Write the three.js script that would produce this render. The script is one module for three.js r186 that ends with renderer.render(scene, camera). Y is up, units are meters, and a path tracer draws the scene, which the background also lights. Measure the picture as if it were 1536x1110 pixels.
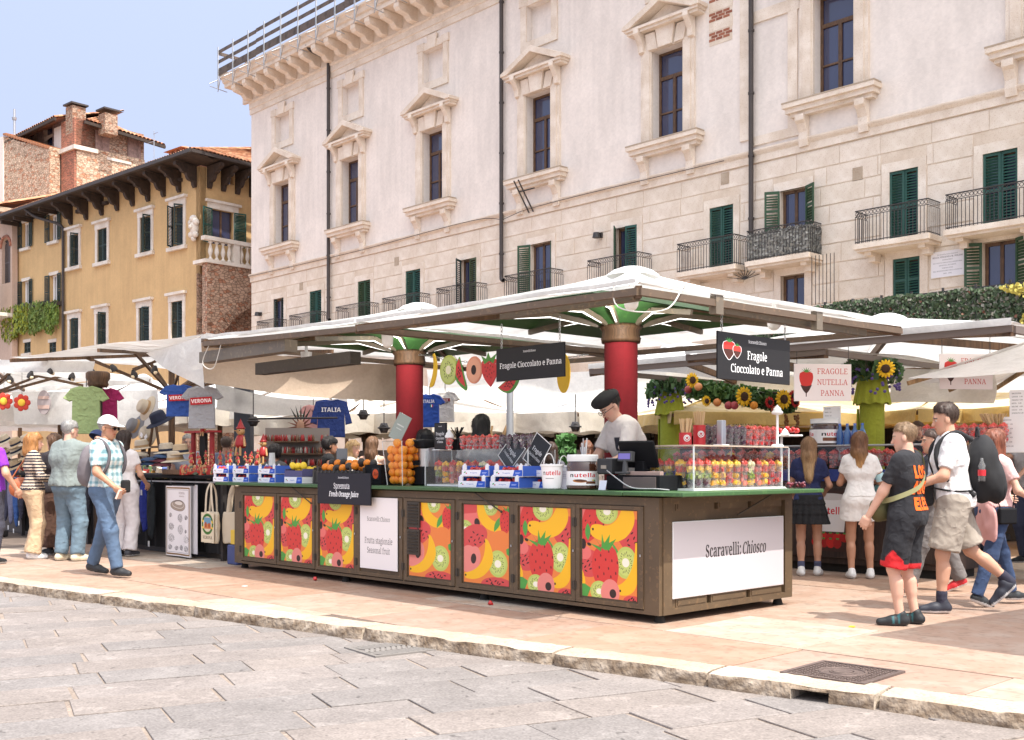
import*as THREE from 'three';
import{mergeGeometries}from 'three/addons/utils/BufferGeometryUtils.js';
import{RoundedBoxGeometry}from 'three/addons/geometries/RoundedBoxGeometry.js';

// ---------- camera, sky, sun, exposure ----------
const F=1653,HZ=697,EYE=1.3;// focal length and horizon in photo pixels, eye height in metres
const scene=new THREE.Scene();
const camera=new THREE.PerspectiveCamera(2*Math.atan(555/F)*180/Math.PI,1536/1110,0.1,600);
camera.position.set(0,EYE,0);
camera.lookAt(0,EYE,-10);
camera.setViewOffset(1536,1110,0,555 - HZ,1536,1110);
const SUN=new THREE.Vector3(0.29,0.88,0.375).normalize();
{// clear midday sky with a soft glow round the sun and a paler horizon
const w=512,h=256,d=new Float32Array(w*h*4),v=new THREE.Vector3();
for (let j=0;j<h;j++) for (let i=0;i<w;i++){
const th=(j + 0.5)/h*Math.PI - Math.PI/2,ph=(i + 0.5)/w*2*Math.PI - Math.PI;
v.set(Math.cos(th)*Math.cos(ph),Math.sin(th),Math.cos(th)*Math.sin(ph));
const up=Math.max(0,v.y),c=Math.max(-1,Math.min(1,v.dot(SUN)));
const hz=Math.exp(-up*3.2),glow=2.4*Math.exp((c - 1)*6) + 0.65*(0.5 + 0.5*c)**3;
let r=0.31 + 0.10*hz + glow,g=0.382 + 0.09*hz + glow*0.96,b=0.60 + 0.03*hz + glow*0.86;
if (v.y<0){r=0.32;g=0.29;b=0.26;}
d.set([r,g,b,1],(j*w + i)*4);
}
const t=new THREE.DataTexture(d,w,h,THREE.RGBAFormat,THREE.FloatType);
t.mapping=THREE.EquirectangularReflectionMapping;t.minFilter=t.magFilter=THREE.LinearFilter;t.needsUpdate=true;
scene.background=t;scene.environment=t;
}
const sun=new THREE.DirectionalLight(new THREE.Color(1,0.955,0.88),3.8);
sun.position.copy(SUN).multiplyScalar(90);sun.position.z -=18;sun.target.position.set(0,0,-18);sun.castShadow=true;
sun.shadow.mapSize.set(4096,4096);sun.shadow.bias=-0.0005;
Object.assign(sun.shadow.camera,{left:-60,right:60,top:60,bottom:-60,near:1,far:200});
scene.add(sun,sun.target);
const renderer=new THREE.WebGLRenderer({antialias:true});
renderer.setSize(1024,740);
renderer.toneMapping=THREE.LinearToneMapping;
renderer.toneMappingExposure=1.62;
renderer.shadowMap.enabled=true;
// ---------- helpers ----------
const V=(x,y,z)=>new THREE.Vector3(x,y,z);
let seed=12345;
const rnd=()=>{seed=(seed + 0x6D2B79F5)|0;let t=Math.imul(seed ^ (seed>>>15),1|seed);t=(t + Math.imul(t ^ (t>>>7),61|t)) ^ t;return ((t ^ (t>>>14))>>>0)/4294967296;};
const rr=(a,b)=>a + (b - a)*rnd();
const clamp=(x,a,b)=>Math.max(a,Math.min(b,x));
const mix=(a,b,t)=>a + (b - a)*t;
const sstep=(a,b,x)=>{const t=clamp((x - a)/(b - a),0,1);return t*t*(3 - 2*t);};
const PX=(x,y,d)=>V((x - 768)/F*d,EYE + (HZ - y)/F*d,-d);// pixel + distance
const GR=(x,y,lvl=0)=>PX(x,y,F*(EYE - lvl)/(y - HZ));// pixel on the ground
const taken={};
const numbered=n=>{const k=taken[n]=(taken[n]??-1) + 1;return k?n + '_' + String(k).padStart(3,'0'):n;};
const nonIdx=g=>{const h=g.index?g.toNonIndexed():g;for (const k of Object.keys(h.attributes)) if (!['position','normal','uv','color'].includes(k)) h.deleteAttribute(k);return h;};
function uvBox(g,ox=0,oy=0){// box projection in metres, one axis for each triangle
const p=g.attributes.position,n=g.attributes.normal,u=new Float32Array(p.count*2),st=g.index?1:3;
for (let i=0;i + st<=p.count;i +=st){
let ax=0,ay=0,az=0;for (let k=i;k<i + st;k++){ax +=n.getX(k);ay +=n.getY(k);az +=n.getZ(k);}ax=Math.abs(ax);ay=Math.abs(ay);az=Math.abs(az);
for (let k=i;k<i + st;k++){const X=p.getX(k),Y=p.getY(k),Z=p.getZ(k),top=ay>=ax&&ay>=az;u[2*k]=(!top&&ax>az?Z:X) + ox;u[2*k + 1]=(top?Z:Y) + oy;}
}
g.setAttribute('uv',new THREE.BufferAttribute(u,2));return g;
}
const MG=list=>{if (list.length===1) return nonIdx(list[0]);const col=list.every(g=>g.attributes.color);list=list.map(nonIdx);for (const g of list){if (!col) g.deleteAttribute('color');if (!g.attributes.uv) uvBox(g);}return mergeGeometries(list);};
function mesh(name,geo,mat,parent,keepUV){
if (Array.isArray(geo)) geo=MG(geo);
if (!keepUV){geo=nonIdx(geo);uvBox(geo,rr(0,5),rr(0,5));}
const m=new THREE.Mesh(geo,mat);m.castShadow=m.receiveShadow=true;
m.name=name;if (parent) parent.add(m);return m;
}
function thing(name,label,category,pos,turn=0,group){
const o=new THREE.Group();o.name=numbered(name);scene.add(o);
if (pos) o.position.copy(pos);o.rotation.y=turn;o.userData={label,category};if (group) o.userData.group=group;return o;
}
function solo(name,geo,mat,label,category,pos,turn=0,group,keepUV){
const m=mesh(numbered(name),geo,mat,scene,keepUV);if (pos) m.position.copy(pos);m.rotation.y=turn;
m.userData={label,category};if (group) m.userData.group=group;return m;
}
function struct(name,geo,mat,keepUV){const m=mesh(name,geo,mat,scene,keepUV);m.userData.kind='structure';return m;}
function dup(src,pos,turn,label,group){
const c=src.clone();c.name=numbered(src.name.replace(/_\d{3}$/,''));scene.add(c);if (pos) c.position.copy(pos);if (turn !==undefined) c.rotation.y=turn;
c.userData={...src.userData};if (label) c.userData.label=label;if (group) c.userData.group=group;return c;
}
// geometry
const bx=(w,h,d,x=0,y=0,z=0,rx=0,ry=0,rz=0)=>{const g=new THREE.BoxGeometry(w,h,d);if (rx) g.rotateX(rx);if (rz) g.rotateZ(rz);if (ry) g.rotateY(ry);return g.translate(x,y,z);};
const b2=(x0,x1,y0,y1,z0,z1)=>bx(x1 - x0,y1 - y0,z1 - z0,(x0 + x1)/2,(y0 + y1)/2,(z0 + z1)/2);
const rb=(w,h,d,r,x=0,y=0,z=0,seg=1)=>new RoundedBoxGeometry(w,h,d,seg,Math.min(r,w/2.01,h/2.01,d/2.01)).translate(x,y,z);
const cy=(r0,r1,h,x=0,y=0,z=0,seg=16)=>new THREE.CylinderGeometry(r0,r1,h,seg).translate(x,y,z);// r0 top
const sp=(r,x=0,y=0,z=0,a=12,b=9,sx=1,sy=1,sz=1)=>new THREE.SphereGeometry(r,a,b).scale(sx,sy,sz).translate(x,y,z);
function bar(a,b,r0,r1=r0,seg=8,sq){// round or square bar from a to b
const d=b.clone().sub(a),L=d.length(),g=sq?new THREE.BoxGeometry(r0*2,L,r1*2):new THREE.CylinderGeometry(r1,r0,L,seg);
const q=new THREE.Quaternion().setFromUnitVectors(V(0,1,0),d.normalize());
return g.applyQuaternion(q).translate((a.x + b.x)/2,(a.y + b.y)/2,(a.z + b.z)/2);
}
function beam(a,b,w,h){// rectangular beam that keeps its faces upright
const d=b.clone().sub(a),L=d.length(),g=new THREE.BoxGeometry(w,h,L),m=new THREE.Matrix4();
m.lookAt(V(0,0,0),d,V(0,1,0));return g.applyMatrix4(m).translate((a.x + b.x)/2,(a.y + b.y)/2,(a.z + b.z)/2);
}
const tube=(pts,r,seg=24,rs=6)=>new THREE.TubeGeometry(new THREE.CatmullRomCurve3(pts),seg,r,rs);
const lathe=(pts,seg=20)=>new THREE.LatheGeometry(pts.map(p=>new THREE.Vector2(p[0],p[1])),seg);
const shape=pts=>new THREE.Shape(pts.map(p=>new THREE.Vector2(p[0],p[1])));
const ext=(s,depth,bevel=0,seg=1)=>new THREE.ExtrudeGeometry(s,{depth,bevelEnabled:bevel>0,bevelThickness:bevel,bevelSize:bevel,bevelSegments:seg,curveSegments:12});
function patch(fn,nu,nv){// parametric sheet, fn(u,v) -> Vector3
const p=[],uv=[],ix=[];
for (let j=0;j<=nv;j++) for (let i=0;i<=nu;i++){const q=fn(i/nu,j/nv);p.push(q.x,q.y,q.z);uv.push(i/nu,j/nv);}
for (let j=0;j<nv;j++) for (let i=0;i<nu;i++){const a=j*(nu + 1) + i,b=a + 1,c=a + nu + 1,d=c + 1;ix.push(a,b,d,a,d,c);}
const g=new THREE.BufferGeometry();g.setAttribute('position',new THREE.Float32BufferAttribute(p,3));g.setAttribute('uv',new THREE.Float32BufferAttribute(uv,2));g.setIndex(ix);g.computeVertexNormals();return g;
}
function sheet(fn,nu,nv,th=0.006){// cloth with thickness
const a=patch(fn,nu,nv),n=a.attributes.normal,q=a.attributes.position;
const b=patch((u,v)=>{const k=Math.round(v*nv)*(nu + 1) + Math.round(u*nu);return V(q.getX(k) - n.getX(k)*th,q.getY(k) - n.getY(k)*th,q.getZ(k) - n.getZ(k)*th);},nu,nv);
const ib=b.index.array;for (let i=0;i<ib.length;i +=3){const t=ib[i + 1];ib[i + 1]=ib[i + 2];ib[i + 2]=t;}b.computeVertexNormals();
return MG([a,b]);
}
// periodic noise
function lattice(n,s){const a=new Float32Array(n*n);let k=s*7919 + 13;for (let i=0;i<n*n;i++){k=(Math.imul(k,1664525) + 1013904223)>>>0;a[i]=k/4294967296;}return a;}
const lats={};
function vn(x,y,per,s){// value noise, period per cells
const L=lats[per + '_' + s]??=lattice(per,s*31 + per),xi=Math.floor(x),yi=Math.floor(y),fx=x - xi,fy=y - yi,u=fx*fx*(3 - 2*fx),v=fy*fy*(3 - 2*fy);
const m=k=>((k % per) + per) % per,a=m(xi),b=m(xi + 1),c=m(yi)*per,d=m(yi + 1)*per;
return (L[c + a]*(1 - u) + L[c + b]*u)*(1 - v) + (L[d + a]*(1 - u) + L[d + b]*u)*v;
}
function fbm(u,v,per,oct,s){let a=0,w=0.5,t=0;for (let o=0;o<oct;o++){a +=w*vn(u*per,v*per,per,s + o);t +=w;w*=0.55;per*=2;}return a/t;}
const h3=(x,y,z)=>{let k=(x*374761393 + y*668265263 + z*2147483647)|0;k=Math.imul(k ^ (k>>>13),1274126177);return ((k ^ (k>>>16))>>>0)/4294967296;};
function n3(x,y,z){const xi=Math.floor(x),yi=Math.floor(y),zi=Math.floor(z);let fx=x - xi,fy=y - yi,fz=z - zi;fx*=fx*(3 - 2*fx);fy*=fy*(3 - 2*fy);fz*=fz*(3 - 2*fz);let r=0;for (let k=0;k<8;k++){const a=k&1,b=k>>1&1,c=k>>2;r +=h3(xi + a,yi + b,zi + c)*(a?fx:1 - fx)*(b?fy:1 - fy)*(c?fz:1 - fz);}return r*2 - 1;}
function tex(n,fn,metres,srgb){// fn(u,v) -> number or [r,g,b] in 0..1
const d=new Uint8Array(n*n*4);
for (let j=0;j<n;j++) for (let i=0;i<n;i++){let c=fn(i/n,j/n);if (!Array.isArray(c)) c=[c,c,c];for (let k=0;k<3;k++) d[(j*n + i)*4 + k]=clamp(c[k],0,1)*255;d[(j*n + i)*4 + 3]=255;}
const t=new THREE.DataTexture(d,n,n);t.wrapS=t.wrapT=THREE.RepeatWrapping;t.magFilter=THREE.LinearFilter;t.minFilter=THREE.LinearMipmapLinearFilter;t.generateMipmaps=true;
t.repeat.set(1/metres,1/metres);if (srgb) t.colorSpace=THREE.SRGBColorSpace;t.needsUpdate=true;return t;
}
function canvasTex(w,h,draw){
const c=document.createElement('canvas');c.width=w;c.height=h;const x=c.getContext('2d');draw(x,w,h);
const t=new THREE.CanvasTexture(c);t.colorSpace=THREE.SRGBColorSpace;t.magFilter=THREE.LinearFilter;return t;
}
const T={
plaster:tex(512,(u,v)=>0.9 + 0.05*(fbm(u,v,6,5,3) - 0.5)*2 + 0.035*(vn(u*48,v*4,48,8) - 0.5) + 0.05*(fbm(u,v,90,2,9) - 0.5),7,true),
plasterB:tex(512,(u,v)=>0.6*fbm(u,v,60,3,5) + 0.4*fbm(u,v,8,3,6),2),
stone:tex(512,(u,v)=>{const a=fbm(u,v,5,6,21),p=fbm(u,v,110,2,22);return[0.9 + 0.16*(a - 0.5) - 0.06*sstep(0.62,0.8,p),0.88 + 0.2*(a - 0.5) - 0.08*sstep(0.62,0.8,p),0.85 + 0.24*(a - 0.5) - 0.1*sstep(0.62,0.8,p)];},2.2,true),
stoneB:tex(512,(u,v)=>0.5*fbm(u,v,40,4,25) + 0.5*fbm(u,v,7,3,26),1.2),
granite:tex(512,(u,v)=>{const a=fbm(u,v,4,5,31),s=vn(u*180,v*180,180,33),q=fbm(u,v,16,3,34);const k2=vn(u*47,v*47,47,37),x=0.83 + 0.2*(a - 0.5) + 0.17*(s - 0.5) + 0.07*sstep(0.66,0.8,q) - 0.16*sstep(0.9,0.97,k2);return[x + 0.02,x,x - 0.01];},1.7,true),
graniteB:tex(512,(u,v)=>0.55*fbm(u,v,90,3,35) + 0.45*fbm(u,v,9,4,36),1.3),
marble:tex(512,(u,v)=>{const a=fbm(u,v,4,6,41),q=fbm(u + 0.1*a,v,12,4,42),p=fbm(u,v,48,2,43);const k=sstep(0.4,0.75,q);const d=0.08*sstep(0.6,0.8,p);return[0.9 + 0.10*(a - 0.5) + 0.03*k - d,0.86 + 0.13*(a - 0.5) + 0.07*k - d,0.83 + 0.15*(a - 0.5) + 0.09*k - d];},2.3,true),
cloth:tex(256,(u,v)=>0.9 + 0.14*(fbm(u,v,5,4,51) - 0.5) + 0.04*(vn(u*128,v*128,128,52) - 0.5),2.5,true),
clothB:tex(512,(u,v)=>0.8*fbm(u,v,4,3,53) + 0.2*fbm(u*1,v*1,32,2,54),2.2),
wood:tex(256,(u,v)=>0.78 + 0.34*(fbm(u,v*0.999,4,3,61) - 0.5) + 0.25*(vn(u*64,v*6,64,62) - 0.5),0.8,true),
paint:tex(512,(u,v)=>{const a=fbm(u,v,6,5,71),p=fbm(u,v,40,3,72);const d=p>0.7?0.14:0;return[0.86 + 0.16*(a - 0.5) + d,0.86 + 0.16*(a - 0.5) + d*0.8,0.86 + 0.16*(a - 0.5) + d*0.6];},1.5,true),
rubble:(()=>{const P=[];let k=77;const R=()=>{k=(Math.imul(k,1664525) + 1013904223)>>>0;return k/4294967296;};const N=16;for (let j=0;j<N*2;j++) for (let i=0;i<N;i++) P.push([(i + R())/N,(j + R())/N/2,R(),R()]);
return tex(512,(u,v)=>{let d1=9,d2=9,id=0;const gi=Math.floor(u*N),gj=Math.floor(v*N*2);for (let b=-1;b<=1;b++) for (let a=-1;a<=1;a++){const ii=(gi + a + N) % N,jj=(gj + b + 2*N) % (2*N),q=P[jj*N + ii];let dx=Math.abs(u - q[0]),dy=Math.abs(v - q[1]);dx=Math.min(dx,1 - dx);dy=Math.min(dy,1 - dy);const d=dx*dx + dy*dy*3.2;if (d<d1){d2=d1;d1=d;id=jj*N + ii;}else if (d<d2) d2=d;}
const e=Math.sqrt(d2) - Math.sqrt(d1),q=P[id],j=sstep(0.004,0.016,e),br=q[3]>0.84?1:0;const c=[mix(0.86,0.80,br) + 0.16*(q[2]- 0.5),mix(0.78,0.62,br) + 0.16*(q[2]- 0.5),mix(0.71,0.52,br) + 0.16*(q[2]- 0.5)];return c.map(x=>mix(x*0.72,x,j));},4.5,true);})(),
brick:tex(512,(u,v)=>{const row=Math.floor(v*32),o=row&1?0.5:0,cu=u*9 + o,id=h3(Math.floor(cu) % 9,row,5),fy=v*32 - row,fx=cu - Math.floor(cu);const m=fy<0.16||fx<0.05;const t=0.7 + 0.35*(id - 0.5);return m?[0.78,0.68,0.58]:[t,t*0.58,t*0.45];},2.3,true),
};
T.wrinkle=tex(512,(u,v)=>{const w=fbm(u,v,4,3,81)*1.2,r=1 - Math.abs(2*fbm(u + 0.12*w,v*1 + 0.1*w,5,3,82) - 1),q=1 - Math.abs(2*fbm(u,v + 0.15*w,9,2,84) - 1);return 0.65*r*r + 0.3*q*q + 0.05*vn(u*200,v*200,200,85);},0.55);
T.wrinkleL=T.wrinkle.clone();T.wrinkleL.repeat.set(0.4,0.4);T.wrinkleL.needsUpdate=true;
const C3=(r,g,b)=>new THREE.Color().setRGB(r,g,b);
const MAT=(r,g,b,rough=0.8,o={})=>new THREE.MeshStandardMaterial({color:C3(r,g,b),roughness:rough,side:THREE.DoubleSide,...o});
const PHY=(r,g,b,rough,o)=>new THREE.MeshPhysicalMaterial({color:C3(r,g,b),roughness:rough,side:THREE.DoubleSide,...o});
const glassPane=PHY(1,1,1,0.03,{transmission:1,thickness:0,ior:1.45});
const acrylic=PHY(0.94,0.95,0.95,0.04,{transmission:1,thickness:0,ior:1.3});
const m={
plaster:MAT(0.92,0.825,0.745,0.92,{map:T.plaster,bumpMap:T.plasterB,bumpScale:0.006}),
trim:MAT(0.92,0.83,0.745,0.85,{map:T.stone,bumpMap:T.stoneB,bumpScale:0.012}),
ashlar:[[0.92,0.84,0.76],[0.90,0.82,0.735],[0.93,0.85,0.775]].map(c=>MAT(...c,0.85,{map:T.stone,bumpMap:T.stoneB,bumpScale:0.008})),
mortar:MAT(0.84,0.74,0.64,0.95,{map:T.stone}),
dirty:MAT(0.55,0.46,0.37,0.95,{map:T.stone,bumpMap:T.stoneB,bumpScale:0.03}),
darkIron:MAT(0.05,0.045,0.045,0.5,{metalness:0.4}),
pipe:MAT(0.07,0.055,0.05,0.6,{map:T.paint}),
shutter:MAT(0.022,0.10,0.075,0.6,{map:T.paint}),shutter2:MAT(0.03,0.085,0.035,0.6,{map:T.paint}),shutterD:MAT(0.025,0.05,0.045,0.6,{map:T.paint}),
woodDark:MAT(0.07,0.042,0.028,0.75,{map:T.wood}),woodMid:MAT(0.19,0.10,0.05,0.65,{map:T.wood}),woodLight:MAT(0.45,0.27,0.12,0.65,{map:T.wood}),
galv:MAT(0.42,0.43,0.45,0.45,{metalness:0.7}),board:MAT(0.16,0.12,0.10,0.85,{map:T.wood}),
winGlass:PHY(0.03,0.036,0.085,0.05,{clearcoat:1,clearcoatRoughness:0.02,specularIntensity:1}),dark:MAT(0.02,0.018,0.016,0.9),curtain:MAT(0.55,0.52,0.5,0.95,{map:T.cloth}),  // winGlass: sky reflection tinted into the glass as blue base colour
yellow:MAT(0.71,0.47,0.225,0.92,{map:T.plaster,bumpMap:T.plasterB,bumpScale:0.006}),whiteTrim:MAT(0.86,0.82,0.78,0.85,{map:T.stone}),
rubble:MAT(0.85,0.76,0.66,0.95,{map:T.rubble,bumpMap:T.stoneB,bumpScale:0.05}),brick:MAT(0.70,0.70,0.70,0.95,{map:T.brick,bumpMap:T.stoneB,bumpScale:0.02}),
roomWall:MAT(0.90,0.82,0.74,0.95,{map:T.plaster}),
pinkPlaster:MAT(0.66,0.48,0.38,0.93,{map:T.plaster}),ochre:MAT(0.60,0.36,0.17,0.93,{map:T.plaster}),
tile:MAT(0.52,0.24,0.13,0.9,{map:T.stone}),tile2:MAT(0.62,0.36,0.22,0.9,{map:T.stone}),tile3:MAT(0.42,0.19,0.11,0.9,{map:T.stone}),
canvas:PHY(0.94,0.92,0.885,0.95,{map:T.cloth,bumpMap:T.wrinkleL,bumpScale:0.022,transmission:0.55,thickness:0}),
canvasCream:PHY(0.87,0.79,0.67,0.95,{map:T.cloth,bumpMap:T.wrinkleL,bumpScale:0.022,transmission:0.42,thickness:0}),
canvasYellow:PHY(0.86,0.62,0.22,0.95,{map:T.cloth,bumpMap:T.wrinkleL,bumpScale:0.022,transmission:0.45,thickness:0}),
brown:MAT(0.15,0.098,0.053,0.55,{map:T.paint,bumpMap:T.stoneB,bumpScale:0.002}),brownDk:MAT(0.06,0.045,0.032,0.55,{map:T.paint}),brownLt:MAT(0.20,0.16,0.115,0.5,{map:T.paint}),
drapeShaded:PHY(0.52,0.40,0.30,0.95,{map:T.cloth,bumpMap:T.wrinkleL,bumpScale:0.022,transmission:0.12,thickness:0}),  // cream drape cloth, its shadow put into a darker base colour
beamTan:MAT(0.17,0.115,0.075,0.6,{map:T.paint}),
green:MAT(0.06,0.15,0.05,0.5,{map:T.paint}),greenCeil:MAT(0.05,0.155,0.04,0.55,{map:T.paint}),
red:MAT(0.30,0.014,0.022,0.9,{map:T.cloth}),black:PHY(0.009,0.009,0.011,0.7,{specularIntensity:0.4}),blackRough:MAT(0.014,0.013,0.014,0.95),white:MAT(0.82,0.81,0.8,0.55),steel:MAT(0.55,0.55,0.56,0.28,{metalness:0.95}),steelDull:MAT(0.45,0.45,0.46,0.5,{metalness:0.8}),
lime:MAT(0.40,0.43,0.04,0.95,{map:T.cloth,bumpMap:T.wrinkle,bumpScale:0.009}),
};
const printMat=(t,rough=0.5,o={})=>new THREE.MeshStandardMaterial({map:t,roughness:rough,side:THREE.DoubleSide,...o});
// a facade frame: origin at pixel column px0 at distance d0, running towards the vanishing point at vx (on the left); local x to the right, z outwards
function facade(px0,d0,vx,flip){
const dx=(vx - 768)/F,L=Math.hypot(dx,1),D=[dx/L,1/L],A=[(px0 - 768)/F*d0,d0];
const U=flip?D:[-D[0],-D[1]];// local +x in (X, depth)
const n=[D[1],-D[0]];
const at=px=>{const r=[(px - 768)/F,1],t=(n[0]*A[0]+ n[1]*A[1])/(n[0]*r[0]+ n[1]*r[1]);return{t,s:(r[0]*t - A[0])*U[0]+ (r[1]*t - A[1])*U[1]};};
return{pos:V(A[0],0,-A[1]),turn:Math.atan2(U[1],U[0]),S:px=>at(px).s,H:(px,py)=>EYE + (HZ - py)/F*at(px).t,D:px=>at(px).t};
}
// ---------- implicit surfaces ----------
function surf(sdf,lo,hi,c){// surface nets
const nx=Math.ceil((hi[0]- lo[0])/c) + 1,ny=Math.ceil((hi[1]- lo[1])/c) + 1,nz=Math.ceil((hi[2]- lo[2])/c) + 1,f=new Float32Array(nx*ny*nz),B=4,lim=c*B*0.87 + 0.035;
for (let k=0;k<nz;k +=B) for (let j=0;j<ny;j +=B) for (let i=0;i<nx;i +=B){
const d=sdf(lo[0]+ (i + 1.5)*c,lo[1]+ (j + 1.5)*c,lo[2]+ (k + 1.5)*c),far=Math.abs(d)>lim;
for (let kk=k;kk<Math.min(nz,k + B);kk++) for (let jj=j;jj<Math.min(ny,j + B);jj++) for (let ii=i;ii<Math.min(nx,i + B);ii++) f[(kk*ny + jj)*nx + ii]=far?d:sdf(lo[0]+ ii*c,lo[1]+ jj*c,lo[2]+ kk*c);
}
const id=new Int32Array(nx*ny*nz).fill(-1),P=[],I=[],sx=1,sy=nx,sz=nx*ny,off=[0,1,sy,sy + 1,sz,sz + 1,sz + sy,sz + sy + 1],ed=[[0,1],[2,3],[4,5],[6,7],[0,2],[1,3],[4,6],[5,7],[0,4],[1,5],[2,6],[3,7]];
for (let k=0;k<nz - 1;k++) for (let j=0;j<ny - 1;j++) for (let i=0;i<nx - 1;i++){
const b=k*sz + j*sy + i;let m0=0;for (let q=0;q<8;q++) if (f[b + off[q]]<0) m0|=1<<q;if (m0===0||m0===255) continue;
let x=0,y=0,z=0,n=0;for (const[a,e]of ed){const fa=f[b + off[a]],fe=f[b + off[e]];if ((fa<0)===(fe<0)) continue;const t=fa/(fa - fe);x +=(a&1) + t*((e&1) - (a&1));y +=(a>>1&1) + t*((e>>1&1) - (a>>1&1));z +=(a>>2) + t*((e>>2) - (a>>2));n++;}
id[b]=P.length/3;P.push(lo[0]+ (i + x/n)*c,lo[1]+ (j + y/n)*c,lo[2]+ (k + z/n)*c);
}
const quad=(a,b,d,e,fl)=>{if (a<0||b<0||d<0||e<0) return;fl?I.push(a,b,d,a,d,e):I.push(a,d,b,a,e,d);};
for (let k=1;k<nz - 1;k++) for (let j=1;j<ny - 1;j++) for (let i=1;i<nx - 1;i++){const b=k*sz + j*sy + i,s=f[b]<0;if (s !==(f[b + 1]<0)) quad(id[b - sy - sz],id[b - sz],id[b],id[b - sy],s);if (s !==(f[b + sy]<0)) quad(id[b - sz - 1],id[b - 1],id[b],id[b - sz],s);if (s !==(f[b + sz]<0)) quad(id[b - 1 - sy],id[b - sy],id[b],id[b - 1],s);}
const g=new THREE.BufferGeometry();g.setAttribute('position',new THREE.Float32BufferAttribute(P,3));g.setIndex(I);g.computeVertexNormals();return g;
}
const smin=(a,b,k)=>{const h=Math.max(k - Math.abs(a - b),0)/k;return Math.min(a,b) - h*h*k*0.25;};
const cap=(b,x,y,z)=>{const ax=b[3]- b[0],ay=b[4]- b[1],az=b[5]- b[2],px=x - b[0],py=y - b[1],pz=z - b[2];let t=(px*ax + py*ay + pz*az)/(ax*ax + ay*ay + az*az + 1e-9);t=t<0?0:t>1?1:t;const dx=px - ax*t,dy=py - ay*t,dz=pz - az*t;return Math.sqrt(dx*dx + dy*dy + dz*dz) - (b[6]+ (b[7]- b[6])*t);};
const ell=(x,y,z,a,b,c)=>{const k0=Math.hypot(x/a,y/b,z/c),k1=Math.hypot(x/(a*a),y/(b*b),z/(c*c));return k1>0?k0*(k0 - 1)/k1:-Math.min(a,b,c);};
const bone=(a,b,ra,rb)=>[a.x,a.y,a.z,b.x,b.y,b.z,ra,rb];
const bnd=(bones,pad)=>{const lo=[9,9,9],hi=[-9,-9,-9];for (const b of bones) for (const o of[0,3]) for (let k=0;k<3;k++){const r=Math.max(b[6],b[7]) + pad;lo[k]=Math.min(lo[k],b[o + k]- r);hi[k]=Math.max(hi[k],b[o + k]+ r);}return[lo,hi];};
const uni=(bones,k)=>(x,y,z)=>{let d=9;for (const b of bones){const e=cap(b,x,y,z);d=d>8?e:smin(d,e,k);}return d;};
function ik(a,t,l1,l2,pole){const d=t.clone().sub(a),L=Math.min(d.length(),(l1 + l2)*0.999),u=d.clone().normalize(),c=(l1*l1 + L*L - l2*l2)/(2*L),h=Math.sqrt(Math.max(0,l1*l1 - c*c)),p=pole.clone().addScaledVector(u,-pole.dot(u)).normalize();return[a.clone().addScaledVector(u,c).addScaledVector(p,h),a.clone().addScaledVector(u,L)];}
function tint(g,fn){const p=g.attributes.position,c=new Float32Array(p.count*3);for (let i=0;i<p.count;i++) c.set(fn(p.getX(i),p.getY(i),p.getZ(i)),i*3);g.setAttribute('color',new THREE.BufferAttribute(c,3));return g;}
// ---------- ground: road of grey slabs, kerb, pink marble pavement ----------
const wp=(X,d,y=0)=>V(X,y,-d);
const K0=[-5.673,12.21],KD=[0.792,-0.611],KN=[0.611,0.792];// kerb line: point, direction, normal towards the pavement
const roadMats=[[0.295,0.27,0.255],[0.31,0.28,0.262],[0.272,0.255,0.245],[0.305,0.272,0.25]].map(c=>MAT(...c,0.85,{map:T.granite,bumpMap:T.graniteB,bumpScale:0.006}));
const marbleMats=[[0.41,0.285,0.215],[0.395,0.265,0.195],[0.43,0.315,0.25],[0.385,0.275,0.22],[0.47,0.40,0.335]].map(c=>MAT(...c,0.75,{map:T.marble,bumpMap:T.stoneB,bumpScale:0.006}));
const jointMat=MAT(0.17,0.145,0.12,0.95,{map:T.granite}),jointLight=MAT(0.36,0.30,0.25,0.95,{map:T.granite});
{
const g=new THREE.PlaneGeometry(700,700).rotateX(-Math.PI/2).translate(0,-0.14,-150);
struct('ground',g,roadMats[0]);
}
const road=struct('road',new THREE.PlaneGeometry(46,26).rotateX(-Math.PI/2).translate(-6,-0.104,-9),jointLight);
function slabGeo(pts,y,th,bev){// pts [X,d] counter-clockwise, top at y
const s=shape(pts.map(p=>[p[0],p[1]]));
const g=new THREE.ExtrudeGeometry(s,{depth:th,bevelEnabled:true,bevelThickness:bev,bevelSize:bev,bevelOffset:-bev,bevelSegments:2});
return g.rotateX(-Math.PI/2).translate(0,y - th - bev,0);// shape (X,d) -> (X, up, -d)
}
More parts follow.
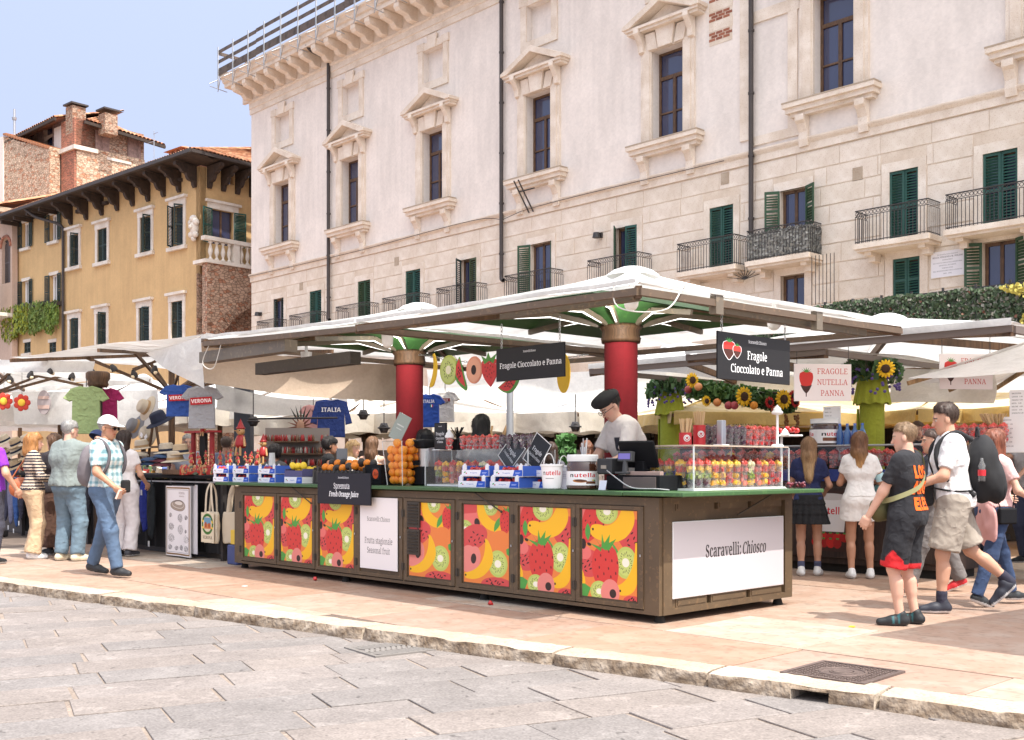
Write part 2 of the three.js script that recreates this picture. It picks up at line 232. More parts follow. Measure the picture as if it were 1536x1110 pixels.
{
const a=[0.896,0.443],b=[-0.443,0.896];
const P=(i,j)=>[a[0]*i + b[0]*j - 1,a[1]*i + b[1]*j + 5.2];
let j=-1.2,row=0;
while (j<13){
const w=rr(0.40,0.50);let i=-14 + rr(0,1);
while (i<9){
const L=rr(0.58,1.02),c=P(i + L/2,j + w/2);
const off=(c[0]- K0[0])*KN[0]+ (c[1]- K0[1])*KN[1],sx=768 + c[0]/c[1]*F,sy=HZ + 1.395/c[1]*F;
if (off<0.75&&c[1]>4.9&&sx>-130&&sx<1680&&sy<1230&&sy>860){
const gp=rr(0.006,0.016),gq=0.0025,k=()=>rr(-0.007,0.007),kk=()=>rr(-0.004,0.004);
const q=[P(i + gp + k(),j + gq + kk()),P(i + L*0.5,j + gq + kk()),P(i + L - gp + k(),j + gq + kk()),P(i + L - gp + k(),j + w - gq + kk()),P(i + L*0.45,j + w - gq + kk()),P(i + gp + k(),j + w - gq + kk())];
mesh('paving_slab',slabGeo(q,-0.095 + rr(-0.004,0.004),0.03,0.0045),roadMats[Math.floor(rnd()*4)],road);
}
i +=L;
}
j +=w;row++;
}
}
const pav=(()=>{// pavement base sheet, bounded by the kerb
const p=(t,o)=>{const X=K0[0]+ KD[0]*t + KN[0]*o,d=K0[1]+ KD[1]*t + KN[1]*o;return[X,d];};
const s=shape([p(-60,0.22),p(16,0.22),p(16,90),p(-60,90)]);
return struct('pavement',new THREE.ShapeGeometry(s).rotateX(-Math.PI/2).translate(0,-0.012,0),MAT(0.40,0.28,0.22,0.8,{map:T.marble}));
})();
{const p=(t,o)=>[K0[0]+ KD[0]*t + KN[0]*o,K0[1]+ KD[1]*t + KN[1]*o];mesh('joint_bed',new THREE.ShapeGeometry(shape([p(-9,0.25),p(12,0.25),p(12,8.5),p(-9,8.5)])).rotateX(-Math.PI/2).translate(0,-0.009,0),MAT(0.20,0.155,0.125,0.95,{map:T.granite}),pav);}
{
const U=[0.7001,-0.714],N=[0.714,0.7001],O=[1.2025,8.954];
const P=(u,n)=>[O[0]+ U[0]*u + N[0]*n,O[1]+ U[1]*u + N[1]*n];
const off=c=>(c[0]- K0[0])*KN[0]+ (c[1]- K0[1])*KN[1];
let n=-5.6;
while (n<11){
const w=rr(0.85,1.3);let u=-13 + rr(0,1);
while (u<8){
const L=rr(1.1,1.9),c=P(u + L/2,n + w/2),sx=768 + c[0]/Math.max(1,c[1])*F;
let q=[P(u + 0.006,n + 0.006),P(u + L - 0.006,n + 0.006),P(u + L - 0.006,n + w - 0.006),P(u + 0.006,n + w - 0.006)];
const e=0.30,o=q.map(off);
if (Math.max(...o)>e + 0.15&&c[1]>4.5&&c[1]<19&&sx>-150&&sx<1700){
if (Math.min(...o)<e){// clip at the back of the kerb
const r=[];for (let i=0;i<4;i++){const k=(i + 1) % 4;if (o[i]>=e) r.push(q[i]);if ((o[i]- e)*(o[k]- e)<0){const t=(e - o[i])/(o[k]- o[i]);r.push([mix(q[i][0],q[k][0],t),mix(q[i][1],q[k][1],t)]);}}q=r;
}
const pale=rnd()<0.14?4:Math.floor(rnd()*4);
if (q.length>2) mesh('marble_slab',slabGeo(q,rr(-0.003,0.002),0.012,0.004),marbleMats[pale],pav);
}
u +=L;
}
n +=w;
}
}
{// worn kerb stones
const tOf=px=>{// kerb parameter at a photo column
const r=(px - 768)/F;return (r*K0[1]- K0[0])/(KD[0]- r*KD[1]);};
const kerb=thing('stone_kerb','worn pale stone kerb with chipped edge between road slabs and marble pavement','kerb');
const js=[-14,-11.6,-9.4,-7,-4.8,-2.6,tOf(-60),tOf(145),tOf(285),tOf(539),tOf(825),tOf(1059),tOf(1314),tOf(1560),tOf(1560) + 1.9,tOf(1560) + 3.5].sort((a,b)=>a - b);
const wm=[[0.53,0.455,0.385],[0.50,0.42,0.35],[0.56,0.49,0.42]].map(c=>MAT(...c,0.9,{map:T.stone,bumpMap:T.stoneB,bumpScale:0.02}));
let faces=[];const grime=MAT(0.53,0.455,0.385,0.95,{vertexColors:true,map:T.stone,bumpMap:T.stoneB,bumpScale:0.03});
const piece=(t0,t1,y0,y1,ends)=>{
const n=Math.max(4,Math.round((t1 - t0)/0.045)),g=new THREE.BoxGeometry(t1 - t0,y1 - y0,0.29,n,5,5),p=g.attributes.position;
for (let i=0;i<p.count;i++){
let x=p.getX(i) + (t0 + t1)/2,y=p.getY(i) + (y0 + y1)/2,z=p.getZ(i);// z=+0.145 is the road face
const f=clamp((z + 0.145)/0.29,0,1),top=clamp((y + 0.13)/0.13,0,1);
const a=n3(x*5,y*14,3),b=n3(x*17,y*30,8),c=n3(x*2.1,1,5);
if (f>0.75) z +=(0.009*a + 0.008*b - 0.008)*(f - 0.75)*4 - 0.014*top*top*top;
if (top>0.9) y +=-0.007*f*f*(0.7 + 0.6*c) + 0.004*b - (f>0.9?Math.max(0,a - 0.2)*0.016:0);
for (const e of[t0,t1]){const d=Math.abs(x - e);if (ends&&d<0.05&&f>0.7) z -=(0.05 - d)*0.5;}
p.setXYZ(i,x,y,z);
}
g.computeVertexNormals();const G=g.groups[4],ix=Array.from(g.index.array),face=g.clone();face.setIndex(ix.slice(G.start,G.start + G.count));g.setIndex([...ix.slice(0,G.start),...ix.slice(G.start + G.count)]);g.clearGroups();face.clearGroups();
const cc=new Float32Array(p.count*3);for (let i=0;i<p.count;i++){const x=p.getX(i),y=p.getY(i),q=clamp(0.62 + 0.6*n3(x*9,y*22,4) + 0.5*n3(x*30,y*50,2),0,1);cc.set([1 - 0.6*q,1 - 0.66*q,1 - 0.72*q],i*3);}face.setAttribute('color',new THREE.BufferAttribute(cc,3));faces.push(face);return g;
};
const base=thing;kerb.position.set(K0[0]+ KN[0]*0.145,0,-(K0[1]+ KN[1]*0.145));kerb.rotation.y=Math.atan2(KD[1],KD[0]);
for (let i=0;i + 1<js.length;i++){
const t0=js[i]+ 0.012,t1=js[i + 1]- 0.012;let gs;
if (Math.abs(js[i]- tOf(1059))<0.01){const s0=tOf(1186),s1=tOf(1243);gs=[piece(t0,s0,-0.16,0.002),piece(s0,s1,-0.032,0.002),piece(s1,t1,-0.16,0.002)];mesh('drain_inlet',b2(s0 - 0.02,s1 + 0.02,-0.16,-0.05,-0.14,-0.11),m.dirty,kerb);}
else gs=[piece(t0,t1,-0.16,rr(-0.003,0.004),true)];
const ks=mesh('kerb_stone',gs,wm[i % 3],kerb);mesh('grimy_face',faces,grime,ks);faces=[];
}
}
// drain grate in the road and cast iron cover in the pavement
{
const o=GR(594,973,-0.095),g=thing('drain_grate','grey steel drain grate with slanted slots set in the road beside the kerb','grate',V(o.x,-0.09,o.z),0.62);
const w=0.62,d=0.5;mesh('grate_frame',[b2(-w/2,w/2,-0.01,0.004,-d/2,-d/2 + 0.035),b2(-w/2,w/2,-0.01,0.004,d/2 - 0.035,d/2),b2(-w/2,-w/2 + 0.035,-0.01,0.004,-d/2 + 0.035,d/2 - 0.035),b2(w/2 - 0.035,w/2,-0.01,0.004,-d/2 + 0.035,d/2 - 0.035)],MAT(0.2,0.18,0.165,0.7,{metalness:0.2}),g);
mesh('grate_pit',b2(-w/2 + 0.03,w/2 - 0.03,-0.012,-0.0075,-d/2 + 0.03,d/2 - 0.03),MAT(0.12,0.11,0.1,0.9),g);
const bm=MAT(0.22,0.2,0.185,0.7,{metalness:0.2});
for (let r=0;r<3;r++) for (let i=0;i<12;i++) mesh('grate_bar',bx(0.026,0.012,0.165,-w/2 + 0.06 + i*0.0455,-0.002,-d/2 + 0.107 + r*0.143,0,r===1?-0.5:0.5),bm,g);
const q=GR(1264,1009),c=thing('manhole_cover','square rusty brown cast iron cover with ring pattern in the marble pavement','manhole cover',V(q.x,0.004,q.z),-0.76),im=MAT(0.19,0.145,0.13,0.7,{metalness:0.4,map:T.granite});
const s=0.56;mesh('cover_frame',[b2(-s/2,s/2,-0.01,0.006,-s/2,-s/2 + 0.03),b2(-s/2,s/2,-0.01,0.006,s/2 - 0.03,s/2),b2(-s/2,-s/2 + 0.03,-0.01,0.006,-s/2 + 0.03,s/2 - 0.03),b2(s/2 - 0.03,s/2,-0.01,0.006,-s/2 + 0.03,s/2 - 0.03)],im,c);
mesh('cover_plate',b2(-s/2 + 0.035,s/2 - 0.035,-0.01,0.0,-s/2 + 0.035,s/2 - 0.035),im,c);
const studs=[];for (let i=0;i<13;i++) for (let j=0;j<13;j++){const x=(i - 6)*0.036,z=(j - 6)*0.036,r=Math.hypot(x,z);if (r>0.155) studs.push(bx(0.024,0.008,0.014,x,0.002,z,0,(i + j) % 2?0.8:-0.8));}
mesh('stud_pattern',studs,im,c).userData.kind='stuff';
mesh('ring',[new THREE.TorusGeometry(0.14,0.008,6,32).rotateX(Math.PI/2),new THREE.TorusGeometry(0.075,0.007,6,28).rotateX(Math.PI/2),cy(0.06,0.06,0.008,0,0.002,0,24)],im,c);
}
// ---------- large cream palazzo ----------
const PF=facade(377,61.2,-780);
const PAL=thing('palazzo','large cream palazzo with pedimented stone windows above an ashlar storey with green shuttered balcony doors','building',PF.pos,PF.turn);
const WEND=52;
const wallWithHoles=(x0,x1,y0,y1,holes,th,z)=>{
const s=shape([[x0,y0],[x1,y0],[x1,y1],[x0,y1]]);
for (const h of holes){const p=new THREE.Path();p.moveTo(h[0],h[2]);p.lineTo(h[0],h[3]);p.lineTo(h[1],h[3]);p.lineTo(h[1],h[2]);p.closePath();s.holes.push(p);}
return new THREE.ExtrudeGeometry(s,{depth:th,bevelEnabled:false}).translate(0,0,z - th);
};
function louvre(w,h,pm){// slatted shutter leaf, hinged at x=0, in the xy plane
const g=[b2(0,0.07,0,h,-0.02,0.02),b2(w - 0.07,w,0,h,-0.02,0.02),b2(0.07,w - 0.07,0,0.1,-0.02,0.02),b2(0.07,w - 0.07,h - 0.09,h,-0.02,0.02),b2(0.07,w - 0.07,h*0.5 - 0.04,h*0.5 + 0.04,-0.02,0.02)];
const n=Math.round(h/0.085);for (let i=1;i<n;i++){const y=i*h/n;if (y>0.12&&y<h - 0.11&&Math.abs(y - h/2)>0.06) g.push(bx(w - 0.14,0.075,0.012,w/2,y,0,0.75));}
return MG(g);
}
const wC=[3.3,9.62,16.03,22.8,29.43,36.1,42.7,49.3],GW=1.42,GY0=12.95,GY1=16.35;
const nC=wC.map(c=>c);
const DOORS=[[2.86,1.05,8.0,10.22,2],[6.45,1.1,8.0,10.22,1],[10.7,1.05,8.0,10.22,1],[14.53,1.1,8.0,10.24,1],[18.43,1.05,8.0,10.22,3],[22.88,1.15,8.0,10.26,4],[27.43,1.05,8.0,10.2,5],[31.75,1.0,8.0,10.22,1],[34.6,0.98,9.0,10.3,6],[38.42,0.92,8.0,10.18,1],[41.3,0.98,8.0,10.14,1],[46,1,8,10.2,1]];
const LOWS=[[38.5,0.86,6.2,7.52,1],[41.28,0.95,6.2,7.62,6],[34.57,0.9,6.3,7.5,0]];
{
const holes=wC.map(c=>[c - GW/2,c + GW/2,GY0,GY1]),nh=nC.map(c=>[c - 0.72,c + 0.72,18.55,20.02]);
mesh('upper_wall',wallWithHoles(0,WEND,11.8,20.75,[...holes,...nh],0.7,0),m.plaster,PAL);
nh.forEach(h=>mesh('niche_back',b2(h[0]- 0.05,h[1]+ 0.05,h[2]- 0.05,h[3]+ 0.05,-0.5,-0.28),m.plaster,PAL));
const dh=[...DOORS,...LOWS].map(d=>[d[0]- d[1]/2,d[0]+ d[1]/2,d[2],d[3]]);
mesh('lower_wall',wallWithHoles(0,WEND,0,11.42,dh,0.6,-0.02),m.mortar,PAL);
mesh('side_wall',b2(0.0,0.6,0,20.7,-30,-0.75),m.plaster,PAL);
mesh('roof',b2(-0.6,WEND,22.55,22.9,-30,0.2),m.tile,PAL);
// ashlar blocks of the lower storey
const RH=0.62;let nb=0;
const blk={};const block=(x0,x1,y0,y1)=>{if (x1 - x0<0.1||y1 - y0<0.08) return;const k=Math.round((x1 - x0)*20) + '_' + Math.round((y1 - y0)*20);const w=Math.round((x1 - x0)*20)/20 - 0.02,h=Math.round((y1 - y0)*20)/20 - 0.02;const g=blk[k]??=(()=>{const q=rb(Math.max(w,0.05),Math.max(h,0.04),0.06,0.012);return uvBox(nonIdx(q));})();const b=new THREE.Mesh(g,m.ashlar[Math.floor(rnd()*3)]);b.castShadow=b.receiveShadow=true;b.name='ashlar_block';b.position.set((x0 + x1)/2,(y0 + y1)/2,-0.03 + rr(-0.004,0.004));PAL.add(b);nb++;};
const cuts=[...DOORS,...LOWS].map(d=>[d[0]- d[1]/2 - 0.27,d[0]+ d[1]/2 + 0.27,d[2]- 0.3,d[3]+ 0.3]);
for (let r=0;r<9;r++){
const y1=11.4 - r*RH,y0=y1 - RH;let x=r % 2?-0.02:-0.9;
while (x<44.5){
const L=1.55 + (h3(r,Math.round(x*7),3) - 0.5)*0.5;let segs=[[Math.max(0,x),x + L]];
for (const c of cuts) if (c[2]<y1 - 0.1&&c[3]>y0 + 0.1) segs=segs.flatMap(s=>{const o=[];if (c[1]<=s[0]||c[0]>=s[1]) return[s];if (c[0]>s[0]) o.push([s[0],c[0]]);if (c[1]<s[1]) o.push([c[1],s[1]]);return o;});
for (const s of segs) block(s[0],s[1],y0,y1);
x +=L;
}
}
// string course and architrave band
const prof=pts=>new THREE.ExtrudeGeometry(shape(pts),{depth:WEND + 0.1,bevelEnabled:false}).rotateY(Math.PI/2).scale(1,1,1);
const run=(pts,x0,x1)=>{const g=new THREE.ExtrudeGeometry(shape(pts),{depth:x1 - x0,bevelEnabled:false});g.rotateY(Math.PI/2);g.scale(1,1,-1);const p=g.index?g:g;const P=g.attributes.position;for (let i=0;i<P.count;i++){}g.translate(x0,0,0);const A=g.attributes.position.array;if (!g.index) for (let i=0;i<A.length;i +=9) for (let k=0;k<3;k++){const t=A[i + 3 + k];A[i + 3 + k]=A[i + 6 + k];A[i + 6 + k]=t;}g.computeVertexNormals();return g;};
mesh('string_course',run([[-0.05,11.42],[0.05,11.42],[0.05,11.66],[0.07,11.68],[0.13,11.74],[0.16,11.79],[0.16,11.83],[0.04,11.88],[-0.05,11.88]],-0.06,WEND),m.trim,PAL);
mesh('architrave',run([[-0.05,20.72],[0.05,20.72],[0.05,21.0],[0.09,21.02],[0.09,21.3],[0.16,21.36],[0.16,21.45],[-0.05,21.45]],-0.1,WEND),m.trim,PAL);
mesh('cornice',run([[-0.05,21.45],[0.12,21.45],[0.12,22.08],[1.25,22.1],[1.25,22.3],[1.35,22.34],[1.42,22.5],[1.55,22.58],[1.55,22.66],[-0.6,22.72]],-0.75,WEND),m.trim,PAL);
const md=(()=>{const s=shape([[0,0],[0.3,0.0],[0.42,0.08],[0.5,0.2],[0.75,0.25],[0.98,0.3],[1.08,0.42],[1.08,0.6],[0,0.6]]);const g=new THREE.ExtrudeGeometry(s,{depth:0.34,bevelEnabled:true,bevelSize:0.02,bevelThickness:0.02,bevelSegments:1});g.rotateY(-Math.PI/2).translate(0.17,0,0.1);return uvBox(nonIdx(g));})();
for (let i=0;i<44;i++){const b=new THREE.Mesh(md,m.trim);b.name='modillion';b.castShadow=b.receiveShadow=true;b.position.set(0.15 + i*1.13,21.47,0.02);PAL.add(b);}
// pilaster strip frame by the right downpipe
const fx=32.55;mesh('blind_frame',[b2(fx,fx + 0.42,12.25,20.7,0,0.06),b2(fx + 0.42,35.2,12.0,12.3,0,0.06),b2(fx + 0.42,34.85,16.1,16.5,0,0.06),b2(34.42,34.78,12.3,16.1,0,0.055),b2(34.42,34.78,16.5,20.7,0,0.055)],m.trim,PAL);
// exposed brick and stone patch
const bp=mesh('brick_patch',b2(31.25,32.2,15.85,18.6,-0.02,0.012),m.mortar,PAL),bm=[MAT(0.42,0.17,0.11,0.95,{map:T.stone}),MAT(0.34,0.13,0.09,0.95,{map:T.stone})];
for (let k=0;k<4;k++){const y=16.0 + k*0.68;mesh('stone_block',b2(31.24,32.22,y + 0.34,y + 0.66,0.0,0.022),m.ashlar[0],bp);for (let r=0;r<3;r++) for (let i=0;i<3;i++) mesh('brick',b2(31.24 + i*0.3 + (r % 2)*0.1,31.5 + i*0.3 + (r % 2)*0.1,y + r*0.105,y + r*0.105 + 0.085,0.0,0.02),bm[(i + r) % 2],bp);}
for (const[x,y]of[[13.3,10.8],[36.9,10.35],[31.9,11.15],[5.1,10.6]]) mesh('wall_plug',b2(x - 0.17,x + 0.17,y - 0.2,y + 0.2,-0.02,0.012),m.dirty,PAL);
}
const niche=uvBox(nonIdx(MG([b2(-1.05,-0.72,18.2,20.35,0,0.07),b2(0.72,1.05,18.2,20.35,0,0.07),b2(-0.72,0.72,18.2,18.55,0,0.07),b2(-0.72,0.72,20.02,20.35,0,0.07),b2(-1.12,-0.62,20.05,20.4,0.0,0.09),b2(0.62,1.12,20.05,20.4,0,0.09),ext(shape([[-0.24,20.0],[0.24,20.0],[0.34,20.6],[-0.34,20.6]]),0.08,0.01).translate(0,0,0.05)])));
// pedimented windows
{
const hw=GW/2;
const sur=()=>MG([b2(-hw - 0.5,-hw,GY0,GY1,0.0,0.1),b2(hw,hw + 0.5,GY0,GY1,0.0,0.1),b2(-hw - 0.5,hw + 0.5,GY1,GY1 + 0.62,0.0,0.11),b2(-hw - 0.36,-hw - 0.06,GY0 + 0.1,GY1 + 0.1,0.1,0.14),b2(hw + 0.06,hw + 0.36,GY0 + 0.1,GY1 + 0.1,0.1,0.14),
ext(shape([[-0.3,GY1 + 0.02],[0.3,GY1 + 0.02],[0.42,GY1 + 0.72],[-0.42,GY1 + 0.72]]),0.1,0.015).translate(0,0,0.13),ext(shape([[-0.8,GY1 + 0.05],[-0.38,GY1 + 0.03],[-0.52,GY1 + 0.66],[-0.95,GY1 + 0.66]]),0.05,0.01).translate(0,0,0.12),ext(shape([[0.38,GY1 + 0.03],[0.8,GY1 + 0.05],[0.95,GY1 + 0.66],[0.52,GY1 + 0.66]]),0.05,0.01).translate(0,0,0.12)]);
const vol=x=>ext(shape([[0,0],[0.12,0.06],[0.16,0.3],[0.3,0.55],[0.42,0.68],[0.42,0.82],[0,0.82]]),0.22,0.015).rotateY(-Math.PI/2).translate(x + 0.11,GY1 + 0.0,0.08);
const py=GY1 + 0.72,pw=1.62;
const ped=()=>MG([b2(-pw,pw,py,py + 0.1,0,0.42),b2(-pw - 0.06,pw + 0.06,py + 0.1,py + 0.2,0,0.5),ext(shape([[-pw - 0.12,py + 0.2],[-pw - 0.12,py + 0.3],[0,py + 1.05],[pw + 0.12,py + 0.3],[pw + 0.12,py + 0.2],[pw - 0.2,py + 0.2],[0,py + 0.82],[-pw + 0.2,py + 0.2]]),0.55,0.012).translate(0,0,0),ext(shape([[-pw + 0.3,py + 0.2],[pw - 0.3,py + 0.2],[0,py + 0.8]]),0.12).translate(0,0,0.0)]);
const sill=()=>MG([b2(-1.62,1.62,GY0 - 0.14,GY0,-0.35,0.5),b2(-1.55,1.55,GY0 - 0.3,GY0 - 0.14,0,0.4),b2(-1.45,1.45,GY0 - 0.42,GY0 - 0.3,0,0.28)]);
const sillDirt=()=>b2(-1.63,1.63,GY0 + 0.002,GY0 + 0.05,0.05,0.51);
const brk=x=>ext(shape([[0,0],[0.1,0],[0.14,0.2],[0.12,0.45],[0.26,0.7],[0.36,0.78],[0.36,0.95],[0,0.95]]),0.3,0.015).rotateY(-Math.PI/2).translate(x + 0.15,GY0 - 1.37,0.02);
const apron=()=>b2(-1.2,1.2,GY0 - 1.1,GY0 - 0.42,0,0.03);
const z=-0.42,fr=()=>MG([b2(-hw,-hw + 0.09,GY0,GY1,z,z + 0.08),b2(hw - 0.09,hw,GY0,GY1,z,z + 0.08),b2(-hw + 0.09,hw - 0.09,GY0,GY0 + 0.1,z,z + 0.08),b2(-hw + 0.09,hw - 0.09,GY1 - 0.09,GY1,z,z + 0.08),b2(-0.06,0.06,GY0 + 0.1,GY1 - 1.0,z + 0.002,z + 0.09),b2(-hw + 0.09,hw - 0.09,GY1 - 1.0,GY1 - 0.87,z + 0.002,z + 0.09),b2(-hw + 0.09,-0.06,GY0 + 1.15,GY0 + 1.21,z + 0.002,z + 0.085),b2(0.06,hw - 0.09,GY0 + 1.15,GY0 + 1.21,z + 0.002,z + 0.085)]);
const gl=[sur(),ped(),sill(),fr(),vol(-1.13),vol(1.13),brk(-1.05),brk(1.05),apron(),sillDirt()].map(g=>uvBox(nonIdx(g)));
const pane=[[-hw + 0.09,-0.06,GY0 + 0.1,GY0 + 1.15],[0.06,hw - 0.09,GY0 + 0.1,GY0 + 1.15],[-hw + 0.09,-0.06,GY0 + 1.21,GY1 - 1],[0.06,hw - 0.09,GY0 + 1.21,GY1 - 1],[-hw + 0.09,hw - 0.09,GY1 - 0.87,GY1 - 0.09]].map(q=>uvBox(nonIdx(b2(...q,z + 0.02,z + 0.03))));
const P=(n,g,mt,par)=>{const k=new THREE.Mesh(g,mt);k.name=n;k.castShadow=k.receiveShadow=true;par.add(k);return k;};
wC.forEach((c,i)=>{
const w=P('window',gl[0],m.trim,PAL);w.position.x=c;
P('pediment',gl[1],m.trim,w);P('sill',gl[2],m.trim,w);P('window_frame',gl[3],m.woodMid,w);P('volute',gl[4],m.trim,w);P('volute',gl[5],m.trim,w);P('sill_bracket',gl[6],m.trim,w);P('sill_bracket',gl[7],m.trim,w);P('apron',gl[8],m.plaster,w);P('sill_lichen',gl[9],m.dirty,w);
pane.forEach(q=>P('pane',q,m.winGlass,w));
// blind niche surround
const nx=c,f=P('niche_frame',niche,m.trim,PAL);f.position.x=nx;
});
}
// balcony doors and lower windows
{
const leafG={};const leaf=(w,h)=>leafG[w.toFixed(2) + h.toFixed(2)]??=uvBox(nonIdx(louvre(w,h)));
const add=(n,g,mt,par,x=0,y=0,z=0,ry=0)=>{const k=new THREE.Mesh(g,mt);k.name=n;k.castShadow=k.receiveShadow=true;k.position.set(x,y,z);k.rotation.y=ry;par.add(k);return k;};
const door=(d,i)=>{
const[c,w,y0,y1,st]=d,hw=w/2,h=y1 - y0,fr=uvBox(MG([b2(-hw - 0.25,-hw,y0 - 0.28,y1,-0.09,0.02),b2(hw,hw + 0.25,y0 - 0.28,y1,-0.09,0.02),b2(-hw - 0.25,hw + 0.25,y1,y1 + 0.28,-0.09,0.022),b2(-hw,hw,y0 - 0.28,y0,-0.09,0.03)]));
const D=add(y0<8||st===6?'shuttered_window':'balcony_door',fr,m.ashlar[i % 3],PAL,c),sm=[m.shutter,m.shutter,m.shutter2][i % 3];
if (st===1){add('shutter',leaf(hw,h),sm,D,-hw,y0,-0.04,0.05);add('shutter',leaf(hw,h),sm,D,hw,y0,-0.045,Math.PI - 0.08);}
if (st===2){add('shutter',leaf(hw,h),m.shutterD,D,-hw,y0,-0.05,0.9);add('shutter',leaf(hw,h),m.shutterD,D,hw,y0,-0.05,Math.PI - 0.25);}
if (st===3){add('shutter',leaf(hw,h),m.shutterD,D,-hw,y0,0.0,-1.1);add('shutter',leaf(hw,h),MAT(0.06,0.08,0.035,0.6),D,hw,y0,0.02,Math.PI - 0.15);}
if (st===4){add('shutter',leaf(hw,h),sm,D,-hw,y0,0.03,-2.75);add('shutter',leaf(hw,h),sm,D,hw,y0,0.03,0.9);}
if (st===5){add('shutter',leaf(hw,h),m.shutter2,D,-hw,y0,0.02,-0.95);add('shutter',leaf(hw,h),m.shutter,D,hw,y0,0.0,Math.PI + 0.12);}
if (st===6){add('shutter',leaf(hw,h),m.shutter2,D,-hw,y0,0.04,-2.6);add('shutter',leaf(hw,h),m.shutter2,D,hw,y0,0.04,-0.5);}
{add('door_frame',uvBox(MG([b2(-hw,-hw + 0.09,y0,y1,-0.25,-0.17),b2(hw - 0.09,hw,y0,y1,-0.25,-0.17),b2(-0.05,0.05,y0,y1,-0.25,-0.17),b2(-hw + 0.09,hw - 0.09,y1 - 0.1,y1,-0.25,-0.17)])),m.woodMid,D);add('pane',uvBox(b2(-hw + 0.09,hw - 0.09,y0,y1 - 0.1,-0.22,-0.21)),m.winGlass,D);}
return D;
};
DOORS.forEach(door);LOWS.forEach(door);
// wrought iron balconies; [door index, half width, lattice]
const balcony=(c,hw,y,deep,lattice,no)=>{
const slab=MG([b2(-hw,hw,y - 0.16,y,0.0,deep),b2(-hw + 0.05,hw - 0.05,y - 0.24,y - 0.16,0.0,deep - 0.1)]);
const B=add('balcony',uvBox(slab),m.trim,PAL,c);
const r=0.011,H=1.0,g=[],zf=deep - 0.06;
const rail=(a,b)=>{g.push(bar(V(a[0],y + H,a[1]),V(b[0],y + H,b[1]),0.02,0.02,6),bar(V(a[0],y + H - 0.17,a[1]),V(b[0],y + H - 0.17,b[1]),0.011,0.011,6),bar(V(a[0],y + 0.06,a[1]),V(b[0],y + 0.06,b[1]),0.014,0.014,6));const L=Math.hypot(b[0]- a[0],b[1]- a[1]),n=Math.max(2,Math.round(L/0.115));for (let i=0;i<=n;i++){const t=i/n,x=mix(a[0],b[0],t),z=mix(a[1],b[1],t);g.push(bar(V(x,y,z),V(x,y + H - 0.17,z),r,r,5));if (i<n){const x2=mix(a[0],b[0],(i + 0.5)/n),z2=mix(a[1],b[1],(i + 0.5)/n);const t3=new THREE.TorusGeometry(0.052,0.009,4,10);if (a[0]===b[0]) t3.rotateY(Math.PI/2);g.push(t3.translate(x2,y + H - 0.085,z2));}}};
rail([-hw + 0.05,zf],[hw - 0.05,zf]);rail([-hw + 0.05,0.05],[-hw + 0.05,zf]);rail([hw - 0.05,0.05],[hw - 0.05,zf]);
add('railing',MG(g),m.darkIron,B);
for (const s of[-1,1]) add('balcony_bracket',uvBox(MG([b2(-0.11,0.11,y - 0.5,y - 0.24,0,0.35),b2(-0.11,0.11,y - 0.34,y - 0.24,0.35,0.6)])),m.trim,B,s*(hw - 0.35));
if (lattice){const q=[],k=(x,yy,z)=>{const s=rr(0.05,0.11);q.push(new THREE.PlaneGeometry(s,s).rotateX(rr(-0.6,0.6)).rotateY(rr(-0.7,0.7)).translate(x,yy,z));};for (let i=0;i<900;i++) k(rr(-hw + 0.06,hw - 0.06),y + rr(0.05,H - 0.1),zf - 0.03 + rr(-0.03,0.03));for (let i=0;i<260;i++) k(hw - 0.08,y + rr(0.05,H - 0.1),rr(0.05,zf));const s=add('leaf_screen',MG(q),MAT(0.26,0.25,0.22,0.9),B);s.userData.kind='stuff';add('screen_backing',uvBox(b2(-hw + 0.07,hw - 0.07,y + 0.05,y + H - 0.1,zf - 0.06,zf - 0.055)),MAT(0.24,0.23,0.2,0.95),B);}
};
[[0,0.95],[1,1.3],[2,1.3],[3,1.35],[4,1.3],[5,1.35],[6,1.3],[7,1.25],[9,1.2],[10,1.25],[11,1.3]].forEach(([k,hw],n)=>balcony(DOORS[k][0]+ (k===7?-0.1:0),hw,7.98,0.85,false,n));
balcony(34.5,1.2,7.98,0.85,true,20);
// curled iron guards beside the leaf-screened balcony
const cg=[];for (let i=0;i<9;i++){const a=0.2 + i*0.33;cg.push(bar(V(33.0,7.5,0.4),V(33.0 - 0.75*Math.cos(a)*0.8,7.5 + 0.55*Math.sin(a),0.4 + 0.2*Math.cos(a)),0.018,0.006,5));}
for (let i=0;i<7;i++) cg.push(bar(V(35.75 + i*0.13,6.3,0.75),V(35.75 + i*0.13,7.85,0.75),0.012,0.012,5));
add('iron_guard',MG(cg),m.darkIron,PAL);
// downpipes
for (const[x,y0,y1]of[[7.87,8.9,21.5],[20.71,9.3,21.5],[33.08,8.75,21.5]]){const g=[cy(0.085,0.085,y1 - y0,x,(y0 + y1)/2,0.17,10),tube([V(x,y0 + 0.05,0.17),V(x,y0 - 0.12,0.17),V(x + 0.05,y0 - 0.28,0.2),V(x + 0.18,y0 - 0.34,0.22)],0.085,12,8)];for (let y=y0 + 0.8;y<y1;y +=2.1) g.push(cy(0.11,0.11,0.07,x,y,0.16,10));if (x<10) g.push(tube([V(x,y1,0.17),V(x,y1 + 0.15,0.2),V(x - 0.35,y1 + 0.5,1.0),V(x - 0.4,y1 + 0.75,1.2)],0.085,12,8));add('downpipe',uvBox(MG(g)),m.pipe,PAL);}
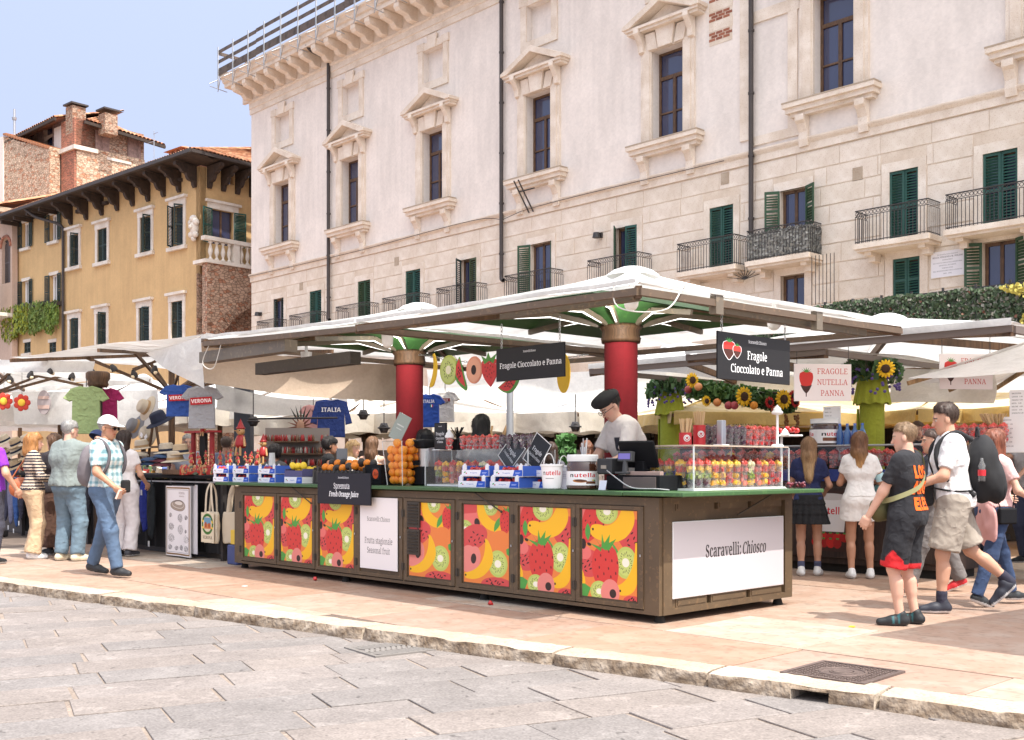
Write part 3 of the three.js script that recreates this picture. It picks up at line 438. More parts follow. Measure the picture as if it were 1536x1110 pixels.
// lamp arm, wall lights, wires, plaque
add('lamp_arm',MG([bar(V(22.3,11.55,0.1),V(22.3,12.7,0.95),0.03),bar(V(22.55,11.55,0.1),V(22.55,12.7,0.95),0.03),bar(V(22.3,12.3,0.68),V(23.2,12.3,0.68),0.03)]),m.darkIron,PAL);
for (const[x,y]of[[26.2,10.05],[1.1,9.55]]) add('wall_light',MG([b2(x - 0.05,x + 0.05,y - 0.1,y + 0.1,0,0.1),cy(0.12,0.16,0.2,x - 0.1,y,0.2,10)]),m.darkIron,PAL);
add('cable',MG([tube([V(0,11.72,0.2),V(10,11.66,0.2),V(20,11.7,0.2),V(20.7,11.5,0.2),V(22,11.66,0.2),V(32,11.7,0.2)],0.014,60,5)]),m.pipe,PAL);
const pt=canvasTex(256,196,(x,w,h)=>{x.fillStyle='#e4e1e4';x.fillRect(0,0,w,h);x.fillStyle='#6a6468';x.textAlign='center';x.font='15px serif';['IN QUESTA CASA NACQUE','BEATA VINCENZA M. POLONI','FONDATRICE','DELL\'ISTITUTO SORELLE DELLA MISERICORDIA','APOSTOLA DI CARITÀ','VERONA POSE','NEL BICENTENARIO DELLA NASCITA','1802 - 2002'].forEach((t,i)=>{x.font=(i===1?'bold 16px serif':i===3?'10px serif':'13px serif');x.fillText(t,w/2,28 + i*21);});});
const pl=add('plaque',new THREE.PlaneGeometry(0.97,0.74),printMat(pt,0.5),PAL,39.8,7.16,0.055);add('plaque_slab',uvBox(b2(-0.5,0.5,-0.38,0.38,-0.05,-0.003)),m.white,pl);
}
// temporary guard rail along the roof edge
{
const R=thing('roof_guardrail','galvanized posts with weathered boards forming a guard rail along the palazzo cornice','railing',PF.pos,PF.turn);
for (let i=0;i<26;i++){const x=-0.7 + i*1.62;mesh('post',[b2(x - 0.03,x + 0.03,22.0,24.25,1.62,1.68),bar(V(x,22.45,1.65),V(x + 0.05,22.1,2.2),0.025),bar(V(x - 0.3,21.9,1.5),V(x + 0.3,22.5,1.66),0.022),bar(V(x,21.9,1.1),V(x,22.0,2.15),0.022)],m.galv,R);}
for (const[y0,y1]of[[22.72,23.1],[23.38,23.56],[23.92,24.1]]) for (let i=0;i<10;i++) mesh('board',b2(-0.8 + i*4.05,3.23 + i*4.05,y0 + (i % 2)*0.04,y1 + (i % 2)*0.04,1.56,1.60),m.board,R);
mesh('board',b2(-0.92,-0.86,22.75,23.1,-3,1.55),m.board,R);mesh('board',b2(-0.92,-0.86,23.9,24.08,-3,1.55),m.board,R);
}
// ivy-covered terrace over the shops at the foot of the palazzo
{
const TR=thing('shop_terrace','low terrace on dark shop fronts in front of the palazzo','terrace',PF.pos.clone().add(V(0,-0.78,0)),PF.turn);
mesh('terrace_slab',b2(35,WEND,4.8,5.05,0.02,4.1),m.dirty,TR);mesh('front_wall',b2(35,WEND,3.4,4.8,3.4,3.6),m.dirty,TR);
for (let i=0;i<7;i++) mesh('pier',b2(35 + i*2.7,35.5 + i*2.7,0.6,3.4,3.3,3.75),m.dirty,TR);
mesh('shop_back',b2(35,WEND,0.6,3.4,0.3,0.4),m.roomWall,TR);
mesh('fence',(()=>{const g=[];for (let i=0;i<18;i++) g.push(b2(35.5 + i*0.85,35.55 + i*0.85,5.05,6.62,3.82,3.87));g.push(b2(35,51,6.5,6.54,3.82,3.86),b2(35,51,5.2,5.24,3.82,3.86));return g;})(),m.darkIron,TR);
const leaf=new THREE.Shape();leaf.moveTo(0,-0.5);leaf.quadraticCurveTo(0.55,-0.3,0.35,0.1);leaf.lineTo(0,0.55);leaf.lineTo(-0.35,0.1);leaf.quadraticCurveTo(-0.55,-0.3,0,-0.5);
const lg=new THREE.ShapeGeometry(leaf,3),N=24000,im=new THREE.InstancedMesh(lg,PHY(1,1,1,0.7,{transmission:0.15,thickness:0}),N),M4=new THREE.Matrix4(),q=new THREE.Quaternion(),e=new THREE.Euler();
for (let i=0;i<N;i++){const x=rr(35,47),a=fbm(x/15,0.3,16,2,91),y=5.06 + (1.38 + 0.16*a)*Math.pow(rnd(),0.9),z=3.85 + (rnd()<0.5?1:-1)*rr(0.0,0.09);const yell=x>43.0&&x<44.6&&y>5.3 + Math.abs(x - 43.9 + 0.25*Math.sin(y*6))*1.6&&rnd()<0.5;e.set(rr(-0.8,0.5),rr(-1,1),rr(-3,3));q.setFromEuler(e);const s=rr(0.06,0.12);M4.compose(V(x,y,z + (yell?0.1:0)),q,V(s,s,s));im.setMatrixAt(i,M4);const k=rr(0.5,1.2),p=rnd();im.setColorAt(i,yell?C3(0.5,0.42,0.08):p<0.2?C3(0.22*k,0.21*k,0.17*k):p<0.215?C3(0.22,0.09,0.05):C3(0.06*k,0.10*k,0.04*k));}
const iv=thing('ivy_hedge','dense ivy screen with a yellow leaved spray hanging along the terrace fence','hedge',PF.pos.clone().add(V(0,-0.78,0)),PF.turn);im.name='ivy_leaves';im.castShadow=im.receiveShadow=true;im.userData.kind='stuff';iv.add(im);
}
// ---------- older houses beyond the palazzo ----------
const tileMats=[m.tile,m.tile2,m.tile3];
// roof slope of barrel tiles: eave corners a,b and ridge corners d,c (Vector3), joined rows of half-round tiles
function tiledRoof(name,a,b,c,d,parent,pitch=0.26){
const w=a.distanceTo(b),L=a.distanceTo(d),n=Math.max(2,Math.round(w/pitch)),rows=Math.max(2,Math.round(L/0.42)),gs=[[],[],[]];
const up=b.clone().sub(a).cross(d.clone().sub(a)).normalize();if (up.y<0) up.negate();
const half=new THREE.CylinderGeometry(1,1,1,6,1,true,-Math.PI/2,Math.PI);
for (let i=0;i<n;i++) for (let j=0;j<rows;j++){
const q=(u,v)=>a.clone().lerp(b,u).lerp(d.clone().lerp(c,u),v),u=(i + 0.5)/n;
const p0=q(u,j/rows),p1=q(u,Math.min(1,(j + 1.12)/rows)),ax=p1.clone().sub(p0),l=ax.length();if (l<0.05) continue;
const side=q(Math.min(1,u + 0.5/n),j/rows).sub(q(Math.max(0,u - 0.5/n),j/rows));const ww=side.length();if (ww<0.04) continue;
const Y=ax.normalize(),X=side.normalize(),Z=X.clone().cross(Y).normalize();if (Z.dot(up)<0) Z.negate();
const M=new THREE.Matrix4().makeBasis(X.multiplyScalar(ww*0.5),Y.clone().multiplyScalar(l),Z.multiplyScalar(ww*0.42));M.setPosition(p0.add(p1).multiplyScalar(0.5).addScaledVector(up,0.02 + rr(0,0.02)));
gs[Math.floor(rnd()*3)].push(half.clone().applyMatrix4(M));
}
const base=patch((u,v)=>a.clone().lerp(b,u).lerp(d.clone().lerp(c,u),v).addScaledVector(up,-0.05),1,1);
const r=mesh(name,base,m.tile3,parent);gs.forEach((g,k)=>{if (g.length) mesh('roof_tiles',g,tileMats[k],r).userData.kind='stuff';});return r;
}
const HF=facade(300,64,-1100),HS=facade(300,64,768 + F*F/1868,true);// front and right side of the yellow house
{
const H=thing('yellow_house','ochre yellow house with dark carved eaves brackets and green shuttered windows','house',HF.pos,HF.turn);
const EV=18.25,S=HF.S,x0=S(24),W=-x0;
const wins=[];// [px centre, width m, y0, y1, style]
const add=(n,g,mt,par,x=0,y=0,z=0,ry=0)=>{const k=mesh(n,g,mt,par);k.position.set(x,y,z);k.rotation.y=ry;return k;};
const top=[[[112,403,352],1],[[154,396,343],2],[[219,382,325],3],[[267,373,309],4]],low=[[[112,500,478],5],[[153,500,470],1],[[217,500,461],5],[[266,500,452],2]];
for (const[q,st]of top) wins.push([S(q[0]),1.25,HF.H(q[0],q[1]) + 0.12,HF.H(q[0],q[2]),st,1]);
for (const[q,st]of low) wins.push([S(q[0]),1.25,HF.H(q[0],q[2]) - 2.3,HF.H(q[0],q[2]),st,1]);
const xl=S(98);// the narrow left bay
for (const[px,yb,yt]of[[39,372,333],[81,362,321],[39,462,421],[81,462,412]]) wins.push([S(px),1.15,HF.H(px,yb),HF.H(px,yt),6,0]);
for (const px of[41,79]) wins.push([S(px),1.0,HF.H(px,530),HF.H(px,513),2,0]);
const holes=wins.map(w=>[w[0]- w[1]/2,w[0]+ w[1]/2,w[2],w[3]]);
mesh('front_wall',wallWithHoles(x0,0,0,EV + 0.4,holes,0.4,0),m.yellow,H);
mesh('front_backing',b2(x0 + 0.2,-0.5,0,EV,-1.2,-1.0),m.roomWall,H);
const sh=(w,h)=>louvre(w,h);
for (const[c,w,y0,y1,st,tr]of wins){
const hw=w/2,h=y1 - y0,F2=tr?add('window',[b2(-hw - 0.26,-hw,y0,y1,0,0.07),b2(hw,hw + 0.26,y0,y1,0,0.07),b2(-hw - 0.28,hw + 0.28,y1,y1 + 0.38,0,0.09),b2(-hw - 0.42,hw + 0.42,y1 + 0.38,y1 + 0.54,0,0.24),b2(-hw - 0.38,hw + 0.38,y0 - 0.22,y0,-0.3,0.2)],m.whiteTrim,H,c):add('window',[b2(-hw - 0.1,hw + 0.1,y1 - 0.02,y1 + 0.2,-0.05,0.05),b2(-hw - 0.15,hw + 0.15,y0 - 0.2,y0,-0.3,0.18)],m.whiteTrim,H,c);
const k=(s,a,zz=-0.05)=>add('shutter',sh(hw,h),m.shutterD,F2,s*hw,y0 + 0.01,zz,s<0?-a:Math.PI + a);
if (st===1){k(-1,0.25);k(1,1.35);}if (st===2){k(-1,0.03);k(1,0.03);}if (st===3){k(-1,0.3);k(1,1.5);}if (st===4){k(-1,1.1);k(1,1.2);}if (st===5){k(-1,0.35);k(1,0.5);}if (st===6){k(-1,3.05,0.06);k(1,3.05,0.06);add('window_frame',[b2(-hw + 0.05,-hw + 0.15,y0,y1,-0.3,-0.2),b2(-0.06,0.06,y0,y1,-0.3,-0.2),b2(hw - 0.15,hw - 0.05,y0,y1,-0.3,-0.2),b2(-hw,hw,y1 - 0.1,y1,-0.3,-0.19)],m.white,F2);add('curtain',b2(-hw,hw,y0,y1,-0.37,-0.33),m.curtain,F2);}
else add('pane',b2(-hw,hw,y0,y1,-0.34,-0.31),m.winGlass,F2);
}
// side wall with balcony door
const s=thing,sw=HS.S(380) + 6,g2=new THREE.Group();
const sideTurn=HS.turn - HF.turn;const loc=(x,y,z)=>V(x*Math.cos(sideTurn) + z*Math.sin(sideTurn),y,-x*Math.sin(sideTurn) + z*Math.cos(sideTurn));
const sideG=(g)=>g.rotateY(sideTurn);
const dc=HS.S(334),dw=1.5,dy0=HS.H(334,368),dy1=HS.H(334,316),aw=HS.S(342),ay=HS.H(342,268);
mesh('side_wall',sideG(wallWithHoles(0,sw,0,EV + 0.4,[[dc - dw/2,dc + dw/2,dy0,dy1],[aw - 0.4,aw + 0.4,ay - 0.3,ay + 0.3]],0.4,0)),m.yellow,H);
mesh('side_backing',sideG(b2(1.2,sw,0,EV,-1.2,-1.0)),m.roomWall,H);
const SD=mesh('balcony_door',sideG(MG([b2(dc - dw/2 - 0.3,dc - dw/2,dy0,dy1,0,0.07),b2(dc + dw/2,dc + dw/2 + 0.3,dy0,dy1,0,0.07),b2(dc - dw/2 - 0.3,dc + dw/2 + 0.3,dy1,dy1 + 0.35,0,0.09),b2(dc - dw/2 - 0.45,dc + dw/2 + 0.45,dy1 + 0.35,dy1 + 0.5,0,0.22)])),m.whiteTrim,H);
for (const sgn of[-1,1]){const g=louvre(dw/2,dy1 - dy0);g.rotateY(sgn<0?-2.9:Math.PI + 2.9).translate(dc + sgn*dw/2,dy0,0.06);mesh('shutter',sideG(g),m.shutter,SD);}
mesh('door_frame',sideG(MG([b2(dc - dw/2,dc - dw/2 + 0.1,dy0,dy1,-0.3,-0.2),b2(dc - 0.06,dc + 0.06,dy0,dy1,-0.3,-0.2),b2(dc + dw/2 - 0.1,dc + dw/2,dy0,dy1,-0.3,-0.2)])),m.woodMid,SD);
mesh('pane',sideG(b2(dc - dw/2,dc + dw/2,dy0,dy1,-0.27,-0.24)),m.winGlass,SD);
// carved stone mask on the corner
const mk=[sp(0.36,0,0,0,12,10,0.8,1.2,0.7),sp(0.14,0,0.02,0.25,8,6),sp(0.2,-0.25,0.3,0.05),sp(0.2,0.25,0.3,0.05),sp(0.24,0,0.5,0.05),sp(0.2,-0.2,-0.4,0.06),sp(0.18,0.2,-0.42,0.06),sp(0.15,0,-0.65,0.05)].map(g=>g.translate(0,HF.H(292,343),0.15));
const mo=mesh('stone_mask',mk,m.whiteTrim,H);mo.position.set(-0.35,0,0);
// deep eaves: board soffit, carved brackets, gutter
const OV=1.5,ey=EV + 0.35,R0=V(x0 - 0.4,ey + 0.55,OV),R1=V(0,ey + 0.55,OV);
const cornerOut=loc(0,0,OV).add(V(0,0,0)),crn=V(cornerOut.x*0.9 + 0.15,ey + 0.62,OV);
const brG=(()=>{const sgm=shape([[0,-1.25],[0.12,-1.3],[0.22,-1.15],[0.25,-0.95],[0.5,-0.9],[0.62,-0.75],[0.7,-0.55],[0.95,-0.5],[1.05,-0.35],[1.4,-0.18],[1.4,0.0],[0,0]]);return new THREE.ExtrudeGeometry(sgm,{depth:0.26,bevelEnabled:false}).rotateY(-Math.PI/2).translate(0.13,ey + 0.12,0);})();
for (let i=0;i<9;i++){const px=108 + i*23.2;mesh('eaves_bracket',brG.clone().translate(S(px),0,0),m.woodDark,H);}
for (let i=0;i<4;i++) mesh('rafter',bx(0.22,0.25,1.45,S(30 + i*19),ey - 0.05,0.62),m.woodDark,H);
for (let i=0;i<4;i++) mesh('eaves_bracket',sideG(brG.clone().translate(HS.S(313 + i*21),0,0)),m.woodDark,H);
mesh('soffit',[patch((u,v)=>V(mix(x0 - 0.4,crn.x,u),ey + 0.13 + 0.16*v,mix(-0.1,OV,v)),1,1),patch((u,v)=>loc(mix(-0.3,sw,u),ey + 0.13 + 0.16*v,mix(-0.1,OV - 0.1,v)),1,1)],m.woodDark,H);
for (const px of[120,160,222,270]) mesh('attic_vent',cy(0.3,0.3,0.2,S(px),ey - 0.45,0.0,12).rotateX(0),m.woodDark,H);
mesh('gutter',[beam(V(x0 - 0.5,ey + 0.3,OV + 0.05),V(crn.x,ey + 0.35,OV + 0.05),0.22,0.2),beam(V(crn.x,ey + 0.35,OV + 0.05),loc(sw,ey + 0.33,OV - 0.05),0.2,0.18)],m.pipe,H);
const rid=loc(6,ey + 3.2,-6);
tiledRoof('front_roof',V(x0 - 0.5,ey + 0.38,OV),V(crn.x,ey + 0.42,OV),V(-1,ey + 2.6,-6.2),V(x0 + 2,ey + 2.6,-6.2),H);
tiledRoof('side_roof',V(crn.x,ey + 0.42,OV),loc(sw,ey + 0.42,OV),loc(sw,ey + 2.6,-7),V(-1,ey + 2.6,-6.2),H);
// chimneys
const chim=(x,z,w,h,y)=>{const c=mesh('chimney',[b2(x - w/2,x + w/2,y,y + h,z - w/2,z + w/2)],m.ochre,H);const k=[],pt=w*0.22;for (const a of[-1,0,1]) for (const b of[-1,1]){k.push(b2(x + a*(w/2 - pt/2) - pt/2,x + a*(w/2 - pt/2) + pt/2,y + h,y + h + 0.45,z + b*(w/2 - pt/2) - pt/2,z + b*(w/2 - pt/2) + pt/2));}mesh('chimney_vent',k,m.brick,c);mesh('chimney_cap',[new THREE.ConeGeometry(w*0.95,0.45,4).rotateY(Math.PI/4).translate(x,y + h + 0.68,z)],m.tile,c);};
chim(S(202) - 2.2,-5,1.6,2.2,ey + 1.0);chim(3.6,-4.6,1.2,2.4,ey + 1.2);
// downpipes
for (const px of[98,17]) mesh('downpipe',[cy(0.1,0.1,16.6,S(px),8.6,0.16,8),tube([V(S(px),16.8,0.16),V(S(px),17.4,0.2),V(S(px) - 2.2,18.3,1.1),V(S(px) - 2.9,18.9,1.5)],0.1,16,8)],m.pipe,H);
// climbing plants hanging from the lower sills of the narrow bay
const pl=(px0,px1,py0,py1,label,tone,n)=>{
const cx=(S(px0) + S(px1))/2,hw=(S(px1) - S(px0))/2,yt=HF.H((px0 + px1)/2,py0),yb=HF.H((px0 + px1)/2,py1),g=[[],[]];
for (let i=0;i<n;i++){const x=rr(-hw,hw),len=(yt - yb)*(0.2 + 1.0*fbm((x + hw)/(2*hw)*0.9,0.2,6,2,Math.round(px0))),y=-len*Math.pow(rnd(),0.8),s=rr(0.1,0.24),bulge=0.35*Math.sqrt(Math.max(0,1 - (x/hw)**2));g[i % 2].push(new THREE.PlaneGeometry(s*0.5,s*1.4).rotateX(rr(-0.8,0.4)).rotateY(rr(-1.5,1.5)).rotateZ(rr(-0.4,0.4)).translate(x,y,0.3 + rr(-0.3,1)*bulge));}
const t=thing('trailing_plant',label,'plant');t.position.copy(HF.pos);t.rotation.y=HF.turn;const o=loc(0,0,0);t.translateX(cx);t.translateY(yt);
mesh('planter',[b2(-hw*0.9,hw*0.9,-0.25,0.02,0.05,0.4)],m.pipe,t);
g.forEach((q,k)=>{mesh('foliage',q,PHY(tone[k][0],tone[k][1],tone[k][2],0.8,{transmission:0.25,thickness:0}),t).userData.kind='stuff';});
};
pl(7,48,460,512,'yellow green creeper hanging in a thick curtain under the window by the pink house',[[0.33,0.36,0.03],[0.20,0.27,0.05]],1500);pl(51,76,455,512,'long green creeper trailing beside the downpipe on the yellow house',[[0.20,0.26,0.05],[0.14,0.22,0.04]],900);pl(77,94,454,504,'short green creeper tuft next to the downpipe on the yellow house',[[0.20,0.28,0.04],[0.15,0.24,0.04]],600);
}
// arched wall with balustraded terrace between yellow house and palazzo
{
const A=facade(296,63.7,768 + F*F/1868,true),t=thing('arch_terrace','old brick arch carrying a stone balustrade terrace beside the yellow house','terrace',A.pos,A.turn),x1=A.S(378) + 5,yb=A.H(330,402),s=new THREE.Shape(),archM=MAT(0.60,0.49,0.42,0.95,{map:T.rubble,bumpMap:T.stoneB,bumpScale:0.04});
const ac=A.S(378) + 0.6,ar=ac - A.S(302);s.moveTo(0,0);s.lineTo(ac - ar,0);s.lineTo(ac - ar,yb - 7.0);s.absellipse(ac,yb - 7.0,ar,5.0,Math.PI,Math.PI/2,true);s.lineTo(x1,yb - 2.0);s.lineTo(x1,yb);s.lineTo(0,yb);s.closePath();
mesh('arch_wall',new THREE.ExtrudeGeometry(s,{depth:0.5,bevelEnabled:false,curveSegments:24}).translate(0,0,0.5),archM,t);
const ring=[];for (let i=0;i<22;i++){const a=Math.PI - i*Math.PI/2/21.5;const g=bx(0.55,0.2,0.12,0,0,0);g.rotateZ(a).translate(ac + Math.cos(a)*(ar + 0.3),yb - 7 + Math.sin(a)*5.3,1.0);ring.push(g);}ring.forEach(g=>mesh('arch_brick',g,archM,t));
mesh('vault_back',b2(0.05,x1,0,yb - 0.5,-0.16,-0.1),archM,t);
mesh('terrace_floor',b2(-0.2,x1,yb,yb + 0.2,-0.15,1.12),m.whiteTrim,t);
const bal=lathe([[0.001,0],[0.13,0],[0.13,0.1],[0.07,0.14],[0.06,0.22],[0.14,0.45],[0.13,0.58],[0.06,0.85],[0.06,0.95],[0.12,1.0],[0.12,1.1],[0.001,1.1]],8);let i=0;
for (let x=0.35;x<x1 - 3.4;x +=0.42){if (i++ % 6===4) mesh('balustrade_post',b2(x - 0.2,x + 0.2,yb + 0.2,yb + 1.35,0.62,0.97),m.whiteTrim,t);else mesh('baluster',bal.clone().translate(x,yb + 0.22,0.8),m.whiteTrim,t);}
mesh('balustrade_rail',b2(-0.15,x1,yb + 1.32,yb + 1.55,0.6,1.02),m.whiteTrim,t);mesh('parapet',b2(x1 - 5.6,x1,yb + 0.2,yb + 1.32,0.64,0.96),m.whiteTrim,t);
}
// stone tower house behind the yellow house
{
const A=facade(114,82,-1100),B=facade(114,82,768 + F*F/1868,true),t=thing('stone_tower_house','tall rubble stone house with tiled roof, twin chimneys and a brick quoin','house',A.pos,A.turn);
const chimM=MAT(0.56,0.47,0.41,0.95,{map:T.rubble}),H=(px,py)=>A.H(px,py),yE=A.H(114,178),sT=B.turn - A.turn,sg=g=>g.rotateY(sT),loc=(x,y,z)=>V(x*Math.cos(sT) + z*Math.sin(sT),y,-x*Math.sin(sT) + z*Math.cos(sT));
const xl=A.S(2),SW=B.S(216),w1=A.S(62),w1w=1.7,wy0=H(62,217),wy1=H(62,186);
mesh('upper_wall',wallWithHoles(xl,A.S(80),20,yE,[[w1 - 0.75,w1 + 0.75,wy0,wy1],[A.S(25) - 0.6,A.S(25) + 0.6,A.H(25,235),A.H(25,205)]],0.4,-0.6),m.pinkPlaster,t);
mesh('backing',b2(xl,-1,10,yE - 0.2,-2.2,-2),m.roomWall,t);
for (const[c,a,b,hw]of[[w1,wy0,wy1,0.75],[A.S(25),A.H(25,235),A.H(25,205),0.6]]) mesh('pane',b2(c - hw,c + hw,a,b,-0.9,-0.86),m.winGlass,t);
const SH=MAT(0.42,0.27,0.23,0.8,{map:T.wood});for (const c of[w1,A.S(25)]) for (const s of[-1,1]) mesh('shutter',b2(c + s*1.3 - 0.5,c + s*1.3 + 0.5,wy0 - 0.2,wy1 + 0.1,-0.58,-0.5),SH,t);
mesh('corner_plaster',b2(A.S(80),A.S(94),18,yE,-0.9,-0.05),m.plaster,t);mesh('brick_quoin',b2(A.S(94),0.0,12,yE + 0.1,-1.6,0.12),m.brick,t);mesh('quoin_band',b2(A.S(88),0.3,H(105,228),H(105,222),-1.6,0.3),m.whiteTrim,t);
mesh('ruined_wall',ext(shape([[A.S(20),8],[A.S(94),8],[A.S(94),H(90,226)],[A.S(50),H(50,217)],[A.S(24),H(24,208)],[A.S(20),H(22,212)]]),0.8,0).translate(0,0,0.2),m.rubble,t);mesh('ruined_edge',b2(A.S(19),A.S(25),8,H(22,210),0.1,1.1),m.plaster,t);
for (let i=0;i<16;i++) mesh('coping_tile',bx(0.5,0.16,1.0,mix(A.S(27),A.S(90),i/15),mix(H(24,207),H(90,225),i/15),0.6,0,0,-0.12),m.tile,t);
const wx=B.S(177),wv0=B.H(177,240),wv1=B.H(177,205);
mesh('side_wall_upper',sg(wallWithHoles(0,SW,B.H(160,228),B.H(160,188),[[wx - 0.75,wx + 0.75,wv0,wv1]],0.4,0)),MAT(0.55,0.47,0.42,0.95,{map:T.rubble}),t);
mesh('side_wall_lower',sg(b2(0,SW,8,B.H(160,228),-0.6,0.12)),m.rubble,t);mesh('side_backing',sg(b2(1.4,SW,8,B.H(160,190),-1.6,-1.4)),m.roomWall,t);
const wn=mesh('window',sg(MG([b2(wx - 0.75,wx - 0.62,wv0,wv1,-0.3,-0.1),b2(wx + 0.62,wx + 0.75,wv0,wv1,-0.3,-0.1),b2(wx - 0.62,wx + 0.62,wv1 - 0.15,wv1,-0.3,-0.1)])),m.woodMid,t);mesh('pane',sg(b2(wx - 0.62,wx + 0.62,wv0,wv1 - 0.15,-0.25,-0.2)),m.winGlass,wn);mesh('sill',sg(b2(wx - 1,wx + 1,wv0 - 0.2,wv0,-0.1,0.2)),m.whiteTrim,wn);
for (const s of[-1,1]) mesh('shutter',sg(b2(wx + s*1.3 - 0.55,wx + s*1.3 + 0.55,wv0 - 0.1,wv1 + 0.1,0.02,0.1)),SH,t);
tiledRoof('front_roof',V(xl - 1.2,yE - 0.1,0.9),V(A.S(100),yE + 0.2,0.9),V(-2,yE + 2.2,-5),V(xl + 3,yE + 2.0,-5),t,0.34);
tiledRoof('side_roof',loc(0.2,yE - 0.25,0.9),loc(SW + 1.3,yE - 0.7,0.9),loc(SW - 3,yE + 1.6,-5),V(-2,yE + 2.2,-5),t,0.34);
mesh('eaves',[beam(V(xl - 1.3,yE - 0.2,0.9),V(A.S(100),yE + 0.08,0.9),0.2,0.22),beam(loc(0.2,yE - 0.38,0.9),loc(SW + 1.3,yE - 0.82,0.9),0.2,0.22)],m.woodDark,t);
for (const[px,dz,w]of[[106,0,1.05],[124,-1.6,1.0]]){const c=mesh('chimney',b2(A.S(px) - w/2,A.S(px) + w/2,yE - 1,H(px,px<110?160:163),dz - w/2 - 0.4,dz + w/2 - 0.4),chimM,t);mesh('chimney_cap',[b2(A.S(px) - w/2 - 0.15,A.S(px) + w/2 + 0.15,H(px,158),H(px,155.5),dz - w/2 - 0.55,dz + w/2 - 0.25)],m.pipe,c);}
mesh('stove_pipe',[cy(0.1,0.1,2.2,A.S(29),H(29,186),0.4,8),cy(0.2,0.16,0.2,A.S(29),H(29,180),0.4,8)],m.galv,t);mesh('aerial',[cy(0.03,0.03,2.6,0,0,0,5),bx(0.9,0.03,0.03,-0.4,0.6,0),bx(0.6,0.03,0.03,0.2,1.1,0)].map(g=>g.translate(A.S(231),H(231,225),0)),m.galv,t);
}
// pink plaster house at the far end
{
const A=facade(18,79,-1100),t=thing('pink_house','faded pink plaster house with arched window and iron balcony at the square end','house',A.pos,A.turn),yT=A.H(8,318);
const s=shape([[-14,0],[0,0],[0,yT],[-14,yT]]),cx=A.S(9),hy=A.H(9,425),p=new THREE.Path();p.moveTo(cx - 0.7,hy);p.lineTo(cx - 0.7,hy + 2.6);p.absarc(cx,hy + 2.6,0.7,Math.PI,0,true);p.lineTo(cx + 0.7,hy);p.closePath();s.holes.push(p);
mesh('front_wall',new THREE.ExtrudeGeometry(s,{depth:0.4,bevelEnabled:false}).translate(0,0,-0.4),m.pinkPlaster,t);for (const dx of[-0.7,0]) mesh('shutter',louvre(0.7,3.1).translate(cx + dx,hy,-0.25),MAT(0.12,0.1,0.1,0.7),t);mesh('arch_surround',new THREE.TorusGeometry(0.8,0.12,6,16,Math.PI).translate(cx,hy + 2.6,0.02),m.brick,t);
tiledRoof('roof',V(-14,yT + 0.1,1.2),V(0.3,yT + 0.1,1.2),V(0.3,yT + 2.5,-6),V(-14,yT + 2.5,-6),t,0.34);mesh('fascia',b2(-14,0.2,yT - 0.3,yT + 0.05,0,1.1),m.dirty,t);
const by=A.H(6,473),g=[];for (let i=0;i<26;i++) g.push(bar(V(-3.2 + i*0.13,by,1.4),V(-3.2 + i*0.13 + 0.1*Math.sin(i),by + 1.2,1.5),0.025,0.025,5));g.push(beam(V(-3.3,by + 1.2,1.5),V(0.3,by + 1.2,1.5),0.06,0.06));const bl=mesh('balcony',b2(-3.4,0.3,by - 0.25,by,0,1.6),m.whiteTrim,t);mesh('railing',g,m.darkIron,bl);
const q=[];for (let i=0;i<160;i++){const a=rr(0,6.3),r=Math.sqrt(rnd())*0.7,sz=rr(0.15,0.3);q.push(new THREE.PlaneGeometry(sz,sz).rotateX(rr(-1,1)).rotateY(rr(-1,1)).translate(-0.9 + r*Math.cos(a),by + 1.6 + rr(-0.6,1.1) + r*Math.sin(a)*0.4,1.2));}
const b=thing('balcony_bush','yellow green potted bush on the iron balcony of the pink house','plant',A.pos,A.turn);mesh('foliage',q,PHY(0.42,0.42,0.04,0.8,{transmission:0.25,thickness:0}),b).userData.kind='stuff';mesh('pot',cy(0.3,0.22,0.6,-0.9,by + 0.3,1.1),m.tile,b);
}
// ---------- fruit kiosk: counter, columns, canopy ----------
const KU=[0.688,-0.7257],KNv=[0.7257,0.688],KL=6.82,KO=[1.2025 - KL*KU[0],8.954 - KL*KU[1]],KT=Math.atan2(KU[1],KU[0]);
const KP=(x,y,z)=>V(KO[0]+ KU[0]*x - KNv[0]*z,y,-(KO[1]+ KU[1]*x - KNv[1]*z));// kiosk coordinates -> world
const KX=(px,z)=>{const A=[KO[0]- KNv[0]*z,KO[1]- KNv[1]*z],r=(px - 768)/F;return (r*A[1]- A[0])/(KU[0]- r*KU[1]);};// column -> x on the plane z
const KH=(px,py,z)=>{const p=KP(KX(px,z),0,z);return EYE + (HZ - py)/F*-p.z;};
const KZ=(px,x)=>{const A=[KO[0]+ KU[0]*x,KO[1]+ KU[1]*x],r=(px - 768)/F;return -((r*A[1]- A[0])/(KNv[0]- r*KNv[1]));};// column -> z on the plane x
const CT=1.08;
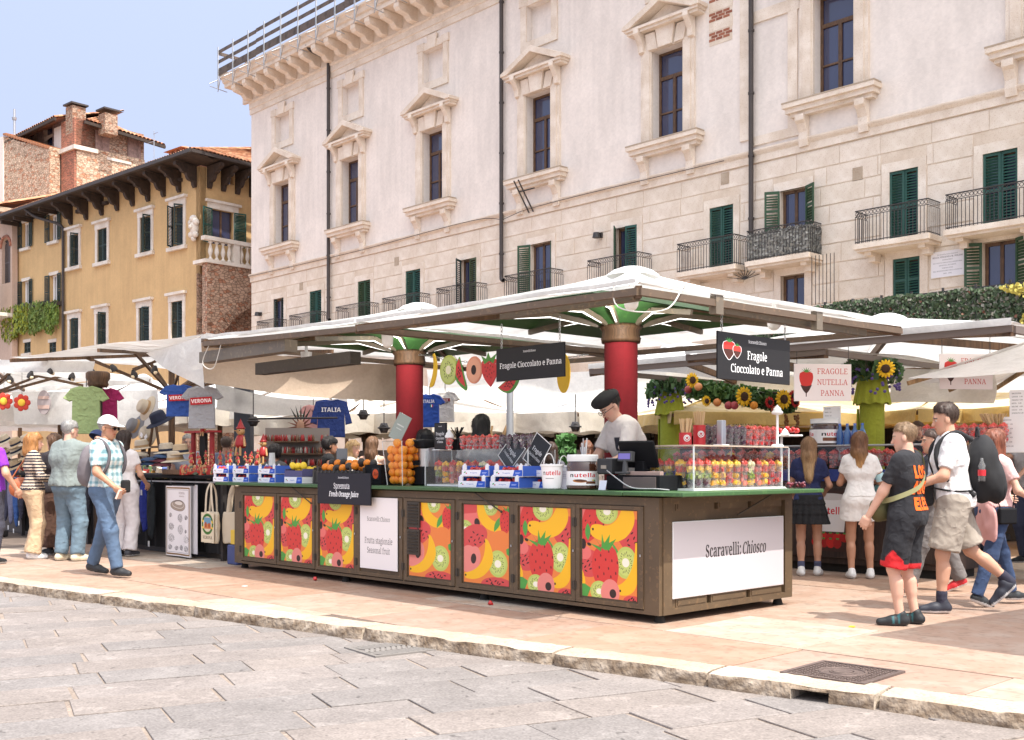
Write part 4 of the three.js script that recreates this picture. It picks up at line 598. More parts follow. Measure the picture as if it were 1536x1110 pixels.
function drawFruit(x,w,h,v){
const P=(fx,fy)=>[fx*w,fy*h],el=(fx,fy,rx,ry,rot,c)=>{x.fillStyle=c;x.beginPath();x.ellipse(fx*w,fy*h,rx*w,ry*h,rot,0,7);x.fill();};
const path=(c,pts)=>{x.fillStyle=c;x.beginPath();x.moveTo(pts[0][0]*w,pts[0][1]*h);for (let i=1;i<pts.length;i++){const q=pts[i];if (q.length===2) x.lineTo(q[0]*w,q[1]*h);else x.quadraticCurveTo(q[0]*w,q[1]*h,q[2]*w,q[3]*h);}x.closePath();x.fill();};
const seeds=(fx,fy,rx,ry,n,c='#2a1512',s=0.018)=>{for (let i=0;i<n;i++){const a=i*2.4,r=Math.sqrt((i + 0.5)/n);x.save();x.translate((fx + Math.cos(a)*r*rx)*w,(fy + Math.sin(a)*r*ry)*h);x.rotate(0.5 + a*0.1);x.fillStyle=c;x.beginPath();x.ellipse(0,0,s*w*0.55,s*w*1.5,0,0,7);x.fill();x.restore();}};
const kiwi=(fx,fy,rx,ry,rot=0)=>{el(fx,fy,rx,ry,rot,'#b9c763');el(fx,fy,rx*0.8,ry*0.8,rot,'#c3cf72');x.strokeStyle='#3a3a1a';x.lineWidth=w*0.008;for (let i=0;i<26;i++){const a=i/26*6.283,k0=0.42 + 0.08*(i % 3),k1=k0 + 0.13;x.beginPath();x.moveTo((fx + Math.cos(a)*rx*k0)*w,(fy + Math.sin(a)*ry*k0)*h);x.lineTo((fx + Math.cos(a)*rx*k1)*w,(fy + Math.sin(a)*ry*k1)*h);x.stroke();}el(fx,fy,rx*0.34,ry*0.28,rot,'#f4ecd6');};
const berry=(fx,fy,s,rot)=>{x.save();x.translate(fx*w,fy*h);x.rotate(rot);x.fillStyle='#d23a34';x.beginPath();x.moveTo(-0.2*s*w,-0.22*s*w);x.quadraticCurveTo(0,-0.42*s*w,0.22*s*w,-0.2*s*w);x.quadraticCurveTo(0.34*s*w,0.1*s*w,0.05*s*w,0.5*s*w);x.quadraticCurveTo(-0.04*s*w,0.56*s*w,-0.14*s*w,0.42*s*w);x.quadraticCurveTo(-0.4*s*w,0.05*s*w,-0.2*s*w,-0.22*s*w);x.fill();for (let i=0;i<16;i++){const a=i*2.4,r=Math.sqrt((i + 0.5)/16)*0.26*s*w;x.fillStyle='#5b1418';x.beginPath();x.ellipse(Math.cos(a)*r,Math.sin(a)*r*1.3 + 0.06*s*w,0.012*s*w,0.022*s*w,0,0,7);x.fill();}x.fillStyle='#4d9a3c';for (let i=0;i<5;i++){const a=-2.7 + i*0.55;x.beginPath();x.moveTo(-0.05*s*w,-0.26*s*w);x.lineTo(Math.cos(a)*0.3*s*w,-0.26*s*w + Math.sin(a)*0.2*s*w);x.lineTo(Math.cos(a + 0.4)*0.1*s*w,-0.2*s*w);x.fill();}x.restore();};
x.fillStyle='#e6803c';x.fillRect(0,0,w,h);
if (!v){
el(0.05,0.06,0.2,0.1,0,'#e4716a');berry(0.24,0.1,0.75,0.5);kiwi(0.46,0.02,0.2,0.14);path('#e6803c',[[0.85,0],[1,0],[1,0.3],[0.8,0.3]]);
el(1.0,0.3,0.36,0.2,0.3,'#cf4645');seeds(0.9,0.3,0.2,0.1,9);el(0.12,0.62,0.24,0.16,0,'#d04a48');seeds(0.1,0.64,0.14,0.08,8);el(0.05,0.5,0.12,0.08,0,'#e4716a');
path('#f4b81c',[[0.72,0.0],[0.93,0.0],[1.02,0.16,0.8,0.3],[0.6,0.4,0.3,0.34],[0.08,0.3,0.18,0.18],[0.28,0.15,0.4,0.18],[0.62,0.18,0.72,0.0]]);el(0.2,0.225,0.018,0.014,0,'#2a1a10');
path('#4f9b42',[[0.1,0.16],[0.2,0.24,0.11,0.36],[0,0.26,0.1,0.16]]);path('#4f9b42',[[0.55,0.36],[0.75,0.5,0.7,0.62],[0.6,0.5,0.55,0.36]]);el(0.02,0.4,0.05,0.06,0,'#2a1815');el(0.13,0.4,0.04,0.018,0.2,'#2a1815');
kiwi(0.8,0.58,0.19,0.18,0.15);berry(0.44,0.62,0.92,-0.15);
path('#f4b81c',[[0.97,0.35],[1,0.35],[1,0.8],[0.95,0.95,0.72,0.95],[0.6,0.93,0.66,0.84],[0.95,0.76,0.97,0.35]]);el(0.7,0.9,0.018,0.014,0,'#2a1a10');
path('#4f9b42',[[0,0.84],[0.16,0.9],[0.1,1],[0,1]]);path('#f4b81c',[[0,0.7],[0.08,0.84,0.05,0.86],[0,0.86]]);kiwi(0.32,0.93,0.17,0.12);el(0.52,0.93,0.17,0.15,0.2,'#e4857a');el(0.57,0.94,0.06,0.05,0.4,'#33201c');el(0.92,1.0,0.16,0.06,0,'#cf4645');seeds(0.9,0.985,0.1,0.02,4);
}else{
el(0.1,0.04,0.2,0.14,0,'#d04a48');path('#e4716a',[[0,0.12],[0.3,0.1],[0.34,0.3],[0,0.36]]);el(0.3,0.23,0.06,0.06,-0.4,'#33201c');kiwi(0.03,0.32,0.17,0.12);kiwi(0.6,0.02,0.16,0.11);path('#f4b81c',[[0.3,0],[0.45,0],[0.5,0.16,0.7,0.2],[0.97,0.22,0.96,0.3],[0.9,0.36,0.7,0.33],[0.3,0.3,0.3,0]]);el(0.93,0.29,0.018,0.014,0,'#2a1a10');path('#4f9b42',[[0.82,0.14],[0.86,0.24,0.68,0.33],[0.66,0.2,0.82,0.14]]);berry(0.95,0.16,0.5,0.2);
el(0.2,0.42,0.34,0.16,-0.3,'#d04a48');seeds(0.3,0.43,0.2,0.1,10);el(0.82,0.46,0.22,0.15,0,'#e6803c');path('#e4857a',[[0,0.55],[0.1,0.5,0.2,0.54],[0.35,0.5,0.38,0.64],[0.38,0.86,0.1,0.88],[0,0.86]]);el(0.22,0.69,0.06,0.065,0.2,'#33201c');kiwi(0.76,0.73,0.21,0.17);path('#f4b81c',[[0.48,0.42],[0.54,0.44],[0.75,0.66,0.58,0.8],[0.4,0.98,0.06,0.95],[0,0.94,0.02,0.88],[0.52,0.82,0.48,0.42]]);el(0.04,0.91,0.018,0.014,0,'#2a1a10');el(0.75,1.0,0.36,0.1,0,'#d04a48');seeds(0.7,0.965,0.24,0.03,8);path('#4f9b42',[[0.94,0.54],[1,0.52],[1,0.62],[0.95,0.6]]);
}
}
const posterA=printMat(canvasTex(300,360,(x,w,h)=>drawFruit(x,w,h,0)),0.45),posterB=printMat(canvasTex(300,360,(x,w,h)=>drawFruit(x,w,h,1)),0.45);
const serif=(x,t,px,py,size,o={})=>{x.font=(o.st||'') + ' ' + size + 'px serif';x.textAlign=o.al||'center';x.fillStyle=o.c||'#fff';if (o.w){const q=x.measureText(t).width;o.sx=q>0?o.w/q:0.75;}if (o.sx){x.save();x.translate(px,py);x.scale(o.sx,1);x.fillText(t,0,0);x.restore();}else x.fillText(t,px,py);};
const dark2='#151315';
const K=thing('kiosk_counter','brown wooden kiosk counter with green top, fruit pattern panels and white name panel','counter',KP(0,0,0),KT);
{
const D=0.62,W2=1.93,H0=0.07,H1=1.03;
mesh('carcass',[b2(0,KL,H0,H1,-D,-0.03),b2(KL - D,KL - 0.03,H0,H1,-W2,-D),b2(-0.0,0.5,H0,H1,-W2,-D)],m.brown,K);
mesh('front_rail',[b2(0,KL,H1 - 0.07,H1 - 0.001,-0.03,0.012),b2(0,KL,H0,0.10,-0.03,0.012)],m.brown,K);
mesh('end_rail',[b2(KL - 0.03,KL + 0.012,H1 - 0.055,H1 - 0.001,-W2,-0.03),b2(KL - 0.03,KL + 0.012,H0,0.12,-W2,-0.03),b2(KL - 0.03,KL + 0.013,0.12,H1 - 0.055,-0.14,-0.03),b2(KL - 0.03,KL + 0.013,0.12,H1 - 0.055,-W2,-W2 + 0.12)],m.brown,K);
for (const[a,b,y]of[[0.2,0.72,0.955],[0.78,1.22,0.955],[1.28,1.76,0.955],[0.2,0.62,0.155],[0.68,1.2,0.155],[1.26,1.76,0.155]]) mesh('moulding',[b2(KL - 0.03,KL + 0.006,y - 0.035,y + 0.035,-b,-a),b2(KL - 0.03,KL + 0.012,y - 0.02,y + 0.02,-b + 0.02,-a - 0.02)],m.brown,K);
// green top in lengths
const topSegs=[[-0.34,2.95],[2.955,KL - 0.32],[KL - 0.315,KL + 0.31]];
topSegs.forEach(([a,b],i)=>mesh('green_top',i<2?[rb(b - a,0.036,D + 0.14,0.008,(a + b)/2,1.06,-D/2 + 0.03)]:[rb(b - a,0.036,W2 + 0.16,0.008,(a + b)/2,1.06 + 0.002,-W2/2 + 0.02)],m.green,K));
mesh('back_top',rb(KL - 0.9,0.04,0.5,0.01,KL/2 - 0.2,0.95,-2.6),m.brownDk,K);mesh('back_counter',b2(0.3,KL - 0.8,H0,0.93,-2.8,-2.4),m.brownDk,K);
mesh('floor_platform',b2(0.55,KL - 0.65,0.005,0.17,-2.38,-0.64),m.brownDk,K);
for (const[x,z]of[[0.06,-0.1],[2.3,-0.08],[4.6,-0.08],[KL - 0.08,-0.1],[KL - 0.08,-W2 + 0.1],[0.06,-W2 + 0.1]]) mesh('foot',cy(0.03,0.05,0.075,x,0.035,z,12),m.dark,K);
// eight bays: door frame + printed panel
const bays=[[0.23,0.93,0],[1.07,1.74,0],[1.89,2.55,0],[2.68,3.35,2],[3.50,4.17,1],[4.35,5.0,1],[5.13,5.78,0],[5.90,6.53,0]].map(b=>[b[0]*1.01,b[1]*1.01,b[2]]);
const seasonal=printMat(canvasTex(320,400,(x,w,h)=>{x.fillStyle='#efe7e4';x.fillRect(0,0,w,h);serif(x,'Scaravelli:',118,132,34,{c:'#4a403f',w:112});serif(x,'Chiosco',216,132,34,{c:'#4a403f',st:'italic',w:84});serif(x,'Frutta stagionale',w/2,258,48,{c:'#4a403f',w:240});serif(x,'Seasonal fruit',w/2,312,46,{c:'#4a403f',w:196});}),0.5);
bays.forEach(([a,b,k],i)=>{
const f=mesh('door',[b2(a - 0.065,a - 0.012,0.11,0.955,-0.03,0.022),b2(b + 0.012,b + 0.065,0.11,0.955,-0.03,0.022),b2(a - 0.012,b + 0.012,0.11,0.15,-0.03,0.022),b2(a - 0.012,b + 0.012,0.925,0.955,-0.03,0.022),b2(a - 0.012,b + 0.012,0.15,0.925,-0.03,0.005)],m.brown,K);
const pm=k===2?seasonal:k?posterB:posterA,y0=k===2?0.19:0.165,y1=k===2?0.95:0.915,p=mesh('printed_panel',new THREE.PlaneGeometry(b - a - 0.02,y1 - y0).translate((a + b)/2,(y0 + y1)/2,k===2?0.03:0.0085),pm,f,true);
if (k===2) mesh('panel_board',b2(a + 0.01,b - 0.01,y0,y1,0.022,0.0285),m.white,f);
for (const y of[0.25,0.8]) mesh('hinge',[cy(0.009,0.009,0.08,a - 0.072,y,0.028,8),b2(a - 0.1,a - 0.045,y - 0.035,y + 0.035,0.0225,0.0255)],m.brownDk,f);
mesh('latch',[cy(0.006,0.006,0.02,b + 0.04,0.55,0.03,8)],m.steelDull,f);
if (i===4) for (const y of[0.8,0.52]){const v=mesh('vent_box',[b2(a - 0.0,a + 0.2,y - 0.14,y + 0.12,0.01,0.03)],m.brownDk,f);for (let q=0;q<7;q++) mesh('vent_slat',bx(0.16,0.006,0.02,a + 0.1,y - 0.1 + q*0.032,0.034,0.6),m.brownDk,v);}
mesh('stile',b2(b + 0.067,Math.min(KL,(bays[i + 1]?.[0]??KL + 0.067) - 0.067),0.1,H1 - 0.07,-0.03,0.012),m.brown,K);
});
mesh('stile',b2(0,bays[0][0]- 0.067,0.1,H1 - 0.07,-0.03,0.012),m.brown,K);
for (const x of[1.42,4.62]) mesh('shelf_stay',[bar(V(x,1.03,0.06),V(x + 0.34,0.86,0.03),0.007),sp(0.012,x + 0.34,0.86,0.03)],m.brownDk,K);
mesh('shelf_stay',[bar(V(KL + 0.1,1.03,-1.45),V(KL + 0.02,0.86,-1.05),0.007)],m.brownDk,K);
const endT=printMat(canvasTex(900,400,(x,w,h)=>{x.fillStyle='#c3bdc1';x.fillRect(0,0,w,h);serif(x,'Scaravelli:',385,200,96,{c:'#1d1817',w:290,st:'bold'});serif(x,'Chiosco',638,200,96,{c:'#1d1817',st:'italic bold',w:205});}),0.4);
const ez0=-0.14,ez1=-1.77,ey0=0.195,ey1=0.83,e=mesh('name_panel',rb(0.012,ey1 - ey0,ez0 - ez1,0.005,KL + 0.018,(ey0 + ey1)/2,(ez0 + ez1)/2),m.white,K);
mesh('panel_print',new THREE.PlaneGeometry(ez0 - ez1 - 0.012,ey1 - ey0 - 0.012).rotateY(Math.PI/2).translate(KL + 0.0255,(ey0 + ey1)/2,(ez0 + ez1)/2),endT,e,true);
}
// red felt columns with a green funnel ceiling, light strips and canvas roof; one umbrella per column
const crateRope=MAT(0.6,0.57,0.52,0.9),fabric=m.canvas,ledM=MAT(1,1,1,0.5,{emissive:new THREE.Color(1,0.97,0.92),emissiveIntensity:1.6});
function roofSheet(ap,cs,sag,n=14){// four triangles apex -> corners
const gs=[];for (let k=0;k<4;k++){const a=cs[k],b=cs[(k + 1) % 4];gs.push(patch((u,v)=>{const e=a.clone().lerp(b,u),p=e.clone().lerp(ap,v);p.y -=sag*Math.sin(Math.PI*v)*(0.6 + 0.4*Math.sin(Math.PI*u)) + 0.02*Math.sin(u*9 + v*4);return p;},n,8));}return MG(gs);
}
const EVH=2.7,ZF=0.72,ZB=-3.3;
[[5.32,3.66,7.2,'behind the till'],[1.95,0.55,3.64,'beside the orange bin']].forEach(([cx,xa,xb,where],i)=>{
const t=thing('kiosk_umbrella','white canvas kiosk roof with green funnel on the red felt column ' + where,'umbrella',KP(0,0,0),KT),cz=-1.25;
mesh('column',cy(0.165,0.165,2.52,cx,1.26,cz,28),m.red,t);
mesh('capital',lathe([[0.001,2.5],[0.19,2.5],[0.195,2.53],[0.2,2.545],[0.19,2.56],[0.185,2.62],[0.205,2.64],[0.205,2.68],[0.001,2.68]],28).translate(cx,0,cz),m.woodMid,t);
// funnel facets
const tp=2.98,outer0=[[xa + 0.25,ZF - 0.35],[cx,ZF - 0.3],[xb - 0.3,ZF - 0.35],[xb - 0.3,cz],[xb - 0.3,ZB + 0.5],[cx,ZB + 0.5],[xa + 0.25,ZB + 0.5],[xa + 0.25,cz]];
const outer=outer0.map(p=>{const k=i?0.82:p[0]<cx + 0.1?0.92:0.55;return[mix(cx,p[0],k),mix(cz,p[1],i?0.8:0.85)];});
for (let k=0;k<8;k++){
const a=outer[k],b=outer[(k + 1) % 8],q=(p,v,dy=0)=>{const dx=p[0]- cx,dz=p[1]- cz,L=Math.hypot(dx,dz),r=mix(0.19,L,v);return V(cx + dx/L*r,Math.min(mix(2.66,2.95,Math.pow(v,0.5)),mix(3.02,2.75,v)) + dy,cz + dz/L*r);};
mesh('funnel_panel',sheet((u,v)=>q(a,v).lerp(q(b,v),u),2,8,0.008),m.greenCeil,t);
const rib=mesh('rib',[beam(q(a,0.02,-0.02),q(a,0.3,-0.03),0.035,0.05),beam(q(a,0.3,-0.03),q(a,1.0,-0.03),0.035,0.05)],m.brownLt,t);
mesh('light_strip',[beam(q(a,0.05,-0.051),q(a,0.3,-0.06),0.016,0.012),beam(q(a,0.3,-0.06),q(a,0.85,-0.06),0.016,0.012)],ledM,rib);
}
const lt=new THREE.PointLight(new THREE.Color(1,0.96,0.9),1.2,6);lt.position.set(cx + 0.5,2.6,cz + 0.5);t.add(lt);
// perimeter beams and fabric
const A=V(xa,EVH + (i?0.1:0),ZF),B=V(xb,EVH - (i?0:0.04),ZF),C=V(xb,EVH,ZB),D=V(xa,EVH + 0.04,ZB),ap=V(cx + 0.06,3.22,cz - 0.1);
mesh('canvas_roof',roofSheet(ap,[A,B,C,D],0.06),fabric,t);
mesh('peak_cap',lathe([[0.001,0.1],[0.1,0.095],[0.2,0.06],[0.27,0.01],[0.28,0]],16).translate(ap.x,ap.y - 0.06,ap.z),fabric,t);
const dn=p=>p.clone().add(V(0,-0.075,0));
for (const[p,q]of[[A,B],[B,C],[C,D],[D,A]]) mesh('edge_beam',beam(dn(p),dn(q),0.05,0.055),m.beamTan,t);
for (const p of[A,B,C,D]) mesh('hip_beam',beam(dn(p),V(ap.x,ap.y - 0.28,ap.z),0.05,0.09),m.woodMid,t);
[[A,B],[B,C]].forEach(([p,q],k)=>mesh('valance',sheet((u,v)=>p.clone().lerp(q,u).add(V(0,0.02 - 0.035*v - 0.004*Math.sin(u*23),0)).add(k?V(0.035,0,0):V(0,0,0.035)),30,2,0.004),fabric,t));
if (i){mesh('gutter_box',bx(1.9,0.13,0.16,xa + 0.75,EVH - 0.12,ZF - 0.12),m.brownLt,t);mesh('gutter_box',bx(2.0,0.14,0.14,xa + 1.0,EVH - 0.23,ZF - 0.75),m.brownDk,t);}
else{mesh('gutter_box',bx(1.5,0.06,0.08,xb - 0.9,EVH - 0.12,ZF - 0.16),m.brownLt,t);mesh('gutter_box',bx(0.1,0.11,2.4,xb - 0.14,EVH - 0.1,-1.6),m.brownLt,t);for (const z of[-0.25,-1.75]) mesh('beam_bracket',bx(0.06,0.17,0.1,xb + 0.0,EVH - 0.11,z),m.brownLt,t);}
mesh('spotlight',[cy(0.07,0.06,0.11,0,0,0,14),sp(0.06,0,-0.06,0,12,8),cy(0.02,0.02,0.1,0,0.09,0)].map(g=>g.translate(i?2.9:6.6,2.68,i?-0.2:0.1)),m.white,t);
mesh('spotlight',[cy(0.07,0.06,0.11,0,0,0,14),sp(0.06,0,-0.06,0,12,8),cy(0.02,0.02,0.1,0,0.09,0)].map(g=>g.translate(i?1.0:6.95,2.62,i?-0.4:-1.45)),m.white,t);
mesh('rope_loop',tube(i?[V(xa + 0.15,2.74,ZF),V(xa + 0.0,2.5,ZF + 0.02),V(xa + 0.25,2.42,ZF + 0.02),V(xa + 0.42,2.72,ZF)]:[V(xb - 0.25,2.7,ZF),V(xb - 0.2,2.5,ZF + 0.02),V(xb + 0.15,2.44,ZF - 0.1),V(xb + 0.05,2.7,ZF - 0.5)],0.006,24,6),crateRope,t);
});
// signs hanging on chains
function signPanel(name,label,px0,px1,pyTL,pyBL,z,draw,ar,chainTop,alongEnd){
let c,w,h,turn;
if (!alongEnd){const a=KX(px0,z),b=KX(px1,z),y1=KH(px0,pyTL,z),y0=KH(px0,pyBL,z);c=KP((a + b)/2,(y0 + y1)/2,z);w=b - a;h=y1 - y0;turn=KT;}
else{const x=z,a=KZ(px0,x),b=KZ(px1,x),p=KP(x,0,a),y1=EYE + (HZ - pyTL)/F*-p.z,y0=EYE + (HZ - pyBL)/F*-p.z;c=KP(x,(y0 + y1)/2,(a + b)/2);w=a - b;h=y1 - y0;turn=KT + Math.PI/2;}
const t=thing(name,label,'sign',c,turn);
mesh('board',rb(w,h,0.012,0.003),m.black,t);mesh('print',new THREE.PlaneGeometry(w - 0.006,h - 0.006).translate(0,0,0.0075),printMat(canvasTex(Math.round(360*ar),360,draw),0.62),t,true);
if (chainTop) for (const s of[-1,1]){const g=[],n=Math.max(3,Math.round((chainTop - c.y - h/2)/0.035));for (let i=0;i<n;i++){const q=new THREE.TorusGeometry(0.014,0.004,4,8).scale(0.7,1.25,1);if (i % 2) q.rotateY(Math.PI/2);g.push(q.translate(s*(w/2 - 0.07),h/2 + (i + 0.5)*0.034,0));}mesh('chain',g,m.steelDull,t);}
return t;
}
const bg=(x,w,h)=>{x.fillStyle=dark2;x.fillRect(0,0,w,h);};
signPanel('hanging_sign','black hanging sign reading Fragole Cioccolato e Panna on one line',745,848,524,573,-0.15,(x,w,h)=>{bg(x,w,h);serif(x,'Scaravelli:Chiosco',w/2,64,32,{w:130});serif(x,'Fragole Cioccolato e Panna',w/2 + 4,222,84,{w:640});},1.95,2.66);
const strawb=(x,cx,cy,s,dip)=>{x.save();x.translate(cx,cy);x.scale(s,s);x.lineWidth=9;x.strokeStyle='#fff';const body=()=>{x.beginPath();x.moveTo(-40,-40);x.quadraticCurveTo(0,-66,40,-40);x.quadraticCurveTo(62,10,8,78);x.quadraticCurveTo(0,86,-8,78);x.quadraticCurveTo(-62,10,-40,-40);x.closePath();};body();x.stroke();x.fillStyle='#d8382f';x.fill();x.save();body();x.clip();x.fillStyle='#4a2217';x.fillRect(-70,dip,140,150);x.restore();x.fillStyle='#3f9a45';for (let i=0;i<6;i++){const a=-2.9 + i*0.5;x.beginPath();x.moveTo(-8,-46);x.lineTo(Math.cos(a)*44,-50 + Math.sin(a)*34);x.lineTo(8,-44);x.fill();}x.restore();};
signPanel('hanging_sign','large black sign with two chocolate dipped strawberries reading Fragole Cioccolato e Panna',1075,1184,496,568,KL + 0.25,(x,w,h)=>{bg(x,w,h);strawb(x,92,120,1.05,6);strawb(x,158,130,0.72,8);serif(x,'Scaravelli:Chiosco',330,62,34,{w:155});serif(x,'Fragole',328,190,92,{w:172});serif(x,'Cioccolato e Panna',330,300,88,{w:450});},1.72,2.62,true);
signPanel('counter_sign','dark blue black sign reading Spremuta Fresh Orange Juice clipped to the counter front',477,557,709,755,0.1,(x,w,h)=>{x.fillStyle='#191823';x.fillRect(0,0,w,h);serif(x,'Scaravelli:Chiosco',w/2,62,30,{w:120});serif(x,'Spremuta',w/2 - 20,180,92,{w:180});serif(x,'Fresh Orange Juice',w/2,272,84,{st:'italic bold',w:330});},1.65);
// fruit shaped boards on a chain
{
const z=-0.75,place=(px,py)=>KP(KX(px,z),KH(px,py,z),z),sc=0.0075*1.0;
const el=(rx,ry)=>{const s=new THREE.Shape();s.absellipse(0,0,rx,ry,0,Math.PI*2);return s;};
const brd=(px,py,name,label,layers,rot=0)=>{const t=thing(name,label,'board',place(px,py),KT,'fruit shaped boards on the chain');t.scale.setScalar(0.8);layers.forEach(([nm,s,mt,zz],i)=>{const g=(i?new THREE.ShapeGeometry(s,12).translate(0,0,zz):ext(s,0.012,0.002));g.rotateZ(rot);mesh(nm,g,mt,t);});return t;};
const pm=c=>MAT(...c,0.6),cr=pm([0.62,0.05,0.05]),dk=pm([0.03,0.015,0.015]),gr=pm([0.10,0.3,0.06]),ye=pm([0.8,0.5,0.03]),kw=pm([0.45,0.52,0.12]),pk=pm([0.75,0.3,0.2]);
const ban=()=>{const s=new THREE.Shape();s.moveTo(-0.03,0.24);s.quadraticCurveTo(0.1,0.05,-0.04,-0.2);s.quadraticCurveTo(-0.14,-0.26,-0.12,-0.18);s.quadraticCurveTo(0.0,0.02,-0.06,0.22);s.closePath();return s;};
const dots=(n,rx,ry,r0,c0=0)=>{const a=[];for (let i=0;i<n;i++){const s=new THREE.Shape(),t=i*2.4,q=Math.sqrt((i + 0.5 + c0)/(n + c0));s.absellipse(Math.cos(t)*q*rx,Math.sin(t)*q*ry,r0,r0*2,0,Math.PI*2);a.push(s);}return a;};
brd(654,556,'banana_board','yellow banana shaped board hanging beside the kiwi board',[['board',ban(),ye]]);
brd(674,555,'kiwi_board','round green kiwi slice board hanging on the chain',[['board',el(0.185,0.2),kw],['kiwi_flesh',el(0.16,0.175),pm([0.52,0.6,0.2]),0.016],['kiwi_core',el(0.055,0.06),pm([0.85,0.8,0.6]),0.019],['seeds',dots(22,0.11,0.12,0.006,14),dk,0.0195]]);
const wm=new THREE.Shape();wm.moveTo(0.0,0.22);wm.quadraticCurveTo(-0.26,-0.05,0.13,-0.24);wm.quadraticCurveTo(0.17,-0.22,0.14,-0.16);wm.closePath();const wi=new THREE.Shape();wi.moveTo(0.0,0.2);wi.quadraticCurveTo(-0.2,-0.03,0.13,-0.19);wi.closePath();
brd(690,560,'watermelon_board','watermelon wedge board with red flesh and green rind',[['board',wm,gr],['melon_flesh',wi,cr,0.016],['seeds',dots(9,0.045,0.09,0.008),dk,0.019]]);
brd(712,555,'peach_board','pink halved peach board with dark stone',[['board',el(0.155,0.18),pk],['peach_flesh',el(0.135,0.16),pm([0.8,0.4,0.27]),0.016],['stone',el(0.05,0.065),dk,0.019]]);
const sb=new THREE.Shape();sb.moveTo(-0.14,0.12);sb.quadraticCurveTo(0,0.2,0.14,0.12);sb.quadraticCurveTo(0.2,-0.06,0.02,-0.22);sb.quadraticCurveTo(-0.2,-0.06,-0.14,0.12);const cw=shape([[-0.16,0.2],[-0.06,0.15],[-0.02,0.24],[0.03,0.15],[0.15,0.21],[0.08,0.08],[0,0.12],[-0.09,0.08]]);
brd(735,555,'strawberry_board','red strawberry shaped board with green crown',[['board',sb,cr],['crown',cw,gr,0.016],['seeds',dots(14,0.1,0.13,0.006),dk,0.018]]);
brd(765,577,'melon_board','watermelon wedge board showing under the black sign',[['board',wm,gr],['melon_flesh',wi,cr,0.016],['seeds',dots(9,0.045,0.09,0.008),dk,0.019]],1.7);
brd(846,560,'lemon_board','yellow lemon shaped board beside the black sign edge',[['board',el(0.11,0.24),ye]]);
const ch=[];for (let i=0;i<60;i++){const u=i/59,p=place(630 + 250*u,532 + 14*Math.sin(Math.PI*u));const q=new THREE.TorusGeometry(0.016,0.004,4,8).scale(1.3,0.7,1);if (i % 2) q.rotateX(Math.PI/2);ch.push(q.rotateY(KT).translate(p.x,p.y,p.z));}
solo('hanging_chain',ch,m.steelDull,'thin steel chain carrying the fruit shaped boards','chain');
}
// ---------- goods on the kiosk counter ----------
function paintG(g,r,gg,b){g=nonIdx(g);const n=g.attributes.position.count,c=new Float32Array(n*3);for (let i=0;i<n;i++) c.set([r,gg,b],i*3);g.setAttribute('color',new THREE.BufferAttribute(c,3));return g;}
const vcM=(rough=0.6,o={})=>new THREE.MeshStandardMaterial({vertexColors:true,roughness:rough,side:THREE.DoubleSide,...o});
const vMatte=vcM(0.75),vGloss=vcM(0.35),vFruit=new THREE.MeshPhysicalMaterial({vertexColors:true,roughness:0.35,clearcoat:0.4,clearcoatRoughness:0.3});
const cupPlastic=PHY(0.93,0.94,0.94,0.12,{transmission:0.86,thickness:0,ior:1.35});
const lump=(r,x,y,z,col,sx=1,sy=1,sz=1)=>paintG(new THREE.IcosahedronGeometry(r,1).scale(sx,sy,sz).rotateY(rr(0,6)).rotateX(rr(-0.5,0.5)).translate(x,y,z),...col);
const chunk=(s,x,y,z,col)=>paintG(new THREE.BoxGeometry(s,s*rr(0.7,1.1),s*rr(0.6,1)).rotateX(rr(0,3)).rotateY(rr(0,3)).translate(x,y,z),...col);
const RED=[0.55,0.02,0.02],RED2=[0.62,0.06,0.04],YEL=[0.85,0.48,0.04],MANGO=[0.85,0.36,0.03],KIW=[0.25,0.34,0.05],DRK=[0.06,0.008,0.03],CRM=[0.8,0.66,0.42],PINK=[0.78,0.22,0.16];
function berryG(s,x,y,z,col=RED){const g=lathe([[0.001,-0.5],[0.16,-0.42],[0.34,-0.12],[0.42,0.16],[0.34,0.36],[0.001,0.42]],8).scale(s,s*1.05,s).rotateX(rr(-1.2,1.2)).rotateZ(rr(-1.2,1.2)).translate(x,y,z);return paintG(g,col[0]*rr(0.75,1.2),col[1],col[2]);}
const leafy=(s,x,y,z)=>paintG(new THREE.ConeGeometry(s*0.3,s*0.12,5).translate(x,y + s*0.42,z),0.06,0.2,0.03);
function cupProto(layers,heap,h=0.13,r=0.043){// layers: colours from the bottom up
const o=new THREE.Group(),L=[];
const n=layers.length;for (let k=0;k<n;k++) for (let i=0;i<7;i++){const y=0.012 + (k + rr(0.2,0.8))/n*(h - 0.015),a=rr(0,6.3),rad=mix(0.68,0.95,y/h)*r*0.66;L.push(chunk(0.026,Math.cos(a)*rad,y,Math.sin(a)*rad,layers[k].map(c=>c*rr(0.8,1.15))));}
for (let i=0;i<6;i++){const a=i*1.05,q=i?0.024:0;L.push(heap[1]?berryG(0.042,Math.cos(a)*q,h + 0.008 + (i?0:0.014),Math.sin(a)*q,heap[0]):lump(0.019,Math.cos(a)*q,h + 0.004 + (i?0:0.012),Math.sin(a)*q,heap[0].map(c=>c*rr(0.85,1.1))));}
mesh('fruit_pieces',MG(L),vFruit,o);mesh('cup',lathe([[0.001,0.003],[r*0.68,0.003],[r*0.7,0.006],[r*0.98,h],[r*1.04,h + 0.002],[r*1.04,h + 0.006],[r*0.96,h + 0.006]],16),cupPlastic,o);return o;
}
